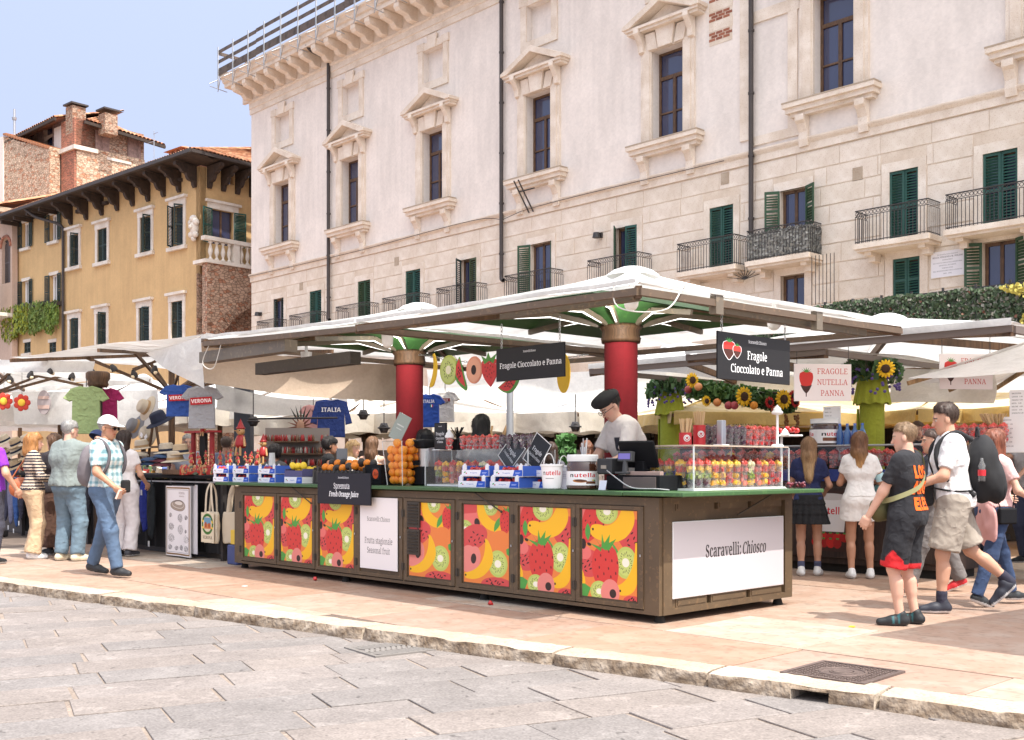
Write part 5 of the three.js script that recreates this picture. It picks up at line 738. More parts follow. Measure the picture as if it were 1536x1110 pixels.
const cupKinds={mix1:[[DRK,KIW,YEL],[RED2,1],'fruit cup of dark berries, kiwi and mango under strawberries'],mix2:[[YEL,YEL,RED2],[YEL,0],'fruit cup of yellow mango over strawberry'],mix3:[[RED2,RED,MANGO],[YEL,0],'fruit cup of red berries under yellow mango'],melon:[[PINK,RED2,PINK],[RED2,1],'fruit cup of pink watermelon and strawberry'],kiwi:[[YEL,KIW,CRM],[CRM,0],'fruit cup of mango and kiwi under pale banana'],straw:[[RED,RED,RED2],[RED2,1],'clear cup heaped with red strawberries'],dark:[[DRK,DRK,DRK],[DRK,0],'clear cup filled with dark blackberries and blueberries']};
const cupP={};for (const k in cupKinds) cupP[k]=cupProto(cupKinds[k][0],cupKinds[k][1]);
function cup(kind,x,y,z,where,group,s=1,sy){const o=cupP[kind].clone();o.name=numbered('fruit_cup');o.position.copy(KP(x,y,z));o.rotation.y=rr(0,6);o.scale.set(s,s*(sy||1),s);o.userData={label:cupKinds[kind][2]+ ' ' + where,category:'fruit cup',group};scene.add(o);}
// cardboard strawberry crates
const crateT=canvasTex(256,96,(x,w,h)=>{x.fillStyle='#eceaf2';x.fillRect(0,0,w,h);x.fillStyle='#2c57c0';x.beginPath();x.moveTo(186,0);x.lineTo(w,0);x.lineTo(w,h);x.lineTo(172,h);x.fill();x.fillStyle='#5d6fb8';x.font='bold 20px sans-serif';x.fillText('fragole',80,56);x.fillStyle='#3f9a45';x.beginPath();x.ellipse(30,40,7,14,0.5,0,7);x.fill();x.fillStyle='#c63a3a';x.beginPath();x.ellipse(44,56,7,9,0,0,7);x.fill();x.fillStyle='#cfd8ff';x.fillRect(194,40,44,6);x.fillRect(194,54,36,5);});
const crateM=printMat(crateT,0.7),crateWhite=MAT(0.78,0.77,0.8,0.8),crateBlue=MAT(0.05,0.13,0.55,0.75);
const crateProto=(()=>{
const o=new THREE.Group(),w=0.39,d=0.29,h=0.1;
mesh('tray',[b2(-w/2,w/2,0,0.006,-d/2,d/2),b2(-w/2,w/2,0.006,0.062,-d/2,-d/2 + 0.006)],crateWhite,o);
const fp=new THREE.PlaneGeometry(w,0.056).translate(0,0.034,d/2 + 0.001);mesh('front_board',[b2(-w/2,w/2,0.006,0.062,d/2 - 0.006,d/2)],crateWhite,o);mesh('front_print',fp,crateM,o,true);
for (const s of[-1,1]){mesh('end_board',[b2(s*w/2 - 0.004,s*w/2 + 0.004,0.006,0.1,-d/2 + 0.004,d/2 - 0.008)],crateBlue,o);for (const k of[-1,1]){mesh('corner_post',[rb(0.05,0.05,0.02,0.006,s*(w/2 - 0.03),0.085,k*(d/2 - 0.012)),rb(0.022,0.016,0.018,0.006,s*(w/2 - 0.03),0.115,k*(d/2 - 0.012))],crateWhite,o);}}
const st=[];for (let i=0;i<42;i++){const x=rr(-w/2 + 0.03,w/2 - 0.03),z=rr(-d/2 + 0.03,d/2 - 0.03);st.push(berryG(0.045,x,0.068 + rr(-0.012,0.012),z));if (i % 3===0) st.push(leafy(0.045,x,0.072,z));}
mesh('strawberries',MG(st),vFruit,o).userData.kind='stuff';return o;
})();
const crateAt=(x,y,z,label,group)=>{const o=crateProto.clone();o.name=numbered('strawberry_crate');o.position.copy(KP(x,y,z));o.rotation.y=KT;o.userData={label,category:'crate',group};scene.add(o);};
[KX(346,-0.2),KX(376,-0.2),KX(415,-0.2)].forEach((x,i)=>{for (const k of[0,1]) crateAt(x,CT + k*0.108,-0.2,(k?'upper':'lower') + ' strawberry crate in the ' +['end stack beside the souvenir table','middle stack of the left counter end','stack beside the lemon crate'][i],'strawberry crates at the left counter end');});
[KX(724,-0.14),KX(773,-0.14),KX(815,-0.3)].forEach((x,i)=>{for (const k of[0,1]) crateAt(x + k*0.03,CT + k*0.108,(i>1?-0.32:-0.14) - k*0.02,(k?'upper':'lower') + ' strawberry crate ' +['next to the acrylic case','in the middle stack by the black tent cards','half hidden behind the white bucket'][i],'strawberry crates in front of the tent cards');});
{// tower of stacked clear cups
const g=[];for (let i=0;i<9;i++) g.push(lathe([[0.001,0],[0.04,0],[0.055,0.1],[0.058,0.104]],16).translate(0,i*0.032,0));g.forEach(q=>q.scale(1,1,1));
const t=thing('cup_stack','tall stack of frosted plastic cups upside down behind the strawberry crates','cups',KP(KX(408,-0.45),CT,-0.45),KT);g.forEach((q,i)=>mesh('cup',lathe([[0.055 - i*0.002,0],[0.052 - i*0.002,0.1],[0.001,0.1]],16).translate(0,i*0.034,0),PHY(0.85,0.85,0.84,0.5,{transmission:0.5,thickness:0}),t));
}
const orangeG=new THREE.SphereGeometry(0.042,14,10),citrus=(c)=>MAT(...c,0.45,{bumpMap:T.stoneB,bumpScale:0.002}),orangeM=citrus([0.82,0.24,0.012]),orangeM2=citrus([0.86,0.30,0.02]),lemonM=citrus([0.86,0.6,0.03]),avoM=MAT(0.035,0.03,0.03,0.6,{bumpMap:T.stoneB,bumpScale:0.004});
const ball=(name,label,cat,mt,p,s,group)=>{const o=new THREE.Mesh(orangeG,mt);o.name=numbered(name);o.castShadow=o.receiveShadow=true;o.position.copy(p);o.scale.set(s,s*0.95,s);o.rotation.set(rr(0,3),rr(0,3),0);o.userData={label,category:cat,group};scene.add(o);return o;};
{// lemon crate, avocado and orange crates
const x=KX(456,-0.2),t=thing('lemon_crate','low purple and white cardboard crate holding lemons','crate',KP(x,CT,-0.2),KT);const c=crateProto.clone();mesh('lower_tray',[b2(-0.19,0.19,0,0.075,-0.15,0.15)],crateWhite,t);mesh('tray_print',new THREE.PlaneGeometry(0.38,0.07).translate(0,0.037,0.152),crateM,t,true);mesh('upper_tray',[b2(-0.19,0.19,0.08,0.09,-0.15,0.15),b2(-0.19,0.19,0.09,0.15,0.14,0.15),b2(-0.19,0.19,0.09,0.15,-0.15,-0.14),b2(-0.19,-0.18,0.09,0.17,-0.14,0.14),b2(0.18,0.19,0.09,0.17,-0.14,0.14)],MAT(0.09,0.085,0.2,0.7),t);
for (let i=0;i<9;i++){const q=ball('lemon','yellow lemon in the purple cardboard crate','lemon',lemonM,KP(x - 0.12 + (i % 3)*0.115,CT + 0.16 + (i>5?0.045:0),-0.2 + (Math.floor(i/3) - 1)*0.075),0.95,'lemons in the purple crate');q.scale.z*=1.25;}
const x2=KX(525,-0.24),t2=thing('black_fruit_crate','black slotted crate heaped with oranges and avocados behind the juice sign','crate',KP(x2,CT,-0.24),KT),w=0.98,d=0.36;
mesh('crate_body',[b2(-w/2,w/2,0,0.01,-d/2,d/2),b2(-w/2,w/2,0.01,0.15,d/2 - 0.012,d/2),b2(-w/2,w/2,0.01,0.15,-d/2,-d/2 + 0.012),b2(-w/2,-w/2 + 0.012,0.01,0.19,-d/2 + 0.012,d/2 - 0.012),b2(w/2 - 0.012,w/2,0.01,0.19,-d/2 + 0.012,d/2 - 0.012)],MAT(0.045,0.04,0.038,0.7),t2);
for (let i=0;i<12;i++) mesh('crate_rib',b2(-w/2 + 0.03 + i*0.08,-w/2 + 0.055 + i*0.08,0.02,0.16 + (i % 4===1?0.04:0),d/2,d/2 + 0.012),MAT(0.06,0.053,0.05,0.7),t2);
const lg=canvasTex(64,64,(x,W)=>{x.fillStyle='#0c0b0b';x.fillRect(0,0,64,64);x.fillStyle='#e2571e';x.beginPath();x.arc(32,32,26,0,7);x.fill();x.fillStyle='#5a1a08';x.font='italic bold 24px serif';x.fillText('Rio',14,40);});
const t3=thing('black_orange_box','black cardboard box with an orange round logo beside the orange bin','box',KP(KX(577,-0.26),CT,-0.26),KT);mesh('box_body',[b2(-0.14,0.14,0,0.22,-0.18,0.16)],m.black,t3);mesh('round_logo',new THREE.PlaneGeometry(0.13,0.13).translate(0.05,0.12,0.162),printMat(lg),t3,true);
for (let i=0;i<22;i++){const u=i % 8,v=Math.floor(i/8),av=(i*7) % 5<2;const p=KP(x2 - 0.4 + u*0.115 + v*0.03,CT + 0.185 + (v===1?0.05:0) + rr(-0.01,0.02),-0.36 + v*0.11);const b=ball(av?'avocado':'orange',av?'dark avocado heaped in the black slotted crate':'orange heaped in the black slotted crate',av?'avocado':'orange',av?avoM:orangeM,p,av?1.0:1.1,av?'avocados in the black crate':'oranges in the black crate');if (av) b.scale.y*=1.3;}
const cs=thing('price_card','small grey price card standing among the oranges','card',KP(KX(513,-0.4),CT + 0.17,-0.4),KT + 0.5);mesh('card',rb(0.14,0.24,0.006,0.002,0,0.12,0),MAT(0.2,0.21,0.22,0.4),cs);
}
{// acrylic bin of oranges with slanted card
const x=KX(607,-0.22),z=-0.22,t=thing('orange_bin','tall tapered clear bin full of oranges','bin',KP(x,CT,z),KT);
const w0=0.13,w1=0.17,H=0.47,wall=(a,b)=>patch((u,v)=>{const s=mix(w0,w1,v);return V(mix(a[0],b[0],u)*s,0.005 + v*H,mix(a[1],b[1],u)*s);},1,1);
const co=[[-1,1],[1,1],[1,-1],[-1,-1]];for (let k=0;k<4;k++) mesh('bin_wall',wall(co[k],co[(k + 1) % 4]),acrylic,t);mesh('bin_rim',[0,1,2,3].map(k=>bar(V(co[k][0]*w1,H,co[k][1]*w1),V(co[(k + 1) % 4][0]*w1,H,co[(k + 1) % 4][1]*w1),0.006)),acrylic,t);mesh('bin_base',b2(-w0,w0,0,0.01,-w0,w0),acrylic,t);
for (let l=0;l<6;l++) for (let a=-1;a<=1;a++) for (let b=-1;b<=1;b++){if (!a&&!b) continue;if (l===5&&(a + b) % 2===0) continue;const sp2=mix(0.083,0.108,l/5),o=l % 2?0.014:-0.014;ball('orange','orange packed in the tall clear bin','orange',(a + b + l) % 2?orangeM:orangeM2,KP(x + a*sp2*0.98 + o*(1 - Math.abs(a)),CT + 0.058 + l*0.079 + rr(-0.006,0.006),z + b*sp2*0.98 + o*(1 - Math.abs(b))),rr(1.08,1.2),'oranges in the clear bin');}
for (const[a,b]of co) mesh('bin_edge',bar(V(a*w0,0,b*w0),V(a*w1,H,b*w1),0.005),PHY(0.85,0.87,0.87,0.2,{transmission:0.4,thickness:0}),t);
const c=thing('slanted_card','grey green menu card leaning above the orange bin','card',KP(x - 0.06,CT + 0.48,z + 0.0),KT);mesh('card',rb(0.22,0.29,0.008,0.003).rotateX(-0.3).rotateZ(-0.35).translate(-0.02,0.14,0),MAT(0.30,0.33,0.28,0.3),c);mesh('card_text',[bx(0.12,0.012,0.002,0,0.02,0.006),bx(0.09,0.008,0.002,0,-0.02,0.006)].map(g=>g.rotateX(-0.3).rotateZ(-0.35).translate(-0.02,0.14,0)),MAT(0.6,0.6,0.55),c);
const j=thing('citrus_juicer','black and steel citrus juicer machine beside the orange bin','juicer',KP(KX(640,-0.42),CT,-0.42),KT);mesh('base',rb(0.24,0.2,0.3,0.02,0,0.1,0),m.black,j);mesh('drum',[cy(0.13,0.12,0.2,0,0.3,0,24)],m.steel,j);mesh('top',[rb(0.26,0.1,0.3,0.03,0,0.44,0),cy(0.07,0.09,0.06,0,0.51,0,18)],m.black,j);mesh('spout',bx(0.06,0.05,0.09,0,0.24,0.15),m.black,j);
}
function acrylicCase(label,x0,x1,z0,z1,h,lid=true){
const t=thing('acrylic_display_case',label,'display case',KP(0,CT,0),KT),th=0.006;
mesh('front_pane',b2(x0,x1,0.02,h,z1 - th,z1),acrylic,t);mesh('back_pane',b2(x0,x1,0.02,h,z0,z0 + th),acrylic,t);mesh('side_pane',b2(x0,x0 + th,0.02,h,z0 + th,z1 - th),acrylic,t);mesh('side_pane',b2(x1 - th,x1,0.02,h,z0 + th,z1 - th),acrylic,t);mesh('top_pane',b2(x0,x1,h,h + th,z0,z1),acrylic,t);
const E=PHY(0.9,0.92,0.92,0.2,{transmission:0.5,thickness:0});for (const[a,b]of[[x0,z0],[x0,z1],[x1,z0],[x1,z1]]) mesh('edge_strip',b2(a - 0.005,a + 0.005,0,h + 0.004,b - 0.005,b + 0.005),E,t);mesh('tray',b2(x0 + 0.01,x1 - 0.01,0.0,0.018,z0 + 0.01,z1 - 0.01),m.white,t);return t;
}
{// case beside the juicer
const z1=-0.2,x0=KX(638,z1),x1=KX(792,z1);acrylicCase('long clear acrylic case of fruit cups beside the juicer',x0,x1,z1 - 0.36,z1,0.36);
['mix1','mix2','melon','mix3','melon','straw','kiwi','mix1','straw'].forEach((k,i)=>{cup(k,x0 + 0.1 + i*0.115,CT + 0.02,z1 - 0.1,'in the case by the juicer','fruit cups in the acrylic case by the juicer',1.08,1.35);if (i % 2) cup(k,x0 + 0.16 + i*0.115,CT + 0.02,z1 - 0.22,'in the case by the juicer','fruit cups in the acrylic case by the juicer',1.08,1.35);});
for (let i=0;i<11;i++) cup(i<6?'straw':'dark',KX(695,z1 - 0.12) + i*0.098,CT + 0.367,z1 - 0.12,'on the case by the juicer','berry cups on the case by the juicer',0.92);
const s=thing('menu_stand','black menu card reading Fragole standing on the acrylic case','sign',KP(KX(660,z1 - 0.1),CT + 0.37,z1 - 0.1),KT),mt=printMat(canvasTex(160,240,(x,w,h)=>{bg(x,w,h);serif(x,'Fragole',80,110,40,{w:120});serif(x,'Cioccolato',80,150,30,{w:120});serif(x,'e Panna',80,184,30,{w:84});serif(x,'Scaravelli',80,30,14,{w:50});}));mesh('card',rb(0.2,0.28,0.012,0.004,0,0.145,-0.01),m.black,s);mesh('print',new THREE.PlaneGeometry(0.18,0.26).translate(0,0.145,0.0),mt,s,true);mesh('foot',b2(-0.06,0.06,0,0.008,-0.05,0.06),m.white,s);
const w=thing('cream_cup','plastic cup of strawberries topped with whipped cream next to the menu card','cup',KP(KX(674,z1 - 0.1),CT + 0.367,z1 - 0.1),0);const c=cupP.straw.clone();c.children.forEach(k=>{const q=k.clone();w.add(q);});mesh('whipped_cream',lathe([[0.045,0],[0.048,0.02],[0.035,0.035],[0.036,0.045],[0.02,0.06],[0.02,0.066],[0.001,0.095]],14).translate(0,0.13,0),m.white,w);
const st=thing('straw_holder','black holder with black straws behind the cream cup','holder',KP(KX(686,z1 - 0.22),CT + 0.367,z1 - 0.22),KT);mesh('box',rb(0.11,0.12,0.08,0.008,0,0.06,0),m.black,st);for (let i=0;i<12;i++) mesh('straw',bar(V(rr(-0.03,0.03),0.1,rr(-0.02,0.02)),V(rr(-0.09,0.09),0.24,rr(-0.05,0.03)),0.005,0.005,6),m.black,st);
const jr=thing('jar_row','row of small brown jars on a steel tray behind the case','jars',KP(KX(790,-0.62),CT,-0.62),KT);mesh('tray',rb(0.5,0.16,0.2,0.01,0,0.08,0),m.steelDull,jr);for (let i=0;i<5;i++) mesh('jar',[cy(0.045,0.045,0.11,-0.2 + i*0.1,0.22,0.0,14),cy(0.047,0.047,0.02,-0.2 + i*0.1,0.285,0,14)],MAT(0.16,0.08,0.06,0.3),jr);
}
// black tent cards pinned over the crates
[[768,'over the middle strawberry crates'],[806,'beside the white bucket']].forEach(([px,wh],i)=>{const z=-0.3,p=KP(KX(px,z),CT + 0.19,z),t=thing('tent_card','tilted black card with white edge reading Fragole ' + wh,'card',p,KT),mt=printMat(canvasTex(200,240,(x,w,h)=>{bg(x,w,h);x.strokeStyle='#e8e4de';x.lineWidth=8;x.strokeRect(3,3,w - 6,h - 6);serif(x,'Fragole',100,130,46,{w:120});serif(x,'Cioccolato e Panna',100,175,30,{w:150});}));const a=i?-0.55:-0.72;mesh('card',rb(0.25,0.3,0.008,0.002).rotateZ(a).rotateX(-0.15).translate(0,0.15,0),m.black,t);mesh('print',new THREE.PlaneGeometry(0.25,0.3).translate(0,0,0.006).rotateZ(a).rotateX(-0.15).translate(0,0.15,0),mt,t,true);});
{// buckets, big spread jar, cards, utensils
const wordmark=(x,w,h,s)=>{x.font='bold ' + s + 'px sans-serif';x.textAlign='center';const L=x.measureText('nutella').width;x.textAlign='left';x.fillStyle='#1a1412';x.fillText('n',w/2 - L/2,h);x.fillStyle='#cf2630';x.fillText('utella',w/2 - L/2 + x.measureText('n').width,h);};
const bt=canvasTex(512,160,(x,w,h)=>{x.fillStyle='#f2efee';x.fillRect(0,0,w,h);x.save();wordmark(x,w*0.64,62,46);x.fillStyle='#8a8482';x.fillRect(110,84,70,5);x.restore();});
const bucket=(px,z,lab,s)=>{const t=thing('white_bucket',lab,'bucket',KP(KX(px,z),CT,z),KT + 0.1);mesh('bucket_body',[lathe([[0.001,0],[0.078,0],[0.082,0.01]],28),lathe([[0.1,0.2],[0.106,0.205],[0.106,0.225],[0.098,0.225],[0.001,0.22]],28)].map(g=>g.scale(s,s,s)),m.white,t);mesh('bucket_print',new THREE.CylinderGeometry(0.1*s,0.082*s,0.19*s,32,1,true).translate(0,0.105*s,0),printMat(bt,0.35),t,true);mesh('handle',tube(Array.from({length:9},(_,i)=>V(Math.cos(i/8*Math.PI)*0.105,0.21 + Math.sin(i/8*Math.PI)*0.11,0.03)),0.005,24,6).scale(s,s,s),m.white,t);return t;};
bucket(828,-0.04,'white plastic spread bucket with arched handle in front of the tent card',1.0).rotation.y=KT - 1.26;bucket(850,-0.4,'second white bucket half hidden behind the printed price list',0.95).rotation.y=KT - 1.26;
const z=-0.2,jx=KX(874,z),t=thing('giant_spread_jar','giant chocolate spread jar with white lid and printed label','jar',KP(jx,CT,z),KT),lt=canvasTex(1024,220,(x,w,h)=>{x.fillStyle='#f4f1ef';x.fillRect(0,0,w,h);x.save();x.translate(250,0);wordmark(x,230,92,84);x.fillStyle='#b9793c';x.beginPath();x.ellipse(85,152,75,26,0.05,0,7);x.fill();x.fillStyle='#5b2d18';x.beginPath();x.ellipse(95,146,62,18,0.05,0,7);x.fill();x.fillStyle='#6a3a20';x.fillRect(150,156,110,40);x.fillStyle='#e3c23a';x.beginPath();x.ellipse(225,140,14,10,0,0,7);x.fill();x.fillStyle='#3f9a45';x.beginPath();x.ellipse(245,142,12,8,0,0,7);x.fill();x.restore();});
const jr=0.145;mesh('jar_glass',lathe([[0.001,0],[jr*0.97,0],[jr,0.015],[jr*0.985,0.18],[jr*0.97,0.215],[jr*0.9,0.24],[jr*0.9,0.25]],32),PHY(0.07,0.028,0.016,0.08,{clearcoat:1}),t);mesh('label_print',new THREE.CylinderGeometry(jr*1.005,jr*1.01,0.125,40,1,true).translate(0,0.1,0),printMat(lt,0.4),t,true).rotation.y=-1.49;mesh('lid',lathe([[jr*0.9,0],[jr*0.97,0],[jr*0.97,0.05],[jr*0.93,0.06],[0.001,0.062]],32).translate(0,0.25,0),m.white,t);
const c1=thing('printed_card','lilac grey printed price list between bucket and giant jar','card',KP(KX(850,-0.12),CT,-0.12),KT);mesh('card',[rb(0.13,0.165,0.004,0.001).rotateX(-0.12).translate(0,0.083,0)],MAT(0.62,0.6,0.66,0.6),c1);mesh('text_line',[0,1,2,3,4,5].map(i=>bx(0.08 - (i % 3)*0.01,0.004,0.002,-0.01,0.13 - i*0.018,0.0)),MAT(0.35,0.33,0.38),c1);
const c2=thing('small_card','small white card leaning at the foot of the giant jar','card',KP(KX(904,-0.1),CT,-0.1),KT);mesh('card',rb(0.08,0.085,0.004,0.001).rotateX(-0.25).translate(0,0.042,0),MAT(0.7,0.72,0.8,0.5),c2);
const u=thing('utensil_glass','tall glass holding steel tongs and plastic spoons behind the giant jar','glass',KP(KX(877,-0.42),CT + 0.12,-0.42),KT);mesh('glass',lathe([[0.001,0],[0.045,0],[0.05,0.22]],18),acrylic,u);mesh('stand',b2(-0.08,0.08,-0.12,0,-0.08,0.08),m.steelDull,u);for (let i=0;i<6;i++) mesh('utensil',bar(V(0,0.02,0),V(-0.05 + i*0.025,0.26 + (i % 3)*0.04,0.01*i),0.006),i % 2?m.white:m.steel,u);
}
{// till: printer, customer display, tablet, cash drawer, cable
const z=-0.3,x=KX(945,z),t=thing('cash_drawer','black cash drawer under the till screen','cash drawer',KP(x + 0.12,CT,z - 0.1),KT);mesh('drawer',rb(0.6,0.13,0.42,0.008,0,0.065,0),m.black,t);mesh('drawer_front',rb(0.36,0.1,0.01,0.003,0.08,0.065,0.213),MAT(0.10,0.075,0.07,0.4),t);mesh('lid_strip',rb(0.38,0.035,0.05,0.006,0.1,0.145,0.17),MAT(0.32,0.22,0.19,0.5),t);
const p=thing('receipt_printer','black receipt printer beside the giant jar','printer',KP(KX(917,-0.25),CT + 0.135,-0.25),KT);mesh('body',[rb(0.17,0.14,0.2,0.015,0,0.07,0)],MAT(0.025,0.025,0.027,0.5),p);mesh('paper_slot',b2(-0.06,0.06,0.14,0.144,-0.02,0.0),m.white,p);mesh('badge',b2(-0.03,0.03,0.05,0.08,0.1,0.104),MAT(0.35,0.3,0.25),p);
const d=thing('customer_display','small customer display with violet screen beside the tablet','display',KP(KX(938,-0.22),CT + 0.17,-0.22),KT);mesh('head',rb(0.16,0.09,0.05,0.008,0,0.12,0).rotateX(-0.1),MAT(0.06,0.06,0.062,0.5),d);mesh('screen',rb(0.13,0.05,0.004,0.001,0,0.12,0.028).rotateX(-0.1),MAT(0.05,0.04,0.16,0.2,{emissive:new THREE.Color(0.2,0.16,0.45),emissiveIntensity:0.5}),d);mesh('stem',[cy(0.02,0.03,0.1,0,0.04,0),rb(0.14,0.02,0.12,0.006,0,-0.02,0)],MAT(0.06,0.06,0.062,0.5),d);
const s=thing('till_screen','black till touch screen seen from behind in front of the vendor','screen',KP(KX(958,-0.34),CT + 0.15,-0.34),KT);mesh('panel',rb(0.34,0.26,0.03,0.012).rotateX(0.5).rotateY(0.25).translate(0,0.16,0),m.black,s);mesh('stand',[rb(0.1,0.1,0.1,0.01,0,0.05,-0.05),rb(0.22,0.02,0.2,0.005,0,0.0,-0.04)],m.black,s);
solo('twisted_cable',tube([KP(KX(908,-0.1),CT + 0.17,-0.12),KP(KX(925,-0.05),CT + 0.1,-0.06),KP(KX(945,-0.04),CT + 0.03,-0.05),KP(KX(985,-0.05),CT + 0.02,-0.06),KP(KX(1004,-0.1),CT + 0.012,-0.1)],0.006,40,6),m.steelDull,'grey twisted cable hanging from the till across the counter top','cable');
}
{// big case on the counter end, in the sun
const x0=KL - 0.62,x1=KL + 0.02,z1=-0.42,z0=-1.86,t=acrylicCase('large clear acrylic case packed with bright fruit cups on the counter end',x0,x1,z0,z1,0.37);
mesh('shelf_board',b2(x0,x1,0.376,0.388,z0,z1),PHY(0.75,0.62,0.5,0.3,{transmission:0.4,thickness:0}),t);
const seq=['mix1','mix1','mix1','mix2','mix2','mix3','mix2','melon','kiwi','melon','mix2','straw','mix3'];const n=seq.length;
for (let i=0;i<n;i++) cup(seq[i],x1 - 0.08,CT + 0.02,z1 - 0.07 - i*(z1 - z0 - 0.14)/(n - 1),'in the counter end case','fruit cups in the counter end case',1.06,1.42);
for (let i=0;i<n;i++) cup(seq[(i*5 + 3) % n],x1 - 0.2,CT + 0.02,z1 - 0.1 - i*(z1 - z0 - 0.14)/(n - 1),'in the counter end case','fruit cups in the counter end case',1.06,1.42);
for (let i=0;i<4;i++) cup(seq[i],x0 + 0.1 + i*0.11,CT + 0.02,z1 - 0.08,'in the counter end case','fruit cups in the counter end case',1.06,1.42);
for (let i=0;i<5;i++) cup('straw',x1 - 0.34,CT + 0.1,z1 - 0.7 - i*0.09,'in the counter end case','fruit cups in the counter end case',1.25);
for (let r=0;r<2;r++) for (let i=0;i<10;i++) cup(i<5?'dark':'straw',x1 - 0.22 - r*0.12,CT + 0.39,KZ(1074 + r*4,x1 - 0.22) - i*0.1,'on the counter end case','berry cups on the counter end case',1.0,1.15);
const holder=(px,h,lab)=>{const xx=x1 - 0.3,o=thing('skewer_holder',lab,'holder',KP(xx,CT + 0.39,KZ(px,xx)),KT);mesh('red_tube',cy(0.055,0.055,h,0,h/2,0,20),MAT(0.5,0.02,0.025,0.4),o);mesh('white_emblem',[new THREE.TorusGeometry(0.026,0.004,5,16).translate(0,h*0.55,0.057),new THREE.TorusGeometry(0.014,0.004,5,12).translate(0.0,h*0.57,0.058)].map(g=>g.rotateY(0.9)),m.white,o);const sk=[];for (let i=0;i<40;i++){const a=rr(0,6.3),r=Math.sqrt(rnd())*0.045;sk.push(bar(V(Math.cos(a)*r*0.7,h*0.5,Math.sin(a)*r*0.7),V(Math.cos(a)*r*1.4,h + 0.12 + rr(-0.01,0.01),Math.sin(a)*r*1.4),0.004,0.004,4));}const s=mesh('wooden_skewers',sk,MAT(0.68,0.48,0.27,0.8),o);s.userData.kind='stuff';};
holder(1028,0.11,'short red tube of wooden skewers near the green column');holder(1049,0.18,'tall red tube of wooden skewers with white emblem');const xn=x1 - 0.1,nd=thing('napkin_dispenser','upright steel napkin dispenser on the counter end case','dispenser',KP(xn,CT + 0.39,KZ(1082,xn)),KT);mesh('body',rb(0.06,0.22,0.06,0.006,0,0.11,0),m.steel,nd);mesh('foot',rb(0.1,0.008,0.1,0.002,0,0.004,0),m.white,nd);
const cr=thing('cream_display','white whipped cream display figure rising above the berry cups','display',KP(x1 - 0.1,CT + 0.39,KZ(1166,x1 - 0.1)),0);mesh('post',[cy(0.012,0.012,0.3,0,0.15,0),cy(0.05,0.06,0.02,0,0.01,0)],m.white,cr);for (const[y,s]of[[0.3,1],[0.1,0.8]]) mesh('cream_swirl',lathe([[0.001,-0.01],[0.05,0],[0.055,0.02],[0.035,0.04],[0.038,0.05],[0.001,0.09]],12).scale(s,s,s).translate(y<0.2?0.07:0,y,0),m.white,cr);
for (let i=0;i<3;i++){const o=thing('berry_punnet','small clear punnet of dark berries at the shelf end','punnet',KP(KL + 0.18,CT,-1.84 + i*0.12),KT,'punnets at the shelf end');mesh('box',[b2(-0.05,0.05,0,0.06,-0.05,0.05)],acrylic,o);const q=[];for (let k=0;k<14;k++) q.push(lump(0.016,rr(-0.03,0.03),0.02 + rr(0,0.035),rr(-0.03,0.03),k % 3?[0.2,0.01,0.03]:DRK));mesh('berries',MG(q),vFruit,o);}
}
// ---------- market stalls and umbrellas round the kiosk ----------
function marketUmbrella(label,pos,w,d,turn,eave,apex,mat,o={}){
const t=thing('market_umbrella',label,'umbrella',pos,turn),ap=V(o.ax||0,apex,o.az||0),c=[V(-w/2,eave,d/2),V(w/2,eave,d/2),V(w/2,eave,-d/2),V(-w/2,eave,-d/2)];
mesh('canopy',roofSheet(ap,c,o.sag??0.08,10),mat,t);
const pm=o.post||m.woodMid;if (!o.noPost){mesh('post',cy(0.05,0.055,apex - 0.1,ap.x,(apex - 0.1)/2,ap.z,12),pm,t);mesh('base',[rb(0.7,0.12,0.7,0.03,ap.x,0.06,ap.z)],m.darkIron,t);mesh('hub',cy(0.09,0.07,0.16,ap.x,apex - 0.75,ap.z,12),pm,t);}
mesh('finial',lathe([[0.001,0.1],[0.06,0.09],[0.14,0.04],[0.2,0]],14).translate(ap.x,apex - 0.02,ap.z),mat,t);
const mids=[0,1,2,3].map(k=>c[k].clone().lerp(c[(k + 1) % 4],0.5)),all=[...c,...mids];
all.forEach(e=>{const dn=V(0,-0.05,0),r0=ap.clone().add(V(0,-0.12,0)),r1=e.clone().add(dn);if (o.sag !==0) r1.y -=0.01;mesh('rib',beam(r0,r1,0.035,0.05),pm,t);if (!o.noPost) mesh('strut',beam(V(ap.x,apex - 0.75,ap.z),r0.clone().lerp(r1,0.55),0.035,0.045),pm,t);});
if (o.val) for (let k=0;k<4;k++){const a=c[k],b=c[(k + 1) % 4],L=a.distanceTo(b);mesh('valance',patch((u,v)=>a.clone().lerp(b,u).add(V(0,-o.val*v*(1 - 0.12*Math.abs(Math.sin(u*L*4))),0)).addScaledVector(V(a.x + b.x,0,a.z + b.z).normalize(),0.02 + 0.05*v*Math.sin(u*23 + k)*0.6),Math.ceil(L*8),3),o.valMat||mat,t);}
return t;
}
const D3=(px,d,y=0)=>V((px - 768)/F*d,y,-d);
function drape(name,label,P0,P1,h0,h1,mat,o={}){// hanging cloth between two points
return solo(name,patch((u,v)=>{const p=P0.clone().lerp(P1,u),h=mix(h0,h1,u)*(1 + (o.swag||0)*Math.sin(Math.PI*u));p.y -=h*v + (o.sag||0)*Math.sin(Math.PI*u);const n=P1.clone().sub(P0).setY(0).normalize(),q=V(n.z,0,-n.x);p.addScaledVector(q,(o.wave??0.06)*Math.sin(u*(o.f||14) + v*2)*(0.3 + v) + (o.bel||0)*Math.sin(Math.PI*v));return p;},48,12),mat,label,'cloth');
}
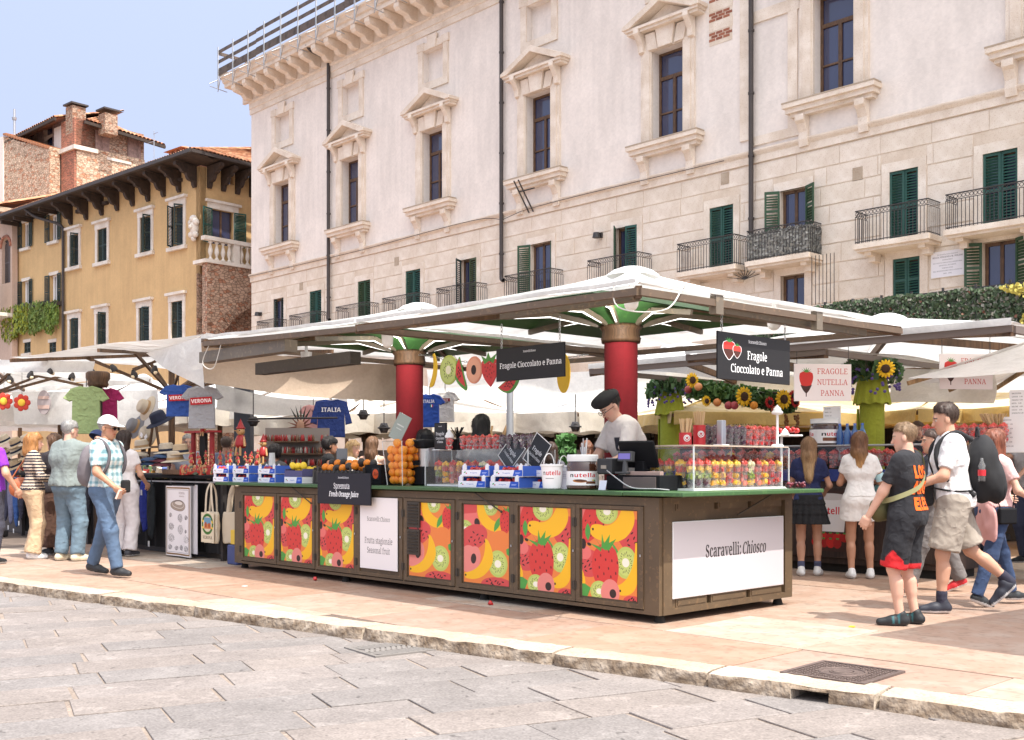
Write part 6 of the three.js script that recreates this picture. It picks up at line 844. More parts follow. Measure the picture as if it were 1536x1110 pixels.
// white umbrellas over the souvenir stall
const SZ=-0.28;
const UT=Math.atan2(-0.62,0.785);marketUmbrella('white umbrella over the hat stall with wooden post and round capital',V(-4.3,0,-16.45),4.75,4.1,UT,2.9,3.2,m.canvas,{val:0,ax:-1.75,az:-0.3,post:m.woodMid});
marketUmbrella('white umbrella at the far end of the hat stall row',V(-9.6,0,-19.9),4.5,4.0,UT,2.9,3.25,m.canvas,{val:0.12,post:m.woodMid});
{
const t=thing('carved_capital','turned wooden capital crate on the hat stall post','capital',D3(147,15.9,2.42),KT);t.scale.setScalar(0.62);mesh('shaft',cy(0.1,0.1,3.7,0,-1.85,0,12),m.woodDark,t);mesh('drum',lathe([[0.001,0],[0.2,0],[0.24,0.06],[0.22,0.12],[0.27,0.2],[0.27,0.32],[0.22,0.36],[0.001,0.36]],16),m.woodMid,t);
drape('white_corner_cloth','white triangular canvas corner hanging between hat stall and kiosk',KP(-1.45,2.78,0.5),KP(0.25,2.84,0.6),0.03,0.62,m.canvas,{wave:0.03,f:6});
drape('cream_canvas_drape','long cream canvas drape slung between the hat stall and the red column',D3(292,14.6,2.93),D3(600,14.6,2.62),0.52,0.48,m.drapeShaded,{sag:0.06,wave:0.05,f:11,bel:0.1});
drape('white_canvas_swag','bright white canvas swag hanging behind the puppet display',D3(322,17.4,2.6),D3(520,17.4,2.35),0.42,0.15,m.canvas,{sag:0.12,wave:0.06,f:8,bel:0.1});
drape('lilac_shaded_valance','pale canvas flap hanging from the hat stall umbrella edge',D3(-25,17.6,2.98),D3(142,16.0,2.8),0.2,0.16,m.canvas,{wave:0.03,f:9});
drape('white_backdrop','white cloth backdrop behind the hats',D3(18,19.0,2.55),D3(236,18.4,2.55),0.55,0.6,m.canvas,{wave:0.05,f:20});
const b=thing('round_emblem','small oval emblem plate on the white backdrop','emblem',D3(66,18.75,2.36),KT*0.3);mesh('plate',cy(0.16,0.16,0.02,0,0,0,24).rotateX(Math.PI/2).scale(0.8,1.3,1),MAT(0.35,0.3,0.3),b);mesh('stripe',[bx(0.2,0.05,0.01,0,0.08,0.015),bx(0.22,0.06,0.01,0,-0.08,0.015)],MAT(0.5,0.35,0.3),b);
for (let i=0;i<9;i++){const px=15 + i*31,s=thing('spot_lamp','small spot lamp clipped under the hat stall umbrella','lamp',D3(px,15.6 + (9 - i)*0.15,2.62 + (i % 3)*0.05),i,'spot lamps under the hat stall umbrella');mesh('shade',lathe([[0.02,0.06],[0.05,0],[0.05,-0.05]],10).rotateX(0.5),m.darkIron,s);mesh('bulb',sp(0.03,0,-0.04,0.02,8,6),MAT(0.9,0.75,0.5,0.4),s);}
}
// souvenir table: counter with black skirt
const ST=thing('souvenir_table','long souvenir table with black top and dark cloth skirt','table',KP(0,0,SZ),KT);
{mesh('table_top',rb(7.6,0.05,1.5,0.01,-4.75,1.13,-0.75),m.black,ST);for (let i=0;i<6;i++) mesh('leg',b2(-8.4 + i*1.48,-8.34 + i*1.48,0,1.1,-0.12,-0.06),m.darkIron,ST);mesh('skirt',sheet((u,v)=>V(mix(-8.5,-0.98,u),1.1 - 1.02*v,-0.16 + 0.025*Math.sin(u*150)),150,3),m.blackRough,ST);mesh('base_board',b2(-8.5,-0.98,0.0,0.12,-0.5,-0.22),m.brownDk,ST);mesh('rail',beam(V(-8.5,1.06,0.02),V(-0.98,1.06,0.02),0.02,0.02),m.steelDull,ST);mesh('end_skirt',b2(-0.99,-0.975,0.1,1.1,-1.45,-0.16),m.blackRough,ST);}
const SX=px=>KX(px,SZ + 0.05),SY=(px,py)=>KH(px,py,SZ + 0.05);
{// hanging garments below the table edge
const cols=[[0.10,0.03,0.16],[0.07,0.07,0.11],[0.20,0.20,0.30],[0.04,0.10,0.30],[0.03,0.03,0.05],[0.12,0.03,0.14],[0.02,0.02,0.03],[0.13,0.13,0.15],[0.03,0.05,0.35],[0.16,0.16,0.18],[0.02,0.025,0.03]],names=['purple','charcoal','grey lilac','bright blue','black','plum','black','slate grey','royal blue','pale grey','black'];
[2,9,17,25,33,120,132,200,217,208,228].forEach((px,i)=>{const x=SX(px),t=thing('hanging_garment',names[i]+ ' folded trousers hanging under the souvenir table ' +['by the purple shirt','between purple and lilac ones','beside the bright blue pair','near the tan bag','at the tan bag end','behind the grey shirt man','behind the cap man','left of the royal blue pair','beside a white price tag','half under the royal blue pair','next to the printed towel'][i],'garment',KP(x,1.05,SZ + 0.06),KT);const w=0.11 + (i % 3)*0.02,L=0.72 + (i % 4)*0.05;mesh('cloth',surf((X,Y,Z)=>ell(X + 0.02*Math.sin(Y*5 + i),Y + L/2,Z,w*0.75,L/2 + 0.02,0.05) + 0.014*n3(X*30 + i,Y*5,Z*30),[-0.2,-L - 0.08,-0.1],[0.2,0.06,0.1],0.016),MAT(...cols[i],0.95,{bumpMap:T.wrinkle,bumpScale:0.015}),t);mesh('hanger',[bar(V(0,0,0),V(0,0.06,0),0.006),bx(0.14,0.012,0.012,0,-0.02,0.0)],m.darkIron,t);mesh('tag',bx(0.05,0.08,0.003,0.04,i===8?-0.16:-L - 0.08,0.06),m.white,t);});
const tw=canvasTex(360,520,(x,w,h)=>{x.fillStyle='#e9e3e4';x.fillRect(0,0,w,h);x.strokeStyle='#8a6a4a';x.lineWidth=12;x.strokeRect(14,14,w - 28,h - 28);x.strokeStyle='#4a4346';x.lineWidth=2;x.strokeRect(28,28,w - 56,h - 56);x.fillStyle='#7a6058';x.font='24px serif';x.textAlign='center';x.fillText('VERONA',230,60);x.font='14px serif';x.fillText('ROMANTICA',230,80);x.fillStyle='#b9a99c';x.strokeStyle='#5a4c46';for (let i=0;i<4;i++){x.beginPath();x.ellipse(185,145 - i*6,105 - i*16,40 - i*8,0.04,0,7);x.fillStyle=['#a8978a','#c6b8ac','#a8978a','#ded4cc'][i];x.fill();x.stroke();}x.fillStyle='#5f5658';const ink=(cx,cy,s,n)=>{for (let i=0;i<n;i++){const a=i*2.4,r=s*Math.sqrt(i/n);x.fillRect(cx + Math.cos(a)*r,cy + Math.sin(a)*r*0.8,3 + (i % 5),2 + (i % 4));}};ink(75,215,20,30);ink(200,235,38,90);ink(300,230,22,50);ink(85,300,34,70);ink(205,320,44,90);ink(85,385,40,70);ink(300,390,38,50);ink(70,455,26,50);ink(150,460,22,40);ink(220,455,26,60);ink(300,460,30,60);ink(295,330,16,30);});
const xa=SX(247),xb=SX(297),xm=(xa + xb)/2,ww=0.74,hh=0.98,t=thing('printed_towel','white printed souvenir towel with an arena drawing hung on the table front','towel',KP(xm,1.0,SZ + 0.06),KT);mesh('cloth',sheet((u,v)=>V((u - 0.5)*ww,-v*hh,0.02 + 0.01*Math.sin(u*9)),14,6,0.004),m.white,t);mesh('print',patch((u,v)=>V((u - 0.5)*ww,-hh + v*hh,0.034 + 0.01*Math.sin(u*9)),14,6),printMat(tw,0.9),t,true);mesh('second_towel',sheet((u,v)=>V((u - 0.5)*ww + 0.1,-v*hh*0.97 + 0.02,-0.01 - 0.01*u),6,4,0.004),MAT(0.6,0.58,0.6,0.9),t);mesh('clip_rail',bx(ww,0.02,0.02,0.05,0.02,0.01),m.black,t);
const bagT=canvasTex(200,240,(x,w,h)=>{x.fillStyle='#d8c9ae';x.fillRect(0,0,w,h);x.fillStyle='#3f6a2c';for (let i=0;i<40;i++){const a=i/40*6.28;x.beginPath();x.ellipse(100 + Math.cos(a)*78,92 + Math.sin(a)*74,13,7,a,0,7);x.fill();}x.fillStyle='#e0b22e';for (const[a,b]of[[28,70],[172,74],[30,120],[170,122]]){x.beginPath();x.ellipse(a,b,13,10,0.5,0,7);x.fill();}x.fillStyle='#6f94ad';x.fillRect(48,40,104,52);x.fillStyle='#c47a4a';x.fillRect(48,90,104,40);x.fillStyle='#a8522f';x.fillRect(60,78,26,40);x.fillRect(112,84,30,36);x.fillStyle='#4a3a28';x.font='bold 34px serif';x.textAlign='center';x.fillText('VERONA',100,212);});
[[320,'cream cotton tote bag printed with lemons and VERONA',0],[338,'second cream tote bag hanging behind the counter end',1]].forEach(([px,lab,k])=>{const q=thing('tote_bag',lab,'bag',KP(SX(px),1.06,SZ + (k?-0.1:0.08)),KT + (k?0.5:0));mesh('bag_body',surf((X,Y,Z)=>Math.max(ell(X,Y + 0.6,Z,0.235,0.33,0.05),Math.abs(X) - 0.19,Math.abs(Y + 0.6) - 0.21) + 0.005*n3(X*14,Y*14,Z*14),[-0.25,-0.88,-0.1],[0.25,-0.3,0.1],0.014),MAT(0.66,0.56,0.42,0.95),q);if (!k) mesh('print',new THREE.PlaneGeometry(0.35,0.4).translate(0,-0.6,0.056),printMat(bagT,0.95),q,true);for (const s of[-1,1]) mesh('handle',sheet((u,v)=>{const c=new THREE.CatmullRomCurve3([V(-0.1,-0.4,s*0.03),V(-0.05,-0.1,s*0.03),V(0,0,0),V(0.05,-0.1,s*0.03),V(0.1,-0.4,s*0.03)]).getPoint(u);return c.add(V((v - 0.5)*0.045,0,0));},20,1,0.004),MAT(0.66,0.56,0.42,0.95),q);});
const y=thing('yellow_carton_rack','yellow and blue carton display standing on the ground beside the counter end','display',KP(-0.4,0,-0.3),KT);y.scale.setScalar(0.85);mesh('blue_base',rb(0.3,0.3,0.3,0.02,0,0.15,0),MAT(0.05,0.07,0.2,0.5),y);mesh('yellow_tray',rb(0.22,0.22,0.22,0.01,0.03,0.42,0.02),MAT(0.75,0.5,0.06,0.5),y);mesh('yellow_board',bx(0.03,0.65,0.2,0.08,0.75,0,0,0,-0.12),MAT(0.75,0.55,0.1,0.5),y);
}
{// hats
const straw=MAT(0.62,0.47,0.30,0.9,{map:T.cloth}),cream=MAT(0.72,0.62,0.48,0.9,{map:T.cloth}),navy=MAT(0.02,0.025,0.05,0.95),blue=MAT(0.05,0.09,0.18,0.95),wine=MAT(0.20,0.06,0.08,0.95),tan=MAT(0.42,0.27,0.14,0.95),grey=MAT(0.2,0.2,0.21,0.95);
const hatG=lathe([[0.001,0.12],[0.07,0.118],[0.088,0.1],[0.098,0.01],[0.105,0.0],[0.17,-0.012],[0.172,-0.006],[0.1,0.012]],18),bandG=cy(0.0985,0.101,0.03,0,0.028,0,18),capG=new THREE.SphereGeometry(0.11,14,8,0,6.2832,0,1.57).scale(1,0.75,1.15);
const hat=(p,mt,bm,label,tilt=0,s=1)=>{const t=thing('sun_hat',label,'hat',p,KT,'hats on the souvenir stall');const a=mesh('crown',hatG.clone().rotateX(tilt).scale(s,s,s),mt,t);mesh('band',bandG.clone().rotateX(tilt).scale(s,s,s),bm,t);};
const at=(px,py,dz=-0.5)=>{const x=KX(px,SZ + dz);return KP(x,KH(px,py,SZ + dz),SZ + dz);};
for (let i=0;i<8;i++) hat(at(8 + (i % 3)*17,662 + Math.floor(i/3)*16 + (i % 2)*5,-0.3),i % 2?straw:cream,navy,'straw hat with dark band stacked behind the woman in stripes',0.5,1.15);
hat(at(221,612,-0.3),cream,tan,'rolled cream sun hat on the hat rack',1.2,1.2);hat(at(240,632,-0.2),navy,navy,'large navy bucket hat with white tags on the rack',0.5,1.3);hat(at(205,640,-0.4),grey,tan,'grey and tan hat on the rack beside the long dark hair',1.2,1.2);hat(at(225,652,-0.4),cream,tan,'cream hat hanging below the rolled hat',1.3,1.25);hat(at(213,672,-0.2),cream,tan,'pale brimmed hat lying on the table edge',0.15,1.1);hat(at(250,678,-0.2),cream,navy,'cream panama hat lying next to the puppets',0.1,1.15);hat(at(271,680,-0.2),straw,navy,'beige panama hat beside the red puppet frame',0.1,1.15);hat(at(263,691,-0.12),cream,tan,'flat cream hat under the panamas',0.1,1.2);
[[205,697,navy],[205,691,tan],[224,698,blue],[224,692,blue],[243,699,wine],[243,693,wine],[243,687,blue],[210,684,cream]].forEach(([px,py,mt],i)=>{const t=thing('flat_cap',['black flat cap at the bottom of its pile','tan flat cap on the black one','lower blue flat cap','upper blue flat cap','lower wine red flat cap','upper wine red flat cap','blue flat cap on the wine red pile','cream flat cap topping the tan pile'][i]+ ' on the souvenir table','cap',at(px,py,-0.1),KT + rr(-0.2,0.2),'hats on the souvenir stall');mesh('crown',capG.clone().scale(1.05,0.75,1.1),mt,t);mesh('peak',(()=>{const s=new THREE.Shape();s.absellipse(0,0,0.09,0.09,0,Math.PI);return ext(s,0.008).rotateX(Math.PI/2).translate(0,0.02,0.09);})(),mt,t);});
const r=thing('hat_rack','brown wooden hat rack with crossed legs on the souvenir table','rack',at(232,700,-0.3),KT);mesh('leg',bar(V(-0.25,0,0),V(-0.05,0.7,0),0.022),m.woodMid,r);mesh('leg',bar(V(0.25,0,0),V(0.02,0.7,0),0.022),m.woodMid,r);mesh('cross_bar',bar(V(-0.2,0.3,0.02),V(0.2,0.3,0.02),0.016),m.woodMid,r);mesh('price_tag',bx(0.09,0.06,0.003,0.12,0.45,0.2,0,0,0.5),m.white,r);mesh('price_tag',bx(0.08,0.06,0.003,0.0,0.48,0.21,0,0,-0.5),m.white,r);
}
// hanging T-shirts
function teeShirt(label,px,py0,py1,d,col,o={}){
const y1=EYE + (HZ - py0)/F*d,y0=EYE + (HZ - py1)/F*d,h=y1 - y0,w=h*(o.w||0.66),t=thing('hanging_shirt',label,'shirt',D3(px,d,y1),o.turn??0.1),s=new THREE.Shape();
s.moveTo(-w*0.2,0);s.quadraticCurveTo(0,-h*0.06,w*0.2,0);s.lineTo(w*0.5,-h*0.06);const sl=o.long?[[0.68,0.62],[0.5,0.66]]:[[0.72,0.25],[0.55,0.31]];s.lineTo(w*sl[0][0],-h*sl[0][1]);s.lineTo(w*sl[1][0],-h*sl[1][1]);s.lineTo(w*0.44,-h*0.28);s.lineTo(w*0.45,-h);s.lineTo(-w*0.45,-h);s.lineTo(-w*0.44,-h*0.28);s.lineTo(-w*sl[1][0],-h*sl[1][1]);s.lineTo(-w*sl[0][0],-h*sl[0][1]);s.lineTo(-w*0.5,-h*0.06);s.closePath();
const g=new THREE.ExtrudeGeometry(s,{depth:0.03,bevelEnabled:true,bevelSize:0.01,bevelThickness:0.012,bevelSegments:2,curveSegments:8}),p=g.attributes.position;for (let i=0;i<p.count;i++) p.setZ(i,p.getZ(i) + 0.02*Math.sin(p.getX(i)*14 + p.getY(i)*3));g.computeVertexNormals();mesh('cloth',g,MAT(...col,0.95,{bumpMap:T.wrinkle,bumpScale:0.018}),t);mesh('hanger',[bar(V(0,0,0.015),V(0,0.12,0.015),0.006),bar(V(-w*0.22,-0.02,0.015),V(w*0.22,-0.02,0.015),0.008)],m.darkIron,t);
if (o.draw) mesh('print',new THREE.PlaneGeometry(w*(o.pw||0.86),h*(o.ph||0.42)).translate(0,-h*(o.pc||0.33),0.075),printMat(canvasTex(256,160,o.draw),0.9,{alphaTest:0.4}),t,true);return t;
}
const veronaBox=(x,w,h)=>{x.clearRect(0,0,w,h);x.fillStyle='#b3262c';x.save();x.translate(0,60);x.rotate(-0.06);x.fillRect(12,20,232,78);x.fillStyle='#f3efea';x.font='bold 56px sans-serif';x.textAlign='center';x.fillText('VERONA',128,78,214);x.restore();};
teeShirt('blue T-shirt with red VERONA box hanging over the hats',268,578,624,15.2,[0.03,0.08,0.30],{draw:veronaBox,turn:0.25,w:0.8});
teeShirt('grey T-shirt with red VERONA box hanging over the puppets',304,580,642,14.9,[0.32,0.32,0.33],{draw:veronaBox,turn:-0.05,w:0.68,ph:0.36,pc:0.28});
teeShirt('olive green knit top hanging on the hat stall post',130,580,650,15.6,[0.26,0.33,0.14],{turn:0.15,w:0.62});teeShirt('magenta knit top hanging behind the green one',160,583,640,16.1,[0.36,0.02,0.11],{turn:0.1,w:0.6});
teeShirt('navy hooded sweatshirt lettered ITALIA beyond the fruit counter',497,600,655,17.0,[0.025,0.05,0.20],{long:1,w:0.8,draw:(x,w,h)=>{x.clearRect(0,0,w,h);x.fillStyle='#e8e6ea';x.font='bold 62px sans-serif';x.textAlign='center';x.fillText('ITALIA',128,80,236);}});
teeShirt('pink T-shirt with a dark letter beside the navy sweatshirt',470,608,648,17.3,[0.62,0.32,0.30],{w:0.7,draw:(x,w,h)=>{x.clearRect(0,0,w,h);x.fillStyle='#3a2a2a';x.font='bold 110px serif';x.textAlign='center';x.fillText('I',128,110);}});
teeShirt('blue football shirt lettered ITALIA beside the red column',645,592,640,15.6,[0.03,0.09,0.42],{w:0.66,turn:-0.2,draw:(x,w,h)=>{x.clearRect(0,0,w,h);x.fillStyle='#f0eef2';x.font='bold 54px sans-serif';x.textAlign='center';x.fillText('ITALIA',128,56,190);x.fillStyle='#2f8a4a';x.fillRect(150,76,14,30);x.fillStyle='#fff';x.fillRect(164,76,14,30);x.fillStyle='#c0303a';x.fillRect(178,76,14,30);}});
teeShirt('white T-shirt with red lettering beside the blue football shirt',668,588,632,15.9,[0.70,0.66,0.60],{w:0.7,turn:-0.2,draw:(x,w,h)=>{x.clearRect(0,0,w,h);x.fillStyle='#8c2a2e';x.fillRect(40,40,176,40);x.fillStyle='#efe6dc';x.font='bold 34px serif';x.textAlign='center';x.fillText('ITALIA',128,72);x.fillStyle='#5a4a44';x.fillRect(64,92,128,8);x.fillRect(80,108,96,7);}});
// felt flowers
[[6,602],[33,604]].forEach(([px,py],i)=>{const t=thing('felt_flower','red felt flower with yellow heart hanging at the stall end ' + (i?'by the white backdrop':'over the straw hats'),'flower',D3(px,16.6,EYE + (HZ - py)/F*16.6),0);for (let k=0;k<7;k++){const a=k/7*6.283;t.scale.setScalar(0.75);mesh('petal',sp(0.062,Math.cos(a)*0.115,Math.sin(a)*0.115,0,10,7,1,1,0.35),MAT(0.5,0.05,0.03,0.95),t);}mesh('heart',sp(0.075,0,0,0.02,12,8,1,1,0.5),MAT(0.8,0.5,0.05,0.95),t);mesh('cord',bar(V(0,0.1,0),V(0,0.6,0),0.004),m.darkIron,t);});
{// wooden puppet souvenirs
const P=[0.36,0.012,0.012],Wd=[0.5,0.28,0.11];
const doll=(s)=>{const o=new THREE.Group();mesh('body',[paintG(lathe([[0.001,0],[0.06,0],[0.075,0.05],[0.05,0.16],[0.001,0.17]],10),...P),paintG(bar(V(-0.05,0.14,0),V(-0.09,0.02,0.03),0.016),...Wd),paintG(bar(V(0.05,0.14,0),V(0.09,0.02,0.03),0.016),...Wd),paintG(bar(V(-0.025,0.02,0.04),V(-0.04,-0.1,0.06),0.016),...Wd),paintG(bar(V(0.025,0.02,0.04),V(0.04,-0.1,0.06),0.016),...Wd)],vGloss,o);mesh('head',[paintG(sp(0.055,0,0.215,0,12,9),...Wd),paintG(bar(V(0,0.215,0.05),V(0,0.22,0.13),0.009,0.005,6),...Wd),paintG(sp(0.009,-0.02,0.225,0.05,6,5),0.02,0.02,0.02),paintG(sp(0.009,0.02,0.225,0.05,6,5),0.02,0.02,0.02)],vGloss,o);mesh('hat',[paintG(new THREE.ConeGeometry(0.055,0.13,12).translate(0,0.315,0),...P),paintG(new THREE.TorusGeometry(0.05,0.012,6,14).rotateX(Math.PI/2).translate(0,0.255,0),...P)],vGloss,o);o.scale.setScalar(s);return o;};
const pr=doll(1);let n=0;const put=(px,py,d,s,lab)=>{const o=pr.clone();o.name=numbered('wooden_puppet');o.scale.setScalar(s);o.position.copy(D3(px,d,EYE + (HZ - py)/F*d));o.rotation.y=rr(-0.6,0.2);o.userData={label:lab,category:'puppet',group:'wooden puppets on the souvenir table'};scene.add(o);};
put(361,672,14.9,1.05,'tall red capped wooden puppet sitting above the small ones');put(305,648,15.0,0.55,'small red capped puppet on the red frame');put(395,686,14.9,0.85,'medium red wooden puppet next to the stacked cups');
for (let i=0;i<22;i++) put(288 + (i % 11)*10 + rr(-3,3),697 - Math.floor(i/11)*9 + rr(-3,3),14.8 - (i % 11)*0.04 + Math.floor(i/11)*0.25,rr(0.24,0.36),'small red capped wooden puppet in the row behind the strawberry crates');
const q=[];for (let i=0;i<150;i++){const px=rr(272,332),p=D3(px,14.9 - (px - 272)*0.004,1.16 + rr(0,0.05));q.push(paintG(rnd()<0.5?sp(0.03,p.x,p.y + 0.06,p.z,7,5):lathe([[0.001,0],[0.03,0],[0.026,0.07],[0.001,0.1]],8).translate(p.x,p.y,p.z),...(rnd()<0.5?[0.33,0.012,0.012]:rnd()<0.5?[0.4,0.22,0.09]:[0.06,0.1,0.07])));}
const s=solo('souvenir_trinkets',MG(q),vGloss,'crowded tray of tiny painted wooden figures on the souvenir table','trinkets');s.userData.kind='stuff';
const tr=thing('wooden_tray','flat wooden tray under the tiny painted figures','tray',KP(KX(288,SZ - 0.2),1.16,SZ - 0.15),KT);mesh('tray',rb(0.85,0.07,0.4,0.01,0,0.035,0),m.woodMid,tr);
const f=thing('red_frame','red painted wooden frame for hanging puppets','frame',KP(KX(304,SZ - 0.5),1.16,SZ - 0.5),KT),rm=MAT(0.36,0.02,0.02,0.5);for (const x of[-0.28,0.28]) mesh('post',cy(0.035,0.04,0.62,x,0.31,0,12),rm,f);mesh('cross_bar',bx(0.75,0.03,0.2,0,0.62,0),rm,f);mesh('dark_panel',b2(-0.1,0.06,0,0.6,-0.05,0),m.dark,f);
const sh=thing('trinket_shelf','white tiered stand crowded with red trinkets beyond the puppets','stand',D3(445,16.4,1.0),0.1);for (let k=0;k<4;k++) mesh('shelf',bx(0.95 - k*0.1,0.02,0.25,0,0.1 + k*0.18,0),m.woodMid,sh);mesh('back',bx(0.95,0.8,0.02,0,0.45,-0.13),MAT(0.3,0.26,0.23,0.9),sh);const g=[];for (let i=0;i<220;i++) g.push(paintG(lathe([[0.001,0],[0.02,0],[0.017,0.06],[0.001,0.1]],6).translate(rr(-0.5,0.5),0.11 + Math.floor(rr(0,4))*0.18,rr(-0.08,0.12)),...(rnd()<0.4?[0.35,0.02,0.02]:rnd()<0.5?[0.35,0.31,0.27]:[0.16,0.08,0.04])));mesh('trinkets',MG(g),vGloss,sh).userData.kind='stuff';mesh('rail',bar(V(-0.7,0.98,0),V(0.6,1.0,0),0.014),m.darkIron,sh);
for (const[px,py,wh]of[[380,632,'over the tall puppet'],[545,622,'beyond the girl with bare shoulders'],[576,642,'near the red column'],[863,640,'near the metal pole']]){const d=17,o=thing('hanging_lamp','small dark iron lamp hanging ' + wh,'lamp',D3(px,d,EYE + (HZ - py)/F*d));mesh('cage',[new THREE.TorusGeometry(0.09,0.012,5,14).rotateX(Math.PI/2),new THREE.IcosahedronGeometry(0.09,0)],m.darkIron,o);mesh('rod',bar(V(0,0,0),V(0,0.5,0),0.008),m.darkIron,o);}
const mk=thing('feather_mask','brown feathered carnival mask hanging beyond the puppets','mask',D3(451,16.6,EYE + 57/F*16.6));mk.scale.setScalar(0.62);mesh('face',sp(0.13,0,0,0,12,10,0.8,1.3,0.6),MAT(0.4,0.22,0.14,0.6),mk);for (let k=0;k<9;k++) mesh('feather',new THREE.ConeGeometry(0.035,0.3,6).translate(0,0.2,0).rotateZ(-1.7 + k*0.42),MAT(0.2,0.08,0.05,0.9),mk);for (let k=0;k<5;k++) mesh('dark_plume',new THREE.ConeGeometry(0.03,0.32,6).translate(0,0.38,-0.02).rotateZ(-0.5 + k*0.25),MAT(0.03,0.04,0.03,0.9),mk);
}
{const g=thing('dark_post','dark square post beyond the puppet display','post',D3(366,17.8,0));mesh('shaft',b2(-0.13,0.13,0,2.6,-0.13,0.13),MAT(0.06,0.07,0.09,0.6),g);mesh('cap',b2(-0.17,0.17,2.6,2.7,-0.17,0.17),MAT(0.06,0.07,0.09,0.6),g);const p=thing('steel_pole','galvanized pole standing beyond the acrylic case','pole',D3(765,16.5,0));mesh('tube',cy(0.055,0.055,2.7,0,1.35,0,14),m.galv,p);mesh('flange',cy(0.12,0.12,0.02,0,0.01,0,14),m.galv,p);
const gp2=thing('wooden_giraffe_rack','brown carved wooden stand by the steel pole','rack',D3(752,17,0));mesh('stem',tube([V(0,0,0),V(0.05,1.2,0),V(0.02,1.7,0),V(0.12,1.95,0)],0.03,20,8),m.woodLight,gp2);mesh('branch',[tube([V(0.02,1.6,0),V(-0.15,1.75,0),V(-0.14,1.9,0)],0.02,14,6)],m.woodLight,gp2);
for (const[px,py]of[[676,590],[728,618],[738,622]]){}}
// white market tents filling the square behind
[[90,25,5,2.5,3.2,m.canvas],[215,24,4.6,2.45,3.2,m.canvas],[330,23,4.4,2.35,3.1,m.canvas],[445,23.5,4.6,2.45,3.15,m.canvas],[548,20.5,3.2,2.15,2.55,m.canvasCream],[610,25,4.5,2.4,3.2,m.canvas],[690,20,3.8,2.15,2.75,m.canvasCream],[760,24.5,4.4,2.4,3.25,m.canvas],[835,20.5,4.2,2.15,2.8,m.canvas],[905,25,4.5,2.4,3.3,m.canvas],[985,21.5,4.2,2.2,3.0,m.canvas],[1080,26,4.6,2.6,3.4,m.canvas],[30,30,5,2.6,3.3,m.canvas],[520,31,5.5,2.6,3.5,m.canvas],[700,32,5.5,2.6,3.5,m.canvas],[880,31,5.5,2.6,3.6,m.canvas]].forEach(([px,d,w,e,a,mt],i)=>marketUmbrella(['white market tent beyond the hat stall end','white market tent behind the hanging knit tops','white tent behind the hanging VERONA shirts','white tent behind the puppets and swag','small cream tent beside the navy sweatshirt','white tent rising behind the red column by the orange bin','low cream tent behind the white lettered T-shirt','white tent behind the steel pole','low white tent with tan valance behind the tent cards','white tent behind the till column','white tent behind the lime column by the vendor','white tent behind the flower garland','distant white tent beyond the hat stall','distant white tent beyond the puppets','distant white tent beyond the fruit boards','distant white tent beyond the vendor'][i],D3(px,d),w,w,KT + 0.1*(i % 3 - 1),e,a,mt,{val:0.34,valMat:i % 3===2||mt===m.canvasCream?m.canvasCream:mt,post:m.woodMid}));
// goods tables under those tents: dark tables with mixed wares
[[60,21.5],[200,20.5],[400,19.3],[520,19],[610,19.2],[700,18.4],[790,18.6],[880,18.8],[970,19.5]].forEach(([px,d],i)=>{const t=thing('market_table',['market table of bags beyond the hat stall','market table of scarves behind the hats','market table of toys beyond the puppets','market table of magnets beyond the orange crate','market table of magnets beside the red column','market table of shirts beyond the acrylic case','market table of fruit beyond the tent cards','market table of nuts behind the till column','market table of sweets beyond the vendor'][i],'table',D3(px,d),KT);mesh('table_top',rb(2.6,0.05,1.0,0.01,0,0.95,0),m.woodMid,t);mesh('skirt',b2(-1.28,1.28,0,0.92,-0.48,0.48),MAT(0.10,0.085,0.08,0.95),t);const g=[];for (let k=0;k<170;k++){const c=[[0.5,0.05,0.04],[0.6,0.5,0.4],[0.08,0.12,0.3],[0.1,0.09,0.08],[0.6,0.35,0.1],[0.12,0.2,0.08]][Math.floor(rnd()*6)];const s=rr(0.04,0.1);g.push(paintG(bx(s,s*rr(0.6,2),s,rr(-1.2,1.2),1.02 + rnd()*0.25,rr(-0.42,0.42),rr(0,0.4),rr(0,3)),...c));}mesh('wares',MG(g),vMatte,t).userData.kind='stuff';mesh('back_panel',b2(-1.25,1.25,0.95,1.55,-0.5,-0.46),MAT(0.16,0.13,0.12,0.9),t);});
{const t=thing('hanging_plant','green leafy plant hanging beside the girl with dark hair','plant',D3(849,15.6,1.52));const g=[];for (let i=0;i<240;i++){const a=rr(0,6.3),r=Math.pow(rnd(),0.5)*0.14;g.push(new THREE.PlaneGeometry(0.06,0.07).rotateX(rr(-1,1)).rotateY(rr(-2,2)).translate(Math.cos(a)*r,rr(-0.28,0.2),Math.sin(a)*r));}mesh('foliage',g,PHY(0.07,0.2,0.04,0.7,{transmission:0.2,thickness:0}),t).userData.kind='stuff';mesh('pot',cy(0.08,0.06,0.1,0,-0.2,0),m.darkIron,t);}
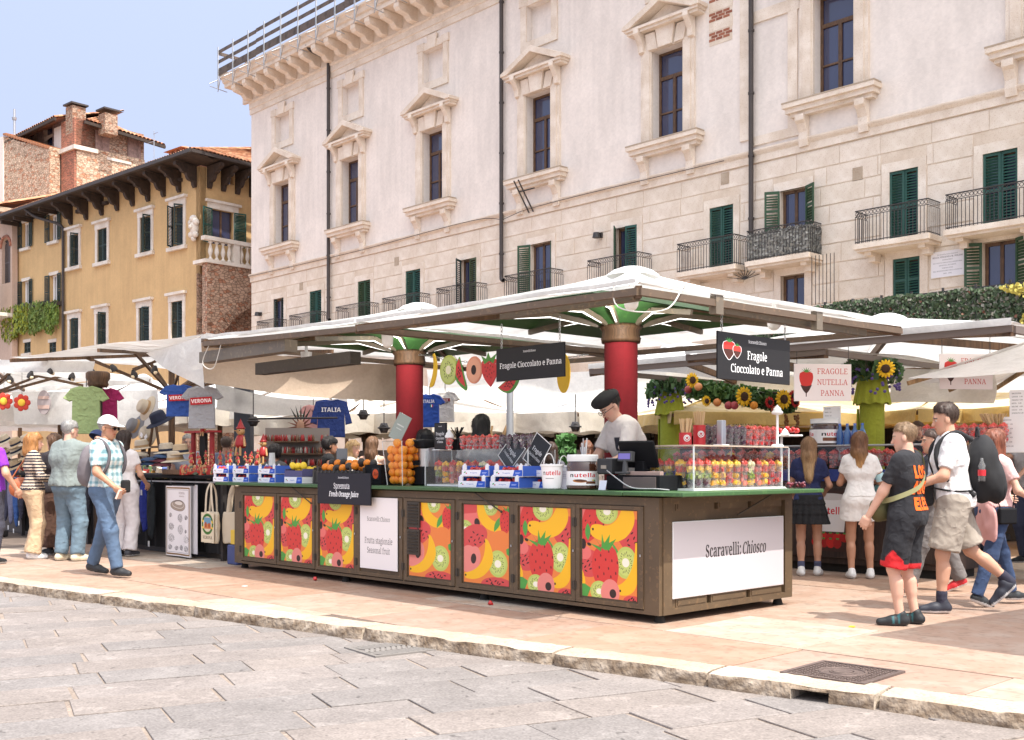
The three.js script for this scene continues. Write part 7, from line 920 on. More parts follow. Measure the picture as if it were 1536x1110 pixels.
// ---------- berry stall on the right with lime green columns ----------
const RZ=-5.0,RX=px=>KX(px,RZ);
{
const x1=RX(1424),x0=x1 - 5.6,t=thing('berry_stall_counter','dark brown berry stall counter with blue cloth edge','counter',KP(0,0,RZ),KT),bm=MAT(0.065,0.035,0.025,0.6,{map:T.wood});
mesh('counter_body',b2(x0,x1,0.1,1.14,-0.8,0),bm,t);mesh('plinth',b2(x0 + 0.05,x1 - 0.05,0,0.1,-0.75,-0.06),m.dark,t);for (let i=0;i<5;i++) mesh('front_panel',rb(1.02,0.86,0.03,0.008,x0 + 0.6 + i*1.1,0.6,0.012),bm,t);
mesh('blue_cloth',b2(x0 - 0.02,x1 + 0.02,1.1,1.24,-0.82,0.03),MAT(0.03,0.05,0.22,0.9),t);mesh('glass_guard',b2(x0,x1,1.24,1.52,-0.02,-0.01),acrylic,t);mesh('glass_shelf',b2(x0,x1,1.52,1.53,-0.4,0.0),acrylic,t);mesh('steel_rail',bar(V(x0,1.53,0),V(x1,1.53,0),0.012),m.steelDull,t);
const bt=printMat(canvasTex(200,280,(x,w,h)=>{x.fillStyle='#3a2018';x.fillRect(0,0,w,h);x.fillStyle='#ece8e6';x.beginPath();x.moveTo(20,30);x.lineTo(180,30);x.lineTo(164,190);x.lineTo(36,190);x.fill();x.fillStyle='#cfc9c6';x.beginPath();x.ellipse(100,30,82,16,0,0,7);x.fill();x.font='bold 44px sans-serif';x.fillStyle='#1a1412';x.fillText('n',32,110);x.fillStyle='#cf2630';x.fillText('utella',58,110,110);for (let i=0;i<9;i++){x.fillStyle=i % 2?'#c4221c':'#a81a18';x.beginPath();x.ellipse(30 + (i % 5)*34,216 + Math.floor(i/5)*26,20,24,0.4*i,0,7);x.fill();x.fillStyle='#4d8a3c';x.fillRect(24 + (i % 5)*34,192 + Math.floor(i/5)*26,14,8);}}),0.5);
const px=RX(1248);mesh('printed_panel',new THREE.PlaneGeometry(0.56,0.74).translate(px,0.62,0.032),bt,t,true);
const y=1.25;const cupR=(kind,X,Z,Y,g)=>{const o=cupP[kind].clone();o.name=numbered('fruit_cup');o.position.copy(KP(X,Y,RZ + Z));o.scale.setScalar(1.35);o.userData={label:{straw:'strawberry cup',mix2:'mango cup',melon:'watermelon cup',mix3:'mango and berry cup'}[kind]+ g,category:'fruit cup',group:'fruit cups on the berry stall'};scene.add(o);};
for (let i=0;i<26;i++) cupR(['straw','melon','straw','mix3'][i % 4],x1 - 0.15 - i*0.15,-0.1,y,' behind the berry stall glass');for (let i=0;i<22;i++) cupR(i % 3?'straw':'melon',x1 - 0.2 - i*0.17,-0.25,y + 0.02,' in the second row behind the berry stall glass');
for (let i=0;i<9;i++) cupR('straw',RX(1372) + i*0.11,-0.3,1.54,' on the glass shelf in front of the vendor');
// jar, bottles, price boards
const j=thing('spread_jar','large chocolate spread jar on the berry stall shelf','jar',KP(RX(1222),1.53,RZ - 0.25),KT),jr=0.19;mesh('jar_glass',lathe([[0.001,0],[jr,0],[jr,0.24],[jr*0.9,0.28]],28),PHY(0.07,0.028,0.016,0.08,{clearcoat:1}),j);mesh('lid',lathe([[jr*0.97,0],[jr*0.97,0.06],[0.001,0.07]],28).translate(0,0.28,0),m.white,j);const lt=canvasTex(512,128,(x,w,h)=>{x.fillStyle='#f2efee';x.fillRect(0,0,w,h);x.font='bold 50px sans-serif';for (const o of[20,190,360]){x.fillStyle='#1a1412';x.fillText('n',o,60);x.fillStyle='#cf2630';x.fillText('utella',o + 29,60,100);x.fillStyle='#7a4424';x.fillRect(o + 10,76,100,32);}});mesh('label_print',new THREE.CylinderGeometry(jr*1.01,jr*1.01,0.17,36,1,true).translate(0,0.12,0),printMat(lt,0.4),j,true);
for (let i=0;i<4;i++){const b=thing('water_bottle','blue water bottle beside the spread jar on the berry stall','bottle',KP(RX(1247) + i*0.1,1.53,RZ - 0.2),0,'water bottles on the berry stall');mesh('bottle',lathe([[0.001,0],[0.04,0],[0.042,0.16],[0.02,0.21],[0.015,0.25],[0.001,0.25]],12),PHY(0.2,0.4,0.75,0.1,{transmission:0.6,thickness:0}),b);mesh('cap',cy(0.017,0.017,0.025,0,0.26,0,10),MAT(0.1,0.2,0.6),b);}
const card=(px,py,w,h,lab,lines,d=-0.25)=>{const X=KX(px,RZ + d),q=thing('price_board',lab,'sign',KP(X,KH(px,py,RZ + d),RZ + d),KT);mesh('board',rb(w,h,0.01,0.003),m.white,q);mesh('print',new THREE.PlaneGeometry(w - 0.01,h - 0.01).translate(0,0,0.0065),printMat(canvasTex(160,Math.round(160*h/w),(x,W,H)=>{x.fillStyle='#eceaea';x.fillRect(0,0,W,H);x.fillStyle='#4a4446';lines(x,W,H);}),0.6),q,true);};
const rows=(x,W,H)=>{x.font='10px sans-serif';['MACEDONIA','GRANDE   5.00','FRAGOLE  4.00','MISTA    5.00','MELONE   4.00','COCCO    3.00','SPREMUTA 4.00'].forEach((s,i)=>x.fillText(s,12,22 + i*H/8));};
card(1248,631,0.24,0.36,'white price list board over the spread jar',rows);card(1272,668,0.32,0.36,'white price board reading 5,00 beside the water bottles',(x,W,H)=>{x.font='22px sans-serif';x.fillText('MACE',20,40);x.fillText('DONIA',20,66);x.font='46px sans-serif';x.fillText('5,00',16,140);});card(1520,652,0.28,0.4,'tilted white price board near the straw brooms',rows,-0.4);card(1535,605,0.3,0.3,'small white price board beside the foreground umbrella',rows,-0.4);
const br=thing('straw_bundle','bundle of pale drinking straws on the berry stall','straws',KP(KX(1497,RZ - 0.4),1.55,RZ - 0.4),0);for (let i=0;i<24;i++) mesh('straw',bar(V(rr(-0.03,0.03),0,rr(-0.03,0.03)),V(rr(-0.2,0.1),0.32,rr(-0.1,0.1)),0.008,0.008,5),MAT(0.55,0.38,0.2,0.8),br);
// far end tray counter beyond the passers-by
const x3=x1 + 0.9,q=thing('juice_stall_counter','second fruit counter beyond the auburn haired woman','counter',KP(0,0,RZ),KT);mesh('body',b2(x3,x3 + 3,0.1,1.1,-1.2,-0.2),bm,q);mesh('top',b2(x3 - 0.03,x3 + 3,1.1,1.2,-1.22,-0.16),MAT(0.03,0.05,0.22,0.9),q);for (let i=0;i<14;i++) cupR(i % 2?'mix2':'straw',x3 + 0.1 + i*0.13,-0.28,1.2,' on the second fruit counter');
const yb=thing('yellow_tray','yellow plastic tray held over the second fruit counter','tray',KP(x3 + 0.2,1.22,RZ - 0.1),KT);mesh('tray',rb(0.5,0.03,0.3,0.01),MAT(0.75,0.5,0.08,0.5),yb);mesh('rim',[rb(0.52,0.05,0.02,0.006,0,0.02,0.15),rb(0.52,0.05,0.02,0.006,0,0.02,-0.15)],MAT(0.75,0.5,0.08,0.5),yb);
}
function sunflower(par,p,s,c=[0.85,0.52,0.02],hc=[0.06,0.03,0.015]){const g=[];for (let k=0;k<16;k++){const a=k/16*6.283;g.push(sp(0.045,0,0.085,0.01*(k % 2),6,5,0.45,1,0.25).rotateZ(a));}g.forEach(q=>q.scale(s,s,s).rotateY(0.45).translate(p.x,p.y,p.z));const b=mesh('sunflower',g,MAT(...c,0.8),par);mesh('flower_heart',sp(0.06*s,0,0,0.02,12,8,1,1,0.4).rotateY(0.45).translate(p.x,p.y,p.z),MAT(...hc,0.95),b);return b;}
// canopy modules on lime covered columns
[[1308,-5.75,1520,2.0],[1005,-6.3,1240,3.6]].forEach(([px,cz,pxr,back],i)=>{
const cx=KX(px,cz),zf=i?-4.4:-3.75,xb=i?KX(pxr,zf):KX(pxr,zf),xa=xb - (i?3.7:3.9),zb=cz - 2.0,e=2.68,t=thing('berry_stall_canopy',i?'white canopy on the lime column nearer the kiosk vendor':'white canopy on the lime column with a sunflower over the berry stall','canopy',KP(0,0,0),KT);
mesh('column',cy(0.15,0.15,2.42,cx,1.21,cz,24),m.lime,t);mesh('cloth_seam',b2(cx - 0.16,cx - 0.14,0.1,2.0,cz + 0.06,cz + 0.09),MAT(0.25,0.28,0.02,0.95),t);
mesh('column_flounce',sheet((u,v)=>{const a=u*6.2832,r=0.165 + 0.06*v + 0.012*Math.sin(a*14)*v;return V(cx + Math.cos(a)*r,2.42 - 0.36*v + 0.012*Math.sin(a*9),cz + Math.sin(a)*r);},72,5,0.004),m.lime,t);mesh('capital',cy(0.2,0.18,0.16,cx,2.5,cz,20),m.brownLt,t);
const A=V(xa,e,zf),B=V(xb,e,zf),C=V(xb,e,zb),D=V(xa,e,zb),ap=V(cx + 0.25,3.12,cz + 0.1);mesh('canvas_roof',roofSheet(ap,[A,B,C,D],0.05),m.canvas,t);mesh('peak_cap',lathe([[0.001,0.1],[0.1,0.095],[0.2,0.06],[0.27,0.01],[0.28,0]],16).translate(ap.x,ap.y - 0.06,ap.z),m.canvas,t);
for (const[p,q]of[[A,B],[B,C],[C,D],[D,A]]) mesh('edge_beam',beam(p.clone().add(V(0,-0.08,0)),q.clone().add(V(0,-0.07,0)),0.05,0.07),MAT(0.13,0.095,0.075,0.5),t);for (const p of[A,B,C,D]) mesh('hip_beam',beam(p.clone().add(V(0,-0.1,0)),V(ap.x,ap.y - 0.25,ap.z),0.05,0.09),m.woodMid,t);
mesh('valance',sheet((u,v)=>A.clone().lerp(B,u).add(V(0,0.03 - 0.07*v,0.045)),24,2,0.004),m.canvas,t);
// flowers on the column head
const f=thing('column_flowers','flower arrangement with purple blooms around the lime column head ' + (i?'behind the vendor':'beside the hanging white sign'),'flowers',KP(cx,2.45,cz),KT),g=[];for (let k=0;k<320;k++){const a=rr(0,6.3),r=0.2 + rr(0,0.16);g.push(new THREE.PlaneGeometry(0.06,0.09).rotateX(rr(-1,1)).rotateY(rr(-2,2)).translate(Math.cos(a)*r,rr(-0.06,0.14) - (r>0.3?0.05:0),Math.sin(a)*r));}mesh('leaves',g,PHY(0.06,0.13,0.04,0.7,{transmission:0.2,thickness:0}),f).userData.kind='stuff';const pu=[];for (let k=0;k<60;k++){const a=rr(0,6.3);pu.push(new THREE.IcosahedronGeometry(0.022,0).translate(Math.cos(a)*0.33,rr(-0.28,0.05),Math.sin(a)*0.33));}mesh('purple_blooms',pu,MAT(0.12,0.08,0.26,0.8),f).userData.kind='stuff';
if (!i) sunflower(f,V(0.3,0.02,0.22),0.9);
});
{// flower garland round an umbrella
const d=15.2,c=D3(1113,d + 0.2,EYE + (HZ - 592)/F*d),t=thing('flower_garland','garland of leaves with sunflowers, apples and red blooms round a wooden umbrella','garland',c,0),R=0.64,at=(a,dy=0,dr=0)=>V(Math.cos(a)*(R + dr),0.12*Math.cos(a*1 + 2.4) + dy,Math.sin(a)*(R + dr)),g=[[],[]];
for (let k=0;k<2600;k++){const a=rr(0,6.2832),q=rr(0,6.3),r=Math.sqrt(rnd())*0.115,p=at(a,Math.sin(q)*r,Math.cos(q)*r);g[k % 2].push(new THREE.PlaneGeometry(0.055,0.08).rotateX(rr(-1.2,1.2)).rotateY(rr(-3,3)).translate(p.x,p.y,p.z));}
g.forEach((q,k)=>mesh('leaves',q,PHY(...(k?[0.05,0.13,0.03]:[0.08,0.17,0.03]),0.7,{transmission:0.2,thickness:0}),t).userData.kind='stuff');
for (const[a,dy,s]of[[1.75,0.0,1.05],[1.05,0.02,1.05],[0.6,0.12,0.75],[2.75,0.14,0.85],[2.4,-0.12,0.6]]) sunflower(t,at(a,dy,0.17),s);for (const[a,dy]of[[1.32,-0.04],[0.72,0.0],[0.8,0.08]]) sunflower(t,at(a,dy,0.17),0.62,[0.5,0.02,0.02],[0.03,0.02,0.02]);
for (const[a,dy,cc]of[[2.95,0.0,[0.35,0.06,0.06]],[2.6,0.06,[0.7,0.3,0.12]],[2.2,-0.12,[0.6,0.22,0.06]],[2.0,-0.14,[0.35,0.05,0.06]],[1.9,-0.13,[0.4,0.06,0.07]],[1.58,-0.1,[0.8,0.3,0.03]],[1.2,-0.13,[0.45,0.08,0.04]]]){const p=at(a,dy,0.15);mesh('apple',sp(0.055,p.x,p.y,p.z,12,9),MAT(...cc,0.5),t);}for (const a of[0.85,0.3]){const q=[];for (let k=0;k<26;k++){const p=at(a,-0.18 - k*0.009,0.1);q.push(sp(0.02,p.x + rr(-0.03,0.03)*(1 - k/30),p.y,p.z + rr(-0.03,0.03),6,5));}mesh('grape_bunch',q,MAT(0.30,0.13,0.04,0.5),t).userData.kind='stuff';}
mesh('hoop',new THREE.TorusGeometry(R,0.02,6,40).rotateX(Math.PI/2),m.woodDark,t);
}
// wooden fan-strut umbrellas with yellow cloth
[[1113,19.2,4.4,2.1,2.75,'yellow umbrella with wooden fan struts under the flower garland'],[1268,19.8,4.2,2.1,2.75,'yellow umbrella with dark fan struts behind the lime sunflower column'],[1432,18.6,4.6,2.1,2.75,'wide yellow umbrella behind the walking man with backpack'],[1580,17,4,2.1,2.6,'yellow umbrella over the second fruit counter']].forEach(([px,d,w,e,a,lab])=>marketUmbrella(lab,D3(px,d),w,w,0.25,e,a,m.canvasYellow,{val:0.2,post:m.woodMid,sag:0.04}));
// pale umbrella whose corner points into the view, and one just beyond the edge that shades the pavement
marketUmbrella('white umbrella with pale wooden ribs reaching over the berry stall passage',V(6.75,0,-13.0),3.1,3.1,Math.PI/4 + 0.12,2.3,2.98,m.canvas,{post:m.woodLight,sag:0.05});
marketUmbrella('white umbrella standing past the passers-by and shading the pavement',V(5.85,0,-7.15),3.35,3.35,Math.PI/4 - 0.1,2.38,3.0,m.canvas,{post:m.woodLight,sag:0.05});
marketUmbrella('white umbrella behind the berry stall canopy',D3(1480,19),4.6,4.6,KT,2.75,3.5,m.canvas,{val:0.25});
// draped sheets between the canopies
drape('white_side_sheet','white canvas sheet hanging behind the large black strawberry sign',D3(950,18.6,3.1),D3(1300,16.6,3.0),0.75,0.65,m.canvas,{wave:0.05,f:9,bel:0.15});drape('white_lower_sheet','white canvas sheet hanging below the beam behind the till column',D3(640,18.5,2.9),D3(1000,18.2,2.95),0.42,0.6,m.canvas,{wave:0.06,f:10,bel:0.1,sag:0.1});drape('white_front_sheet','white canvas strip under the berry stall beam',D3(1330,14.9,2.6),D3(1490,14.0,2.5),0.45,0.42,m.canvas,{wave:0.05,f:7,bel:0.1});
// strawberry signs
[[1234,12.6,546,602,92,'white hanging sign with chocolate dipped strawberry beside the black sign',0.55],[1449,12.9,531,584,54,'white strawberry sign partly covered by the pale umbrella corner',0.5]].forEach(([px,d,y0,y1,wpx,lab,tn])=>{
const h=(y1 - y0)/F*d,w=h*1.6,t=thing('strawberry_sign',lab,'sign',D3(px,d,EYE + (HZ - (y0 + y1)/2)/F*d),0.12),pt=canvasTex(480,300,(x,W,H)=>{x.fillStyle='#e9dfdc';x.fillRect(0,0,W,H);x.save();x.translate(100,140);x.scale(1.15,1.3);x.fillStyle='#c8302a';x.beginPath();x.moveTo(-46,-50);x.quadraticCurveTo(0,-76,46,-50);x.quadraticCurveTo(66,0,0,70);x.quadraticCurveTo(-66,0,-46,-50);x.fill();x.fillStyle='#3f201a';x.beginPath();x.moveTo(-42,22);x.quadraticCurveTo(0,40,42,20);x.quadraticCurveTo(24,60,4,74);x.lineTo(3,96);x.lineTo(-3,96);x.lineTo(-4,74);x.quadraticCurveTo(-26,60,-42,22);x.fill();x.fillStyle='#4d8a3c';for (let i=0;i<7;i++){const a=-2.9 + i*0.45;x.beginPath();x.moveTo(-8,-56);x.lineTo(Math.cos(a)*46,-58 + Math.sin(a)*30);x.lineTo(8,-54);x.fill();}x.restore();['FRAGOLE','NUTELLA','PANNA'].forEach((s,i)=>serif(x,s,320,80 + i*88,62,{c:'#c0403a',w:i===2?200:260}));});
mesh('cloth_board',rb(w,h,0.008,0.002),m.white,t);mesh('print',new THREE.PlaneGeometry(w - 0.004,h - 0.004).translate(0,0,0.006),printMat(pt,0.7),t,true);for (const s of[-1,1]) mesh('cord',bar(V(s*w*0.45,h/2,0),V(s*w*0.45,h/2 + 0.22,0),0.004),m.darkIron,t);
});
{const d=18.5,t=thing('restaurant_sign','white strip sign lettered CUCINA A VISTA SLOW FOOD over a dark doorway','sign',D3(1150,d,EYE + (HZ - 634)/F*d),0);mesh('board',rb(1.55,0.16,0.02,0.004),m.white,t);mesh('print',new THREE.PlaneGeometry(1.52,0.15).translate(0,0,0.012),printMat(canvasTex(640,64,(x,w,h)=>{x.fillStyle='#e6e2de';x.fillRect(0,0,w,h);x.fillStyle='#2a2624';x.font='bold 44px sans-serif';x.textAlign='center';x.fillText('CUCINA A VISTA - SLOW FOOD',w/2,48,620);})),t,true);
const b=thing('dark_shop_booth','dark wooden booth front beyond the berry stall','booth',D3(1330,20,0),KT*0.5);mesh('back',b2(-7,6,0,2.1,-0.4,-0.3),m.woodDark,b);mesh('top',b2(-7,6,2.1,2.3,-0.5,0.3),m.brownDk,b);mesh('front',b2(-7,6,0,1.0,0.3,0.4),m.brownDk,b);for (let i=0;i<6;i++) mesh('post',b2(-7 + i*2.5,-6.85 + i*2.5,0,2.1,0.2,0.3),m.brownDk,b);
const c=thing('tiered_cup_tray','tiered tray of strawberry cups above the counter end','tray',D3(1172,12.2,1.62),0);mesh('tray',rb(0.42,0.02,0.22,0.006),m.white,c);mesh('stem',cy(0.015,0.015,0.62,0,-0.31,0),m.white,c);const q=[];for (let i=0;i<22;i++) q.push(berryG(0.06,rr(-0.18,0.18),0.05 + rr(0,0.03),rr(-0.08,0.08)));mesh('strawberries',MG(q),vFruit,c).userData.kind='stuff';}
// fallen bits on the ground
{const sb=(px,py,c,lab,k)=>{const p=GR(px,py),g=k?new THREE.BoxGeometry(0.05,0.006,0.04).rotateY(1):berryG(0.055,0,0,0);solo('dropped_' + (k?'wrapper':'strawberry'),g,k?MAT(...c,0.8):vFruit,lab,k?'litter':'strawberry',V(p.x,k?0.006:0.02,p.z));};sb(473,871,RED,'strawberry dropped on the paving under the third fruit panel');sb(736,908,RED,'strawberry dropped on the paving at the foot of the striped vent panel');sb(1278,941,[0.85,0.5,0.02],'small yellow wrapper lying on the sunny marble beside the boy',1);sb(367,880,[0.75,0.72,0.7],'scrap of white paper on the paving by the counter end',1);}
// ---------- people ----------
const SKIN={fair:[0.62,0.36,0.26],mid:[0.55,0.30,0.20],tan:[0.46,0.23,0.14],dark:[0.10,0.045,0.03]};
const skinM=new THREE.MeshPhysicalMaterial({vertexColors:true,roughness:0.55,sheen:0.2});
const clothM=()=>new THREE.MeshStandardMaterial({vertexColors:true,roughness:0.95,side:THREE.DoubleSide,bumpMap:T.wrinkle,bumpScale:0.0095});
const cloth1=clothM(),hairM=new THREE.MeshStandardMaterial({vertexColors:true,roughness:0.55,side:THREE.DoubleSide}),shoeM=new THREE.MeshStandardMaterial({vertexColors:true,roughness:0.6});
function person(o){
const S={h:1.75,bw:1,skin:'mid',lean:0,twist:0,hy:0,hp:0,hr:0,cell:0.016,...o},t=thing('person',S.label,'person',S.pos,S.face,S.group);t.scale.setScalar(S.h/1.75);
const bw=S.bw,fem=S.fem?1:0,sk=SKIN[S.skin],C=S.cell;
const E=new THREE.Euler(S.lean,S.twist,0,'XYZ'),hipY=0.95,T2=v=>v.clone().sub(V(0,hipY,0)).applyEuler(E).add(V(0,hipY,0));
const sw=(fem?0.158:0.18)*(0.6 + 0.4*bw),shL=T2(V(sw,1.42,0)),shR=T2(V(-sw,1.42,0)),nb=T2(V(0,1.46,-0.005)),hc=T2(V(0,1.615,0.02 + Math.max(0,S.hp)*0.02));
const hips=[V(0.092,0.92,0),V(-0.092,0.92,0)],feet=S.feet||[[0.1,0,0.02,0.15],[-0.1,0,0,-0.15]],hands=S.hands||[[0.27,0.86,0.06],[-0.27,0.86,0.06]];
const torso=[bone(V(-0.07*bw,0.95,0),V(0.07*bw,0.95,0),0.115*bw*(fem?1.04:1),0.115*bw*(fem?1.04:1)),bone(T2(V(-0.055*bw,1.09,0)),T2(V(0.055*bw,1.09,0)),(fem?0.09:0.108)*bw,(fem?0.09:0.108)*bw),bone(T2(V(-0.075*bw,1.27,0)),T2(V(0.075*bw,1.27,0)),(fem?0.098:0.116)*bw,(fem?0.098:0.116)*bw),bone(T2(V(-sw + 0.045,1.395,-0.005)),T2(V(sw - 0.045,1.395,-0.005)),0.068,0.068),bone(T2(V(-0.06,1.44,-0.01)),T2(V(0.06,1.44,-0.01)),0.05,0.05),bone(V(-0.06,0.93,-0.05),V(0.06,0.93,-0.05),0.09*bw,0.09*bw)];
if (fem) for (const s of[-1,1]) torso.push(bone(T2(V(s*0.07,1.265,0.07)),T2(V(s*0.07,1.25,0.075)),0.055,0.055));
if (S.belly) torso.push(bone(T2(V(0,1.08,0.06)),T2(V(0,1.14,0.06)),0.11*bw,0.1*bw));
const arms=[],legs=[],kn=[],ank=[],elb=[],wr=[],lim=0.75 + 0.25*bw,af=fem?0.86:1;
[shL,shR].forEach((a,i)=>{const tg=V(...hands[i]),pole=S.poles?.[i]?V(...S.poles[i]):V(i?-0.5:0.5,-0.3,-1),[e,w]=ik(a,tg,0.295,0.255,pole);elb.push(e);wr.push(w);arms.push([bone(a,e,0.052*lim*af,0.041*lim*af),bone(e,w,0.042*lim*af,0.028*af)]);});
hips.forEach((a,i)=>{const f=feet[i],an=V(f[0],0.085 + f[1],f[2]- 0.02),[k,w]=ik(a,an,0.435,0.41,V(Math.sin(f[3]||0)*0.6,0,1));kn.push(k);ank.push(w);const calf=k.clone().lerp(w,0.3).add(V(0,0,-0.018));legs.push([bone(a,k,0.086*lim,0.056*lim),bone(k,w,0.052*lim,0.037*lim),bone(calf,calf.clone().lerp(w,0.3),0.05*lim,0.04*lim)]);});
const neck=bone(nb,hc.clone().add(V(0,-0.06,-0.02)),fem?0.05:0.058,fem?0.047:0.055);
// body
const all=[...torso,...arms.flat(),...legs.flat(),neck],bd=bnd(all,0.03),bodyS=uni(all,0.035),parts=[];
const hideTorso=true;parts.push(tint(surf(bodyS,...bd,C*1.1),(x,y,z)=>sk.map(c=>c*(1 + 0.05*n3(x*9,y*9,z*9)))));
// head
const HQ=new THREE.Quaternion().setFromEuler(new THREE.Euler(S.hp + S.lean*0.4,S.hy + S.twist,S.hr,'YXZ')),HI=HQ.clone().invert(),hv=V(0,0,0),hs=S.hs||1.0;
const toH=(x,y,z)=>hv.set((x - hc.x)/hs,(y - hc.y)/hs,(z - hc.z)/hs).applyQuaternion(HI);
const nose=[0,0.004,0.086,0,-0.034,0.103,0.008,0.0125],brow=[-0.03,0.022,0.078,0.03,0.022,0.078,0.013,0.013],chin=[0,-0.096,0.052,0,-0.085,0.05,0.027,0.03];
const headL=(x,y,z)=>{const ax=Math.abs(x);let d=ell(x,y - 0.035,z + 0.012,0.077,0.092,0.098);d=smin(d,ell(x,y + 0.035,z - 0.018,0.061,0.085,0.07),0.03);d=smin(d,cap(chin,x,y,z),0.03);d=smin(d,cap(brow,x,y,z),0.02);const es=Math.hypot(ax - 0.031,y - 0.002,z - 0.1) - 0.017;d=-smin(-d,es,0.015);d=smin(d,Math.hypot(ax - 0.03,y - 0.002,z - 0.071) - 0.0135,0.004);d=smin(d,cap(nose,x,y,z),0.012);d=smin(d,ell(x,y + 0.063,z - 0.08,0.024,0.009,0.013),0.008);d=smin(d,ell(ax - 0.079,y + 0.004,z + 0.004,0.011,0.033,0.021),0.008);return d;};
const hairC=S.hair?.c||[0.05,0.03,0.02];
{const r=0.15*hs,g=surf((x,y,z)=>{const q=toH(x,y,z);return headL(q.x,q.y,q.z)*hs;},[hc.x - r,hc.y - r,hc.z - r],[hc.x + r,hc.y + r,hc.z + r],S.fine?0.0055:0.0075);
parts.push(tint(g,(x,y,z)=>{const q=toH(x,y,z),ax=Math.abs(q.x),ex=(ax - 0.031),ey=q.y - 0.002;if (q.z>0.06){if ((ex/0.013)**2 + (ey/0.0065)**2<1) return Math.hypot(ex,ey)<0.0062?[0.03,0.02,0.015]:[0.6,0.56,0.52];if (ax>0.012&&ax<0.05&&Math.abs(q.y - 0.024 + (ax - 0.03)*0.15)<0.0055) return hairC.map(c=>c*0.8 + sk[0]*0.12);if (ax<0.026&&Math.abs(q.y + 0.063)<0.008) return[sk[0]*0.85,sk[1]*0.55,sk[2]*0.55];if (S.beard&&q.y<-0.03&&q.z>0.02) return sk.map((c,i)=>c*0.35 + hairC[i]*0.6);}if (S.beard&&q.y<-0.045&&ax>0.03) return sk.map((c,i)=>c*0.35 + hairC[i]*0.6);if (S.hair&&ax<0.084){const back=(S.hair.short?0.012 - 0.55*Math.max(0,0.03 - q.y):0.03) - q.z,top2=q.y - (S.hair.line??0.062) - 0.01;if ((back>0&&q.y>-0.062)||top2>0){const w=clamp(Math.max(Math.min(back*60,(q.y + 0.062)*40),top2*60),0,1)*0.85;return sk.map((c,i)=>mix(c,hairC[i],w));}}const cheek=Math.exp(-((ax - 0.04)**2 + (q.y + 0.03)**2)/0.0006)*(q.z>0.03?1:0);return[sk[0]*(1 + 0.06*cheek),sk[1]*(1 - 0.12*cheek),sk[2]*(1 - 0.1*cheek)];}));}
// hands: palm, four fingers, thumb
wr.forEach((w,i)=>{
const dir=w.clone().sub(elb[i]).normalize(),side=i?-1:1,curl=S.curl?.[i]??0.35,up=S.palm?.[i]?V(...S.palm[i]):V(-side,0,0.3);const n=up.addScaledVector(dir,-up.dot(dir)).normalize(),lat=dir.clone().cross(n).multiplyScalar(side).normalize();// n: palm side, lat: thumb side
const P=(a,b,c)=>w.clone().addScaledVector(dir,a).addScaledVector(lat,b).addScaledVector(n,c),B=[bone(P(-0.02,0,0),P(0.03,0,0),0.026,0.026),bone(P(0.03,0.024,0),P(0.075,0.028,0),0.019,0.016),bone(P(0.03,0.006,0),P(0.08,0.01,0),0.019,0.016),bone(P(0.03,-0.012,0),P(0.076,-0.012,0),0.018,0.015),bone(P(0.03,-0.024,0),P(0.068,-0.03,0),0.016,0.013)],Fg=[];
[[0.03,0.07],[0.01,0.08],[-0.011,0.074],[-0.031,0.058]].forEach(([l,L],k)=>{const c1=curl*0.9,c2=curl*2.1,b0=0.078 - Math.abs(k - 1)*0.004,p1=[b0 + Math.cos(c1)*L*0.5,l*1.08,Math.sin(c1)*L*0.5],p2=[p1[0]+ Math.cos(c2)*L*0.5,l*1.1,p1[2]+ Math.sin(c2)*L*0.5];Fg.push([bone(P(b0 - 0.01,l,0),P(...p1),0.0098,0.009),bone(P(...p1),P(...p2),0.009,0.0075)]);});
Fg.push([bone(P(0.02,0.026,0.006),P(0.055,0.05,0.018),0.0135,0.0105),bone(P(0.055,0.05,0.018),P(0.085,0.05 - 0.02*curl,0.026 + 0.02*curl),0.0105,0.008)]);
const palm=uni(B,0.02),ch=Fg.map(q=>uni(q,0.006)),f=(x,y,z)=>{let d=palm(x,y,z);for (const c of ch) d=smin(d,c(x,y,z),0.006);return d;},hb=bnd([...B,...Fg.flat()],0.02);
parts.push(tint(surf(f,...hb,S.fine?0.006:0.008),()=>sk));
});
if (S.bareFeet !==true&&S.shoes) feet.forEach((f,i)=>{const yaw=f[3]||0,pit=f[4]||0,an=ank[i],R=new THREE.Matrix4().makeRotationFromEuler(new THREE.Euler(pit,yaw,0,'YXZ')),q=(x,y,z)=>V(x,y,z).applyMatrix4(R).add(V(an.x,an.y - 0.085,an.z));const B=[bone(q(0,0.045,-0.045),q(0,0.04,0.06),0.04,0.046),bone(q(0,0.04,0.06),q(0,0.03,0.165),0.046,0.033),bone(q(0,0.05,-0.02),q(0,0.095,-0.01),0.042,0.044)],fl=uni(B,0.03),Ri=R.clone().invert(),tv=V(0,0,0),g=surf((x,y,z)=>{tv.set(x - an.x,y - an.y + 0.085,z - an.z).applyMatrix4(Ri);return Math.max(fl(x,y,z),0.002 - tv.y);},...bnd(B,0.03),0.011);mesh('shoe',tint(g,(x,y,z)=>{tv.set(x - an.x,y - an.y + 0.085,z - an.z).applyMatrix4(Ri);return tv.y<0.024?(S.shoes.sole||[0.7,0.7,0.7]):S.shoes.stripe&&Math.abs(tv.x)>0.03&&Math.sin(tv.z*130)>0.4&&tv.z>0&&tv.z<0.09?S.shoes.stripe:S.shoes.c;}),shoeM,t);if (S.sock){const k2=an.clone().lerp(kn[i],0.2);mesh('sock',tint(surf(uni([bone(an,k2,0.043*lim,0.046*lim)],0.01),...bnd([bone(an,k2,0.05,0.05)],0.03),0.012),()=>S.sock),cloth1,t);}});
mesh('body',MG(parts.map(g=>{uvBox(g);return g;})),skinM,t,true);
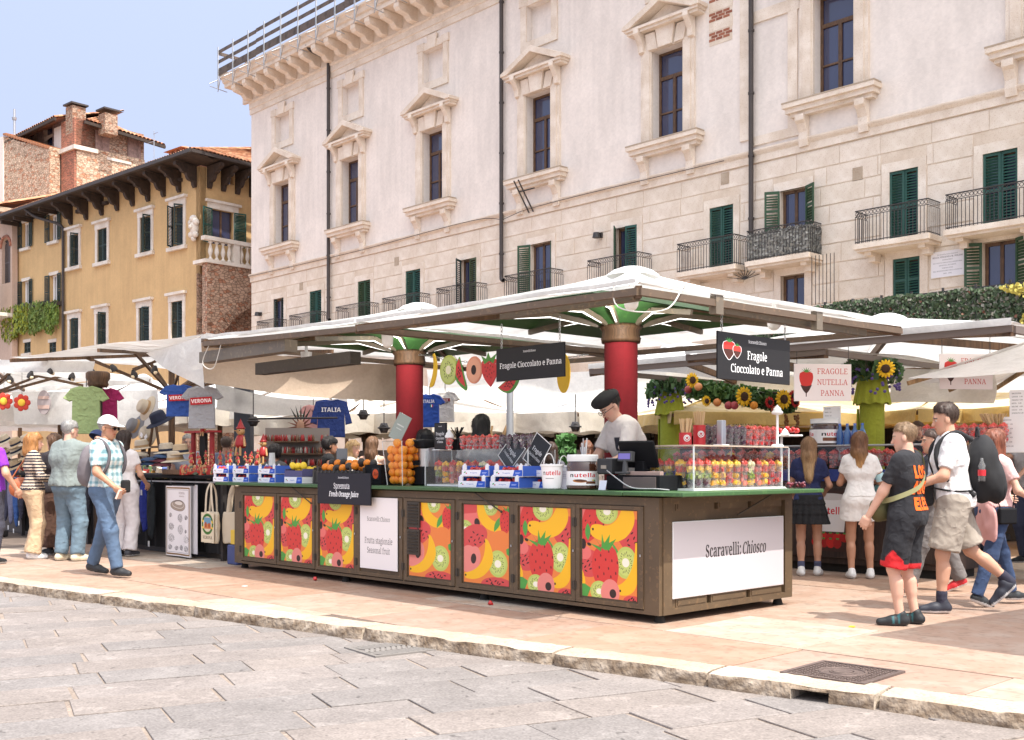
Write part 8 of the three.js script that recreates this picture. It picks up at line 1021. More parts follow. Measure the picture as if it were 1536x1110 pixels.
const fold=(x,y,z,a)=>a*(n3(x*11 + 3,y*7 + S.h*50,z*11) + 0.22*n3(x*12 + y*14,y*30,z*12) + 0.45*n3(x*28 + y*9,y*14,z*28));
// top
if (S.top){
const tp={c:[0.5,0.5,0.5],sleeve:0.45,hem:0.9,loose:0.014,neck:0.075,...S.top},tb=torso.map(b=>{const q=[...b];q[6]+=tp.loose;q[7]+=tp.loose;return q;}),sl=[];[0,1].forEach(i=>{const[u,l]=arms[i];if (tp.sleeve<=0) return;const a=i?shR:shL,L=tp.sleeve;if (L<=1){const e=a.clone().lerp(elb[i],L);sl.push({b:[bone(a,e,u[6]+ 0.012,mix(u[6],u[7],L) + 0.02)],e,d:elb[i].clone().sub(a).normalize()});}else{const e=elb[i].clone().lerp(wr[i],L - 1);sl.push({b:[bone(a,elb[i],u[6]+ 0.013,u[7]+ 0.015),bone(elb[i],e,u[7]+ 0.015,mix(l[6],l[7],L - 1) + 0.014)],e,d:wr[i].clone().sub(elb[i]).normalize()});}});
const tu=uni(tb,0.07),su=sl.map(s=>uni(s.b,0.03)),up=T2(V(0,2,0)).sub(T2(V(0,1,0))),hem=tp.hem,c0=T2(V(0,1.5,0.03)),ncap=bone(nb.clone().addScaledVector(up,-0.02),nb.clone().addScaledVector(up,0.12),tp.neck*0.8,tp.neck);
const f=(x,y,z)=>{let d=tu(x,y,z);for (let i=0;i<sl.length;i++){const s=sl[i],cut=(x - s.e.x)*s.d.x + (y - s.e.y)*s.d.y + (z - s.e.z)*s.d.z;d=smin(d,Math.max(su[i](x,y,z),cut),0.03);}d=Math.max(d,hem - y,-cap(ncap,x,y,z));if (tp.strap) d=Math.max(d,(x - nb.x)*up.x + (y - nb.y)*up.y + (z - nb.z)*up.z + (Math.abs(Math.abs(x) - 0.075)<0.022?-0.02:0.09));return d + fold(x,y,z,(tp.folds??0.008)*1.05)*(y<1.32?1:0.5);};
const g=surf(f,...bnd([...tb,...sl.flatMap(s=>s.b)],0.035),C*0.85);const col=tp.fn||(()=>tp.c);mesh(tp.name||'shirt',tint(g,(x,y,z)=>{const k=1 + 0.05*n3(x*40,y*40,z*40);return col(x,y,z).map(c=>c*k);}),cloth1,t);
if (tp.print){const pr=tp.print;mesh('shirt_print',printOn(f,pr),printMat(canvasTex(256,256,pr.draw),0.9,{alphaTest:0.5,transparent:false}),t,true);}
}
// lower garment
if (S.bottom){
const bt={c:[0.2,0.25,0.4],len:2,loose:0.02,top:1.02,...S.bottom};
if (bt.skirt){const y1=bt.top,y0=bt.skirt,f=(x,y,z)=>{const v=clamp((y1 - y)/(y1 - y0),0,1),a=Math.atan2(z,x),w=0.165*bw + bt.flare*v + (bt.pleat||0.006)*v*Math.sin(a*17 + n3(x*5,y*8,z*5)*2) + (bt.tiers?0.012*((v*bt.tiers) % 1):0);return Math.max(Math.hypot(x*0.92,(z + 0.015)*1.1) - w,y - y1,y0 - y) + fold(x,y,z,0.004);};const r=0.2*bw + bt.flare + 0.06;mesh('skirt',tint(surf(f,[-r,y0 - 0.03,-r],[r,y1 + 0.03,r],C*0.8),(x,y,z)=>bt.fn?bt.fn(x,y,z):bt.c),cloth1,t);}
else{
const B=[],cuts=[];torso.slice(0,2).concat(torso.slice(5,6)).forEach(b=>{const q=[...b];q[6]+=0.012;q[7]+=0.012;B.push(q);});const lg=[0,1].map(i=>{const L=bt.len,lo=bt.loose,fl=bt.flare||0;if (L<=1){const e=hips[i].clone().lerp(kn[i],L);return{b:[bone(hips[i],e,0.09*lim + lo,mix(0.086,0.056,L)*lim + lo + 0.012 + fl)],e,d:kn[i].clone().sub(hips[i]).normalize()};}const e=kn[i].clone().lerp(ank[i],L - 1);return{b:[bone(hips[i],kn[i],0.09*lim + lo,0.058*lim + lo),bone(kn[i],e,0.058*lim + lo,0.045*lim + lo + fl)],e,d:ank[i].clone().sub(kn[i]).normalize()};});
const pu=uni(B,0.06),lu=lg.map(s=>uni(s.b,0.04)),f=(x,y,z)=>{let d=Math.max(pu(x,y,z),y - bt.top),e=9;lg.forEach((s,i)=>{const cut=(x - s.e.x)*s.d.x + (y - s.e.y)*s.d.y + (z - s.e.z)*s.d.z;e=Math.min(e,Math.max(lu[i](x,y,z),cut));});return smin(d,e,0.04) + fold(x,y,z,(bt.folds??0.009)*1.05);};
mesh(bt.name||(bt.len<=1.1?'shorts':'trousers'),tint(surf(f,...bnd([...B,...lg.flatMap(s=>s.b)],0.035),C*0.85),(x,y,z)=>{const k=1 + 0.08*n3(x*30,y*30,z*30) + (bt.denim?0.18*n3(x*7,y*4,z*7):0);return (bt.fn?bt.fn(x,y,z,lg):bt.c).map(c=>c*k);}),cloth1,t);
if (bt.belt) mesh('belt',tint(surf((x,y,z)=>Math.max(pu(x,y,z) - 0.008,Math.abs(y - bt.top + 0.02) - 0.02),...bnd(B,0.05),C*0.8),()=>bt.belt),cloth1,t);
}
}
// hair
if (S.hair){
const H={len:0,vol:0.014,...S.hair},strand=(x,y,z)=>0.006*n3(x*75,y*12,z*75) + 0.006*n3(x*28,y*8,z*28),back=H.len>0?[bone(V(0,0.02,-0.05),V(0,-0.12,-0.065),0.075 + H.vol,0.075 + H.vol),bone(V(0,-0.12,-0.065),V(0,-0.1 - H.len,-0.075),0.07 + H.vol,0.05)]:null,loc=V(0,0,0);
if (H.front) for (const s of[-1,1]) back.push(bone(V(s*0.07,0.0,0.01),V(s*0.085,-0.1 - H.len*0.7,0.03),0.03,0.024));if (H.bob) for (const s of[-1,1]) back.push(bone(V(s*0.062,0.02,-0.01),V(s*0.07,-0.1,0.0),0.036,0.032));const bu=back?uni(back,0.04):null;
const f=(x,y,z)=>{const q=toH(x,y,z),X=q.x,Y=q.y,Z=q.z;let d=ell(X,Y - 0.037,Z + 0.014,0.079 + H.vol,0.094 + H.vol,0.1 + H.vol);if (H.tall) d=smin(d,ell(X,Y - 0.1,Z + 0.005,0.066,0.046,0.078),0.03);if (H.bun) d=smin(d,Math.hypot(X,Y - 0.02,Z + 0.13) - 0.055,0.02);const line=H.line??0.062,face=Math.max((line - 0.04*Math.abs(X)*10*0.5) - Y>0?-1:1,0);let cut=Math.min(Z - (H.short?-0.005 - 0.6*Math.max(0,0.0 - Y):0.012),line - Y + 0.25*(Z - 0.08));d=Math.max(d,smin(cut,1,0.001)>0?cut:-9,-9);if (cut>0) d=Math.max(d,cut);if (!bu) d=Math.max(d,(H.short?-0.045:-0.07) - Y + (H.short?0.55*Math.max(0,Z + 0.06):0));else{let b=bu(X,Y,Z);const fc=Math.min(Z - 0.035,0.055 - Math.abs(X));if (fc>0&&Y<line) b=Math.max(b,fc);d=smin(d,b,0.02);}if (H.short) d +=(H.vol + 0.006)*Math.max(sstep(0.1,-0.035,Y),0.8*sstep(0.03,0.1,Z)*sstep(0.13,0.08,Y));return d*hs + strand(X,Y,Z)*(H.short?0.8:1.4);};
const R=0.16*hs,dn=H.len>0?0.26 + H.len:0.14,bk=H.len>0?0.12 + (H.len + 0.2)*0.55:0.2;const hg=(tint(surf(f,[hc.x - R - bk*0.5,hc.y - dn*hs,hc.z - bk - 0.06],[hc.x + R + bk*0.5,hc.y + (H.tall?0.21:0.165)*hs,hc.z + 0.13],S.fine?0.0075:0.0095),(x,y,z)=>{const k=0.8 + 0.35*(0.5 + 0.5*n3(x*60,y*8,z*60));const q=toH(x,y,z);const tt=H.c2?sstep(-0.02,-0.3,q.y):0;return hairC.map((c,i)=>mix(c,H.c2?H.c2[i]:c,tt)*k);}));mesh('hair',MG([hg,strands(hg,hc,S.fine?2200:C<0.018?1400:350,H.short?0.026:0.075,H.short,C<0.018?0.0022:0.004)]),hairM,t);
}
t.userData.rig=undefined;delete t.userData.rig;
const hm=(n,g,mt)=>{g=nonIdx(g);g.scale(hs,hs,hs).applyQuaternion(HQ).translate(hc.x,hc.y,hc.z);return mesh(n,g,mt,t);};
if (S.glasses) hm('glasses',MG([...[-1,1].flatMap(s=>[S.glasses==='sun'?new THREE.CircleGeometry(0.022,14).scale(1.15,0.85,1).translate(s*0.033,0.0,0.107):new THREE.TorusGeometry(0.021,0.0022,6,18).translate(s*0.033,0.0,0.107),bar(V(s*0.055,0.002,0.105),V(s*0.088,0.004,0.0),0.0022)]),bar(V(-0.013,0.003,0.108),V(0.013,0.003,0.108),0.0022)]),m.black);
if (S.cap==='cap') hm('cap',MG([new THREE.SphereGeometry(0.108,18,10,0,6.2832,0,1.45).scale(0.92,1.08,1.1).translate(0,0.032,-0.01),(()=>{const s=new THREE.Shape();s.absellipse(0,0,0.085,0.12,0,Math.PI);return ext(s,0.006,0.002).rotateX(Math.PI/2).rotateX(0.12).translate(0,0.045,0.07);})()]),S.capM||m.white);
if (S.cap==='beret') hm('beret',surf((x,y,z)=>{const d=smin(ell(x,y - 0.075,z + 0.015,0.1,0.062,0.118),ell(x,y - 0.095,z - 0.05,0.088,0.045,0.09),0.05);return Math.max(d,0.035 - y - 0.16*z) + 0.004*n3(x*25,y*25,z*25);},[-0.14,-0.02,-0.17],[0.14,0.18,0.17],0.009),S.capM||m.blackRough);
if (S.cap==='flat') hm('cap',surf((x,y,z)=>Math.max(ell(x,y - 0.06,z - 0.0,0.095,0.07,0.115),0.03 - y),[-0.13,-0.02,-0.15],[0.13,0.16,0.16],0.01),S.capM||m.blackRough);
return{t,hc,wr,elb,shL,shR,kn,ank,nb,T2};
}
function strands(g,hc,n,len,short,w){// fine tapered locks lying on the hair surface
const p=g.attributes.position,q=g.attributes.normal,c=g.attributes.color,P=[],N=[],K=[],pt=V(0,0,0),nn=V(0,0,0),d=V(0,0,0),s=V(0,0,0);
for (let k=0;k<n;k++){const i=Math.floor(rnd()*p.count);pt.fromBufferAttribute(p,i);nn.fromBufferAttribute(q,i);d.set(pt.x - hc.x,pt.y - hc.y - 0.12,pt.z - hc.z + 0.02);if (short) d.set(d.x*1.2,d.y*0.6 - 0.02,d.z*1.2);else{d.x*=0.25;d.z*=0.25;d.y=-1;}d.x +=rr(-0.25,0.25)*d.length();d.z +=rr(-0.25,0.25)*d.length();d.addScaledVector(nn,-d.dot(nn));if (d.lengthSq()<1e-8) continue;d.normalize();s.crossVectors(d,nn).normalize();const L=len*rr(0.5,1.2),f=rr(0.65,1.45),o=0.001,lift=short?rr(0,0.008):rr(-0.002,0.007),a=[pt.x + nn.x*o,pt.y + nn.y*o,pt.z + nn.z*o],e=[a[0]+ d.x*L + nn.x*lift,a[1]+ d.y*L + nn.y*lift,a[2]+ d.z*L + nn.z*lift];P.push(a[0]- s.x*w,a[1]- s.y*w,a[2]- s.z*w,a[0]+ s.x*w,a[1]+ s.y*w,a[2]+ s.z*w,...e);for (let m2=0;m2<3;m2++){N.push(nn.x,nn.y,nn.z);K.push(c.getX(i)*f,c.getY(i)*f,c.getZ(i)*f);}}
const o=new THREE.BufferGeometry();o.setAttribute('position',new THREE.Float32BufferAttribute(P,3));o.setAttribute('normal',new THREE.Float32BufferAttribute(N,3));o.setAttribute('color',new THREE.Float32BufferAttribute(K,3));uvBox(g);uvBox(o);return o;
}
function printOn(f,pr){// patch laid on the cloth by marching along z towards the surface
return patch((u,v)=>{const x=mix(pr.x0,pr.x1,u),y=mix(pr.y0,pr.y1,v);let z=pr.dir*0.4;for (let i=0;i<40;i++){const d=f(x,y,z);if (d<0.004) break;z -=pr.dir*Math.max(0.003,d*0.7);}return V(x,y,z + pr.dir*0.004);},16,16);
}
const faceTo=(X,d)=>Math.atan2(X,-d);// heading in (right, away)
function worn(P,name,label,cat){const o=thing(name,label,cat,P.t.position.clone(),P.t.rotation.y);o.scale.copy(P.t.scale);return o;}
const rgb=(r,g,b)=>[r,g,b];
const shoesW={c:[0.75,0.74,0.73],sole:[0.72,0.71,0.7]},shoesK={c:[0.02,0.022,0.025],sole:[0.6,0.6,0.6]},DEN={denim:1};
const gp=(px,py)=>GR(px,py);
// --- visitors left of the kiosk
{
const plaid=(x,y,z)=>{const a=Math.sin(y*75)>0.2,b=Math.sin((Math.abs(x)>Math.abs(z)?z:x)*75)>0.2;return a&&b?[0.14,0.26,0.30]:a||b?[0.34,0.45,0.47]:[0.6,0.6,0.57];};
const A=person({label:'man in white cap and pale plaid shirt walking past with a grey backpack',pos:gp(160,864),face:faceTo(0.95,-0.32),h:1.87,skin:'tan',hair:{c:[0.35,0.33,0.31],short:1},cap:'cap',glasses:'sun',hp:0.08,hy:0.05,top:{fn:plaid,sleeve:0.8,hem:0.97,loose:0.02},bottom:{c:[0.08,0.125,0.20],...DEN,loose:0.018},shoes:{c:[0.02,0.02,0.022],sole:[0.05,0.05,0.05]},feet:[[0.1,0.0,-0.26,0.1,0.15],[-0.1,0,0.24,-0.1]],hands:[[0.24,0.92,-0.12],[-0.2,0.98,0.26]],curl:[0.4,0.7]});
const b=worn(A,'backpack','grey and lilac backpack on the back of the man in the white cap','backpack');mesh('bag_body',surf((x,y,z)=>smin(ell(x,y - 1.2,z + 0.21,0.15,0.24,0.1),ell(x,y - 1.12,z + 0.28,0.12,0.14,0.06),0.05) + 0.005*n3(x*20,y*20,z*20),[-0.2,0.9,-0.4],[0.2,1.5,-0.08],0.016),MAT(0.16,0.14,0.15,0.9),b);for (const s of[-1,1]) mesh('strap',tube([V(s*0.1,1.42,-0.12),V(s*0.12,1.49,0.0),V(s*0.12,1.36,0.13),V(s*0.15,1.15,0.1),V(s*0.14,1.02,-0.12)],0.018,24,6),MAT(0.10,0.09,0.1,0.9),b);
const h=worn(A,'folded_map','folded paper in the hand of the man in the white cap','paper');mesh('sheet',[bx(0.13,0.1,0.02,0,0,0,0.4,0.3)].map(g=>g.translate(-0.2,0.9,0.33)),MAT(0.7,0.5,0.42,0.8),h);const k=worn(A,'waist_pouch','small black pouch on the belt of the man in the white cap','pouch');mesh('pouch',rb(0.1,0.14,0.07,0.02,0.1,0.98,0.17),m.blackRough,k);
}
{
const A=person({label:'heavy man in grey green shirt and pale jeans looking at a hat',pos:gp(103,841),face:faceTo(0.45,0.9),h:1.9,bw:1.22,skin:'fair',hair:{c:[0.30,0.29,0.28],short:1},hy:-0.25,hp:0.2,top:{c:[0.20,0.23,0.22],sleeve:0.85,hem:0.93,loose:0.03,folds:0.012},bottom:{c:[0.13,0.19,0.24],...DEN,loose:0.03,folds:0.012},shoes:{c:[0.66,0.58,0.42],sole:[0.7,0.66,0.55]},feet:[[0.12,0,0,0.1],[-0.14,0,0.03,-0.3]],hands:[[0.12,1.3,0.34],[-0.2,1.5,0.32]],curl:[0.8,0.8],poles:[[0.8,-1,0],[-1,-0.6,0]],belly:1});
const h=worn(A,'blue_cap','dark blue cap held up by the man in the grey green shirt','hat');mesh('crown',new THREE.SphereGeometry(0.11,16,10,0,6.2832,0,1.6).rotateX(0.6).translate(-0.06,1.54,0.4),MAT(0.03,0.045,0.12,0.9),h);mesh('peak',(()=>{const s=new THREE.Shape();s.absellipse(0,0,0.09,0.1,0,Math.PI);return ext(s,0.006).rotateX(Math.PI/2).rotateX(0.6).translate(-0.06,1.5,0.46);})(),MAT(0.03,0.045,0.12,0.9),h);
}
{
const stripes=(x,y,z)=>Math.sin(y*150)>-0.1?[0.015,0.015,0.03]:[0.62,0.50,0.38];
const A=person({label:'woman in striped top and beige trousers with a tan shoulder bag',pos:gp(50,838),face:faceTo(0.85,0.5),h:1.74,fem:1,bw:1.05,skin:'fair',hair:{c:[0.42,0.19,0.06],len:0.02,bob:1,vol:0.02},top:{fn:stripes,sleeve:1.85,hem:0.95,loose:0.02},bottom:{c:[0.60,0.43,0.27],loose:0.03,flare:0.035},shoes:shoesW,hands:[[0.22,1.08,0.26],[-0.16,1.1,0.3]],curl:[0.7,0.7],cell:0.013});
const b=worn(A,'tan_handbag','tan leather bag over the shoulder of the woman in stripes','bag');mesh('bag_body',surf((x,y,z)=>ell(x - 0.24,y - 0.98,z + 0.12,0.07,0.15,0.17) + 0.006*n3(x*18,y*18,z*18),[0.1,0.78,-0.34],[0.38,1.2,0.1],0.014),MAT(0.42,0.11,0.04,0.5),b);mesh('strap',tube([V(0.22,1.1,-0.26),V(0.2,1.3,-0.14),V(0.17,1.48,0.0),V(0.22,1.3,0.06),V(0.24,1.1,0.02)],0.011,24,6),MAT(0.42,0.11,0.04,0.5),b);
const p=worn(A,'black_pouch','small black pouch at the hip of the woman in stripes','pouch');mesh('pouch',rb(0.06,0.11,0.17,0.02,0.21,0.93,0.06),m.black,p);
person({label:'woman with brown hair in a dark brown dress beside the woman in stripes',pos:gp(82,832),face:faceTo(-0.75,0.3),h:1.75,fem:1,skin:'fair',hair:{c:[0.12,0.06,0.03],len:0.12,vol:0.018},top:{c:[0.03,0.025,0.03],sleeve:1.8},bottom:{c:[0.09,0.045,0.03],skirt:0.12,flare:0.05},shoes:shoesK,hands:[[0.1,1.35,0.25],[-0.2,1.05,0.2]],cell:0.02});
person({label:'woman all in white with long dark hair facing the hat table',pos:gp(186,834),face:faceTo(0.25,0.95),h:1.78,fem:1,skin:'mid',hair:{c:[0.03,0.015,0.01],len:0.34,vol:0.022},top:{c:[0.72,0.68,0.67],sleeve:0.5,hem:0.93},bottom:{c:[0.66,0.62,0.63],loose:0.03,flare:0.02},shoes:{c:[0.05,0.05,0.06],sole:[0.5,0.5,0.5]},hands:[[0.2,1.0,0.25],[-0.2,1.0,0.25]]});
person({label:'person in purple shirt at the edge of the hat stall',pos:gp(-18,846),face:faceTo(0.3,0.9),h:1.8,bw:1.15,skin:'mid',hair:{c:[0.1,0.06,0.04],short:1},top:{c:[0.22,0.03,0.42],sleeve:0.7},bottom:{c:[0.05,0.05,0.07]},shoes:shoesK,cell:0.02,hands:[[0.3,0.95,0.15],[-0.34,0.95,0.12]]});
}
// --- right side visitors
{
const letters=(x,w,h)=>{x.clearRect(0,0,w,h);x.fillStyle='#e8641a';x.font='bold 92px sans-serif';x.textAlign='left';x.strokeStyle='#e8641a';x.lineWidth=6;[['LOS',70],['ANG',156],['ELES',244]].forEach(([t,y])=>{x.fillText(t,12,y);x.strokeText(t,12,y);});};
const A=person({label:'boy in black T-shirt with orange letters and black shorts with red hem',pos:gp(1360,937),face:faceTo(-0.72,0.62),h:1.645,bw:0.95,skin:'fair',fine:1,hair:{c:[0.25,0.16,0.09],short:1,vol:0.008,line:0.072},hy:0.3,hp:0.1,top:{c:[0.018,0.018,0.022],sleeve:0.72,hem:0.86,loose:0.024,folds:0.01,print:{draw:letters,x0:0.16,x1:-0.17,y0:0.98,y1:1.38,dir:-1}},bottom:{len:0.98,loose:0.035,flare:0.012,top:1.0,fn:(x,y,z,lg)=>{for (const s of lg){const c=(x - s.e.x)*s.d.x + (y - s.e.y)*s.d.y + (z - s.e.z)*s.d.z,side=x>0.1&&z>-0.04&&z<0.1;if (c>-0.045||(side&&c>-0.16 + Math.abs(z - 0.03)*1.2)) return[0.55,0.015,0.02];}return[0.016,0.016,0.02];}},shoes:{c:[0.012,0.014,0.016],sole:[0.03,0.03,0.035],stripe:[0.02,0.10,0.11]},feet:[[0.1,0,0.04,0.5],[-0.09,0,-0.02,0.1]],hands:[[0.2,0.86,0.3],[-0.12,0.98,0.24]],curl:[0.5,0.7],poles:[[0.6,-0.4,-1],[-0.6,-0.3,-1]],cell:0.012});
const b=worn(A,'olive_sling_bag','olive green sling bag carried in front of the boy in black','bag');mesh('bag_body',surf((x,y,z)=>ell(x - 0.02,y - 0.99,z - 0.22,0.16,0.11,0.09) + 0.008*n3(x*16,y*16,z*16),[-0.2,0.82,0.06],[0.25,1.16,0.36],0.013),MAT(0.11,0.10,0.04,0.9),b);mesh('strap',sheet((u,v)=>{const pts=[V(0.1,1.06,0.2),V(0.19,1.1,0.02),V(0.1,1.2,-0.155),V(-0.03,1.34,-0.15),V(-0.12,1.485,-0.06),V(-0.14,1.46,0.06),V(-0.1,1.2,0.17),V(-0.04,1.05,0.22)];const c=new THREE.CatmullRomCurve3(pts).getPoint(u);return c.add(V(0,(v - 0.5)*0.045,0));},40,1,0.004),MAT(0.30,0.29,0.14,0.8),b);
}
{
const A=person({label:'young man in white T-shirt and beige shorts walking with a black backpack',pos:gp(1428,918),face:faceTo(-0.95,0.18),h:1.84,bw:1.0,skin:'mid',fine:1,hair:{c:[0.06,0.035,0.025],short:1,tall:1,vol:0.013,line:0.07},hp:0.12,top:{c:[0.74,0.72,0.72],sleeve:0.8,hem:0.88,loose:0.026,folds:0.012},bottom:{c:[0.36,0.31,0.26],len:0.92,loose:0.045,flare:0.016},shoes:{c:[0.02,0.022,0.035],sole:[0.7,0.68,0.66]},sock:[0.03,0.03,0.05],feet:[[0.09,0,0.12,0.1],[-0.08,0.17,-0.46,0,0.75]],hands:[[0.16,1.05,0.34],[-0.14,1.02,0.3]],curl:[0.8,0.8],lean:0.05,cell:0.012});
const b=worn(A,'black_backpack','bulky black backpack with a red labelled bottle in its side pocket','backpack');const K1=MAT(0.016,0.016,0.018,0.85,{bumpMap:T.clothB,bumpScale:0.02});
mesh('bag_body',surf((x,y,z)=>smin(ell(x,y - 1.2,z + 0.24,0.17,0.29,0.13),ell(x,y - 1.08,z + 0.35,0.14,0.17,0.07),0.06) + 0.008*n3(x*14,y*9,z*14),[-0.24,0.85,-0.5],[0.24,1.55,-0.05],0.014),K1,b);mesh('front_pocket',surf((x,y,z)=>ell(x,y - 1.05,z + 0.38,0.12,0.12,0.05) + 0.004*n3(x*20,y*20,z*20),[-0.16,0.88,-0.46],[0.16,1.22,-0.28],0.014),K1,b);mesh('grab_handle',tube([V(-0.05,1.47,-0.2),V(-0.03,1.54,-0.2),V(0.03,1.54,-0.2),V(0.05,1.47,-0.2)],0.01,12,6),K1,b);for (const s of[-1,1]) mesh('strap',tube([V(s*0.1,1.44,-0.14),V(s*0.12,1.505,0.0),V(s*0.125,1.38,0.14),V(s*0.16,1.15,0.1),V(s*0.15,0.98,-0.15)],0.022,24,6).scale(1,1,1),K1,b);
const w=worn(A,'drink_bottle','clear plastic bottle with red label in the backpack side pocket','bottle');mesh('bottle',lathe([[0.001,0],[0.033,0],[0.035,0.1],[0.03,0.12],[0.035,0.15],[0.014,0.2],[0.014,0.225],[0.001,0.226]],14).scale(0.85,0.85,0.85).translate(0.165,1.1,-0.2),PHY(0.5,0.5,0.5,0.1,{transmission:0.75,thickness:0}),w);mesh('label_band',cy(0.0315,0.0315,0.05,0.165,1.17,-0.2,16),MAT(0.55,0.02,0.03,0.4),w);
const c=worn(A,'camera_bag','small black camera bag at the waist of the man in the white T-shirt','bag');mesh('pouch',rb(0.2,0.22,0.12,0.03,0.02,1.0,0.22),m.blackRough,c);mesh('strap',tube([V(0.1,1.05,0.2),V(0.2,1.02,0.05),V(0.19,1.02,-0.1),V(0.0,1.03,-0.17)],0.008,16,5),m.blackRough,c);
}
{
person({label:'girl in navy T-shirt and black ruffled skirt with long fair hair',pos:gp(1213,864),face:faceTo(0.25,0.95),h:1.62,fem:1,bw:0.95,skin:'mid',hair:{c:[0.24,0.13,0.06],c2:[0.42,0.27,0.13],len:0.28,vol:0.016},top:{c:[0.018,0.025,0.085],sleeve:0.6,hem:0.96},bottom:{c:[0.012,0.012,0.014],skirt:0.66,top:1.03,flare:0.07,pleat:0.016,tiers:3},shoes:shoesW,sock:[0.08,0.09,0.16],feet:[[0.09,0,0,0.1],[-0.11,0,0.1,-0.25]],hands:[[0.18,1.0,0.28],[-0.2,1.05,0.26]],hp:0.15,cell:0.014});
const A=person({label:'girl in white romper with long honey hair at the fruit stall',pos:gp(1290,868),face:faceTo(0.15,0.97),h:1.67,fem:1,bw:0.96,skin:'tan',hair:{c:[0.16,0.07,0.03],c2:[0.52,0.29,0.11],len:0.22,vol:0.02},hy:-0.3,top:{c:[0.78,0.75,0.72],sleeve:0.55,hem:0.98,loose:0.018},bottom:{c:[0.78,0.75,0.72],len:0.5,loose:0.04,flare:0.02,top:1.04},shoes:shoesW,feet:[[0.1,0,0,0.1],[-0.12,0,0.02,-0.1]],hands:[[0.1,1.2,0.28],[-0.17,1.16,0.27]],poles:[[0.5,-1,-0.3],[-0.5,-1,-0.3]],cell:0.014});
const b=worn(A,'teal_bag','soft teal cloth bag hanging from the arm of the girl in white','bag');mesh('bag_body',surf((x,y,z)=>ell(x + 0.24,y - 0.95,z - 0.12,0.06,0.2,0.11) + 0.016*n3(x*22,y*10,z*22),[-0.36,0.7,-0.04],[-0.12,1.22,0.3],0.013),MAT(0.2,0.42,0.42,0.9),b);const ph=worn(A,'phone_case','pale blue sleeve on the upper arm of the girl in white','armband');mesh('band',bar(A.shR.clone().lerp(A.elb[1],0.6),A.shR.clone().lerp(A.elb[1],0.9),0.056,0.053,16),MAT(0.4,0.62,0.66,0.8),ph);
person({label:'person in dark vest, grey trousers and red shoes walking behind the boy',pos:gp(1400,888),face:faceTo(-0.95,0.1),h:1.66,skin:'mid',hair:{c:[0.07,0.04,0.03],short:1},top:{c:[0.05,0.055,0.075],fn:(x,y,z)=>Math.abs(x)>0.15?[0.55,0.58,0.66]:[0.035,0.04,0.055],sleeve:1.4},bottom:{c:[0.16,0.145,0.14],loose:0.035},shoes:{c:[0.5,0.015,0.02],sole:[0.6,0.58,0.56]},feet:[[0.08,0,0.3,0],[-0.08,0.03,-0.3,0,0.4]],hands:[[0.25,0.95,0.2],[-0.25,0.9,-0.1]],cell:0.018});
const W=person({label:'woman with long auburn hair, pink top and jeans walking past the stall',pos:gp(1492,908),face:faceTo(0.9,0.25),h:1.62,fem:1,skin:'fair',hair:{c:[0.20,0.06,0.03],len:0.26,vol:0.022,front:1},top:{c:[0.70,0.44,0.42],sleeve:0.6,hem:0.98,loose:0.018},bottom:{c:[0.035,0.06,0.13],...DEN,loose:0.012},shoes:shoesK,feet:[[0.08,0,0.3,0],[-0.08,0.02,-0.26,0,0.35]],hands:[[0.22,1.08,0.28],[-0.2,1.05,0.3]],cell:0.015});
const q=worn(W,'quilted_bag','black quilted bag at the hip of the auburn haired woman','bag');mesh('bag_body',rb(0.06,0.16,0.2,0.02,-0.2,0.9,-0.02,2),m.black,q);mesh('strap',tube([V(-0.2,0.98,-0.1),V(-0.12,1.25,-0.13),V(0.1,1.46,-0.05),V(0.12,1.4,0.1),V(-0.1,1.15,0.14),V(-0.2,0.98,0.05)],0.006,30,5),m.black,q);const jk=worn(W,'pink_jacket','pink jacket tied hanging from the waist of the auburn haired woman','jacket');mesh('jacket',surf((x,y,z)=>ell(x + 0.05,y - 0.82,z + 0.13,0.15,0.24,0.05) + 0.015*n3(x*22,y*9,z*22),[-0.26,0.5,-0.26],[0.2,1.12,0.02],0.014),MAT(0.66,0.36,0.34,0.95),jk);
}
// --- kiosk staff
person({label:'young vendor in black beret, glasses and white polo shirt bending over the till',pos:KP(KL - 1.05,0.17,-0.98),face:faceTo(-0.8,-0.32),h:1.88,bw:1.0,skin:'fair',fine:1,beard:0,hair:{c:[0.025,0.017,0.013],short:1},cap:'beret',glasses:'clear',hp:0.5,lean:0.38,top:{name:'polo_shirt',c:[0.66,0.60,0.56],sleeve:0.75,hem:0.9,loose:0.022,fn:(x,y,z)=>x>0.04&&x<0.13&&y>1.17&&y<1.29&&z>0.12?[0.03,0.03,0.04]:[0.66,0.60,0.56]},bottom:{c:[0.02,0.02,0.022]},shoes:shoesK,hands:[[0.2,1.02,0.5],[-0.16,1.02,0.52]],cell:0.012});
person({label:'vendor with black hair and grey T-shirt seen from behind the acrylic case',pos:KP(KX(722,-1.5),0.17,-1.5),face:faceTo(0.15,0.95),h:1.7,bw:1.08,skin:'dark',hair:{c:[0.012,0.01,0.01],len:0.02,vol:0.028,bob:1},top:{c:[0.42,0.40,0.40],sleeve:0.7,hem:0.9},bottom:{c:[0.02,0.02,0.02]},shoes:shoesK,hands:[[0.25,1.05,0.25],[-0.25,1.05,0.25]]});
person({label:'vendor with black hair and glasses bending behind the orange bin',pos:KP(KX(630,-1.25),0.0,-1.25),face:faceTo(0.7,-0.6),h:1.72,fem:1,skin:'fair',hair:{c:[0.012,0.01,0.012],len:0.0,vol:0.02},glasses:'clear',hp:0.3,lean:0.1,top:{c:[0.03,0.03,0.03],sleeve:0.7},bottom:{c:[0.02,0.02,0.02]},shoes:shoesK,cell:0.02});
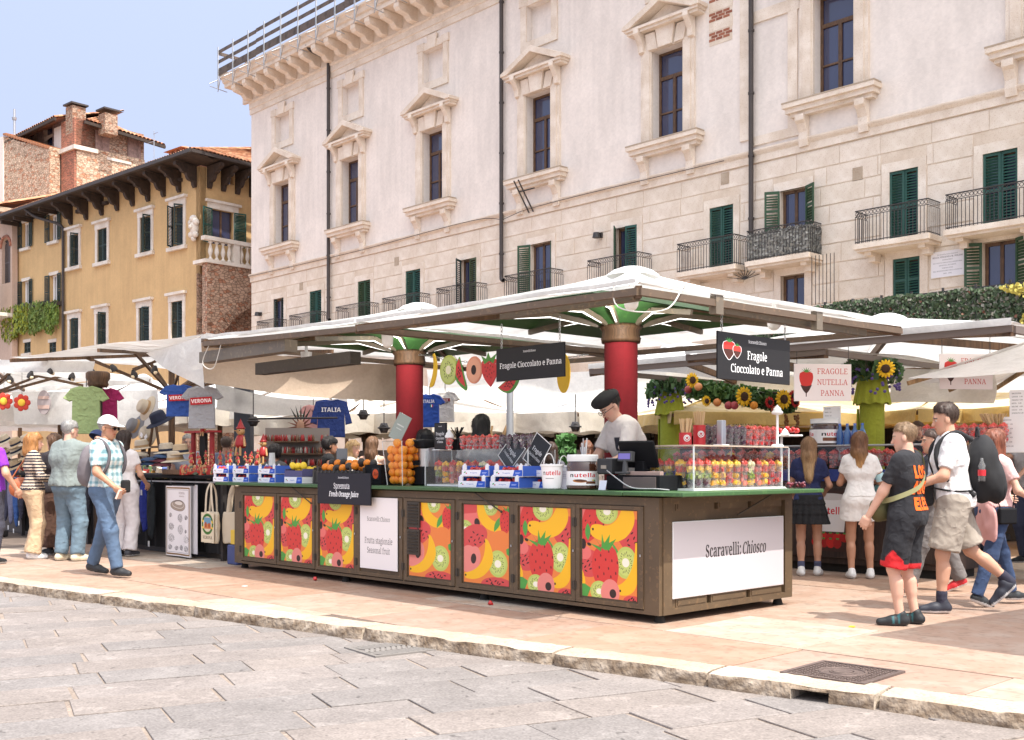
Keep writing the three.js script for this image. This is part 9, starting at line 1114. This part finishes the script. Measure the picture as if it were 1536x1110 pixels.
// --- people beyond the kiosk and behind the stalls
const crowd='people beyond the stalls';
const far=(px,d,o)=>person({pos:V((px - 768)/F*d,o.y0||0,-d),cell:0.024,shoes:shoesK,bottom:{c:[0.06,0.07,0.12]},group:undefined,...o});
far(493,15.6,{label:'woman in black vest top with black cap beyond the counter',face:faceTo(0.9,0.2),h:1.7,fem:1,skin:'tan',hair:{c:[0.015,0.01,0.01],len:0.0,vol:0.016},cap:'flat',top:{c:[0.012,0.012,0.014],sleeve:0.08}});
far(529,16.4,{label:'blonde woman turning her head beyond the orange crate',face:faceTo(0.8,-0.4),h:1.66,fem:1,skin:'fair',hair:{c:[0.55,0.36,0.17],len:0.1,vol:0.02},top:{c:[0.6,0.55,0.5],sleeve:0.4}});
far(558,15.8,{label:'girl with long brown hair and bare sunlit shoulders beyond the black crate',face:faceTo(0.2,0.95),h:1.7,fem:1,skin:'fair',hair:{c:[0.16,0.08,0.04],len:0.28,vol:0.016},top:{c:[0.75,0.68,0.62],sleeve:0,strap:1,hem:0.95}});
far(803,15.2,{label:'girl with light brown hair beyond the tent cards',face:faceTo(0.9,0.15),h:1.66,fem:1,skin:'fair',hair:{c:[0.17,0.085,0.04],len:0.2,vol:0.018},top:{c:[0.3,0.28,0.3]}});
far(826,14.9,{label:'girl with dark brown hair turned away beside the hanging plant',face:faceTo(-0.1,1),h:1.6,fem:1,skin:'fair',hair:{c:[0.045,0.02,0.012],len:0.24,vol:0.02},top:{c:[0.1,0.1,0.12]}});
far(880,15.0,{label:'girl with sunglasses on her head facing the kiosk beyond the jar',face:faceTo(-0.1,-1),h:1.62,fem:1,skin:'fair',hair:{c:[0.16,0.06,0.03],len:0.2,vol:0.018,front:1},hp:0.35,top:{c:[0.55,0.5,0.48],sleeve:0,strap:1}});
far(901,14.5,{label:'girl with straight dark hair seen from behind beside the red column',face:faceTo(-0.2,1),h:1.62,fem:1,skin:'fair',hair:{c:[0.03,0.013,0.01],len:0.26,vol:0.018},top:{c:[0.5,0.42,0.38],sleeve:0.4}});
far(1376,14.6,{label:'woman vendor with hair tied back behind the berry stall',y0:0.22,face:faceTo(-0.1,-1),h:1.66,fem:1,skin:'fair',hair:{c:[0.09,0.045,0.025],len:0,vol:0.008},top:{c:[0.03,0.03,0.035],sleeve:0.5},hands:[[0.45,1.15,0.4],[-0.2,1.05,0.3]]});
far(1466,15.2,{label:'man with dark sunglasses and short beard behind the berry stall',y0:0.05,face:faceTo(0.2,-1),h:1.8,skin:'mid',beard:1,hair:{c:[0.03,0.02,0.015],short:1},glasses:'sun',top:{c:[0.4,0.36,0.32]}});
far(1440,14.2,{label:'blond person half hidden behind the walking man',y0:0.1,face:faceTo(0.3,0.9),h:1.72,fem:1,skin:'fair',hair:{c:[0.5,0.32,0.13],len:0.05,vol:0.016},top:{c:[0.25,0.2,0.2]}});
far(1545,13.4,{label:'vendor reaching over the berry stall from the side',y0:0.1,face:faceTo(-0.8,-0.4),h:1.7,skin:'mid',hair:{c:[0.05,0.03,0.02],short:1},top:{c:[0.5,0.5,0.52],sleeve:0.5},hands:[[0.2,1.1,0.45],[-0.2,1.15,0.5]]});
far(282,17.4,{label:'grey haired man beyond the hanging T-shirts',face:faceTo(0.3,-0.9),h:1.78,skin:'fair',hair:{c:[0.4,0.38,0.36],short:1},top:{c:[0.4,0.42,0.5]}});
far(339,18.2,{label:'short haired man beyond the souvenir puppets',face:faceTo(0.1,1),h:1.76,skin:'mid',hair:{c:[0.12,0.08,0.06],short:1},top:{c:[0.2,0.22,0.3]}});
far(412,15.8,{label:'dark curly haired vendor behind the stacked cups',face:faceTo(0.2,0.9),h:1.58,fem:1,skin:'tan',hair:{c:[0.015,0.01,0.01],len:0.0,vol:0.03},top:{c:[0.1,0.1,0.1]}});
renderer.render(scene,camera);
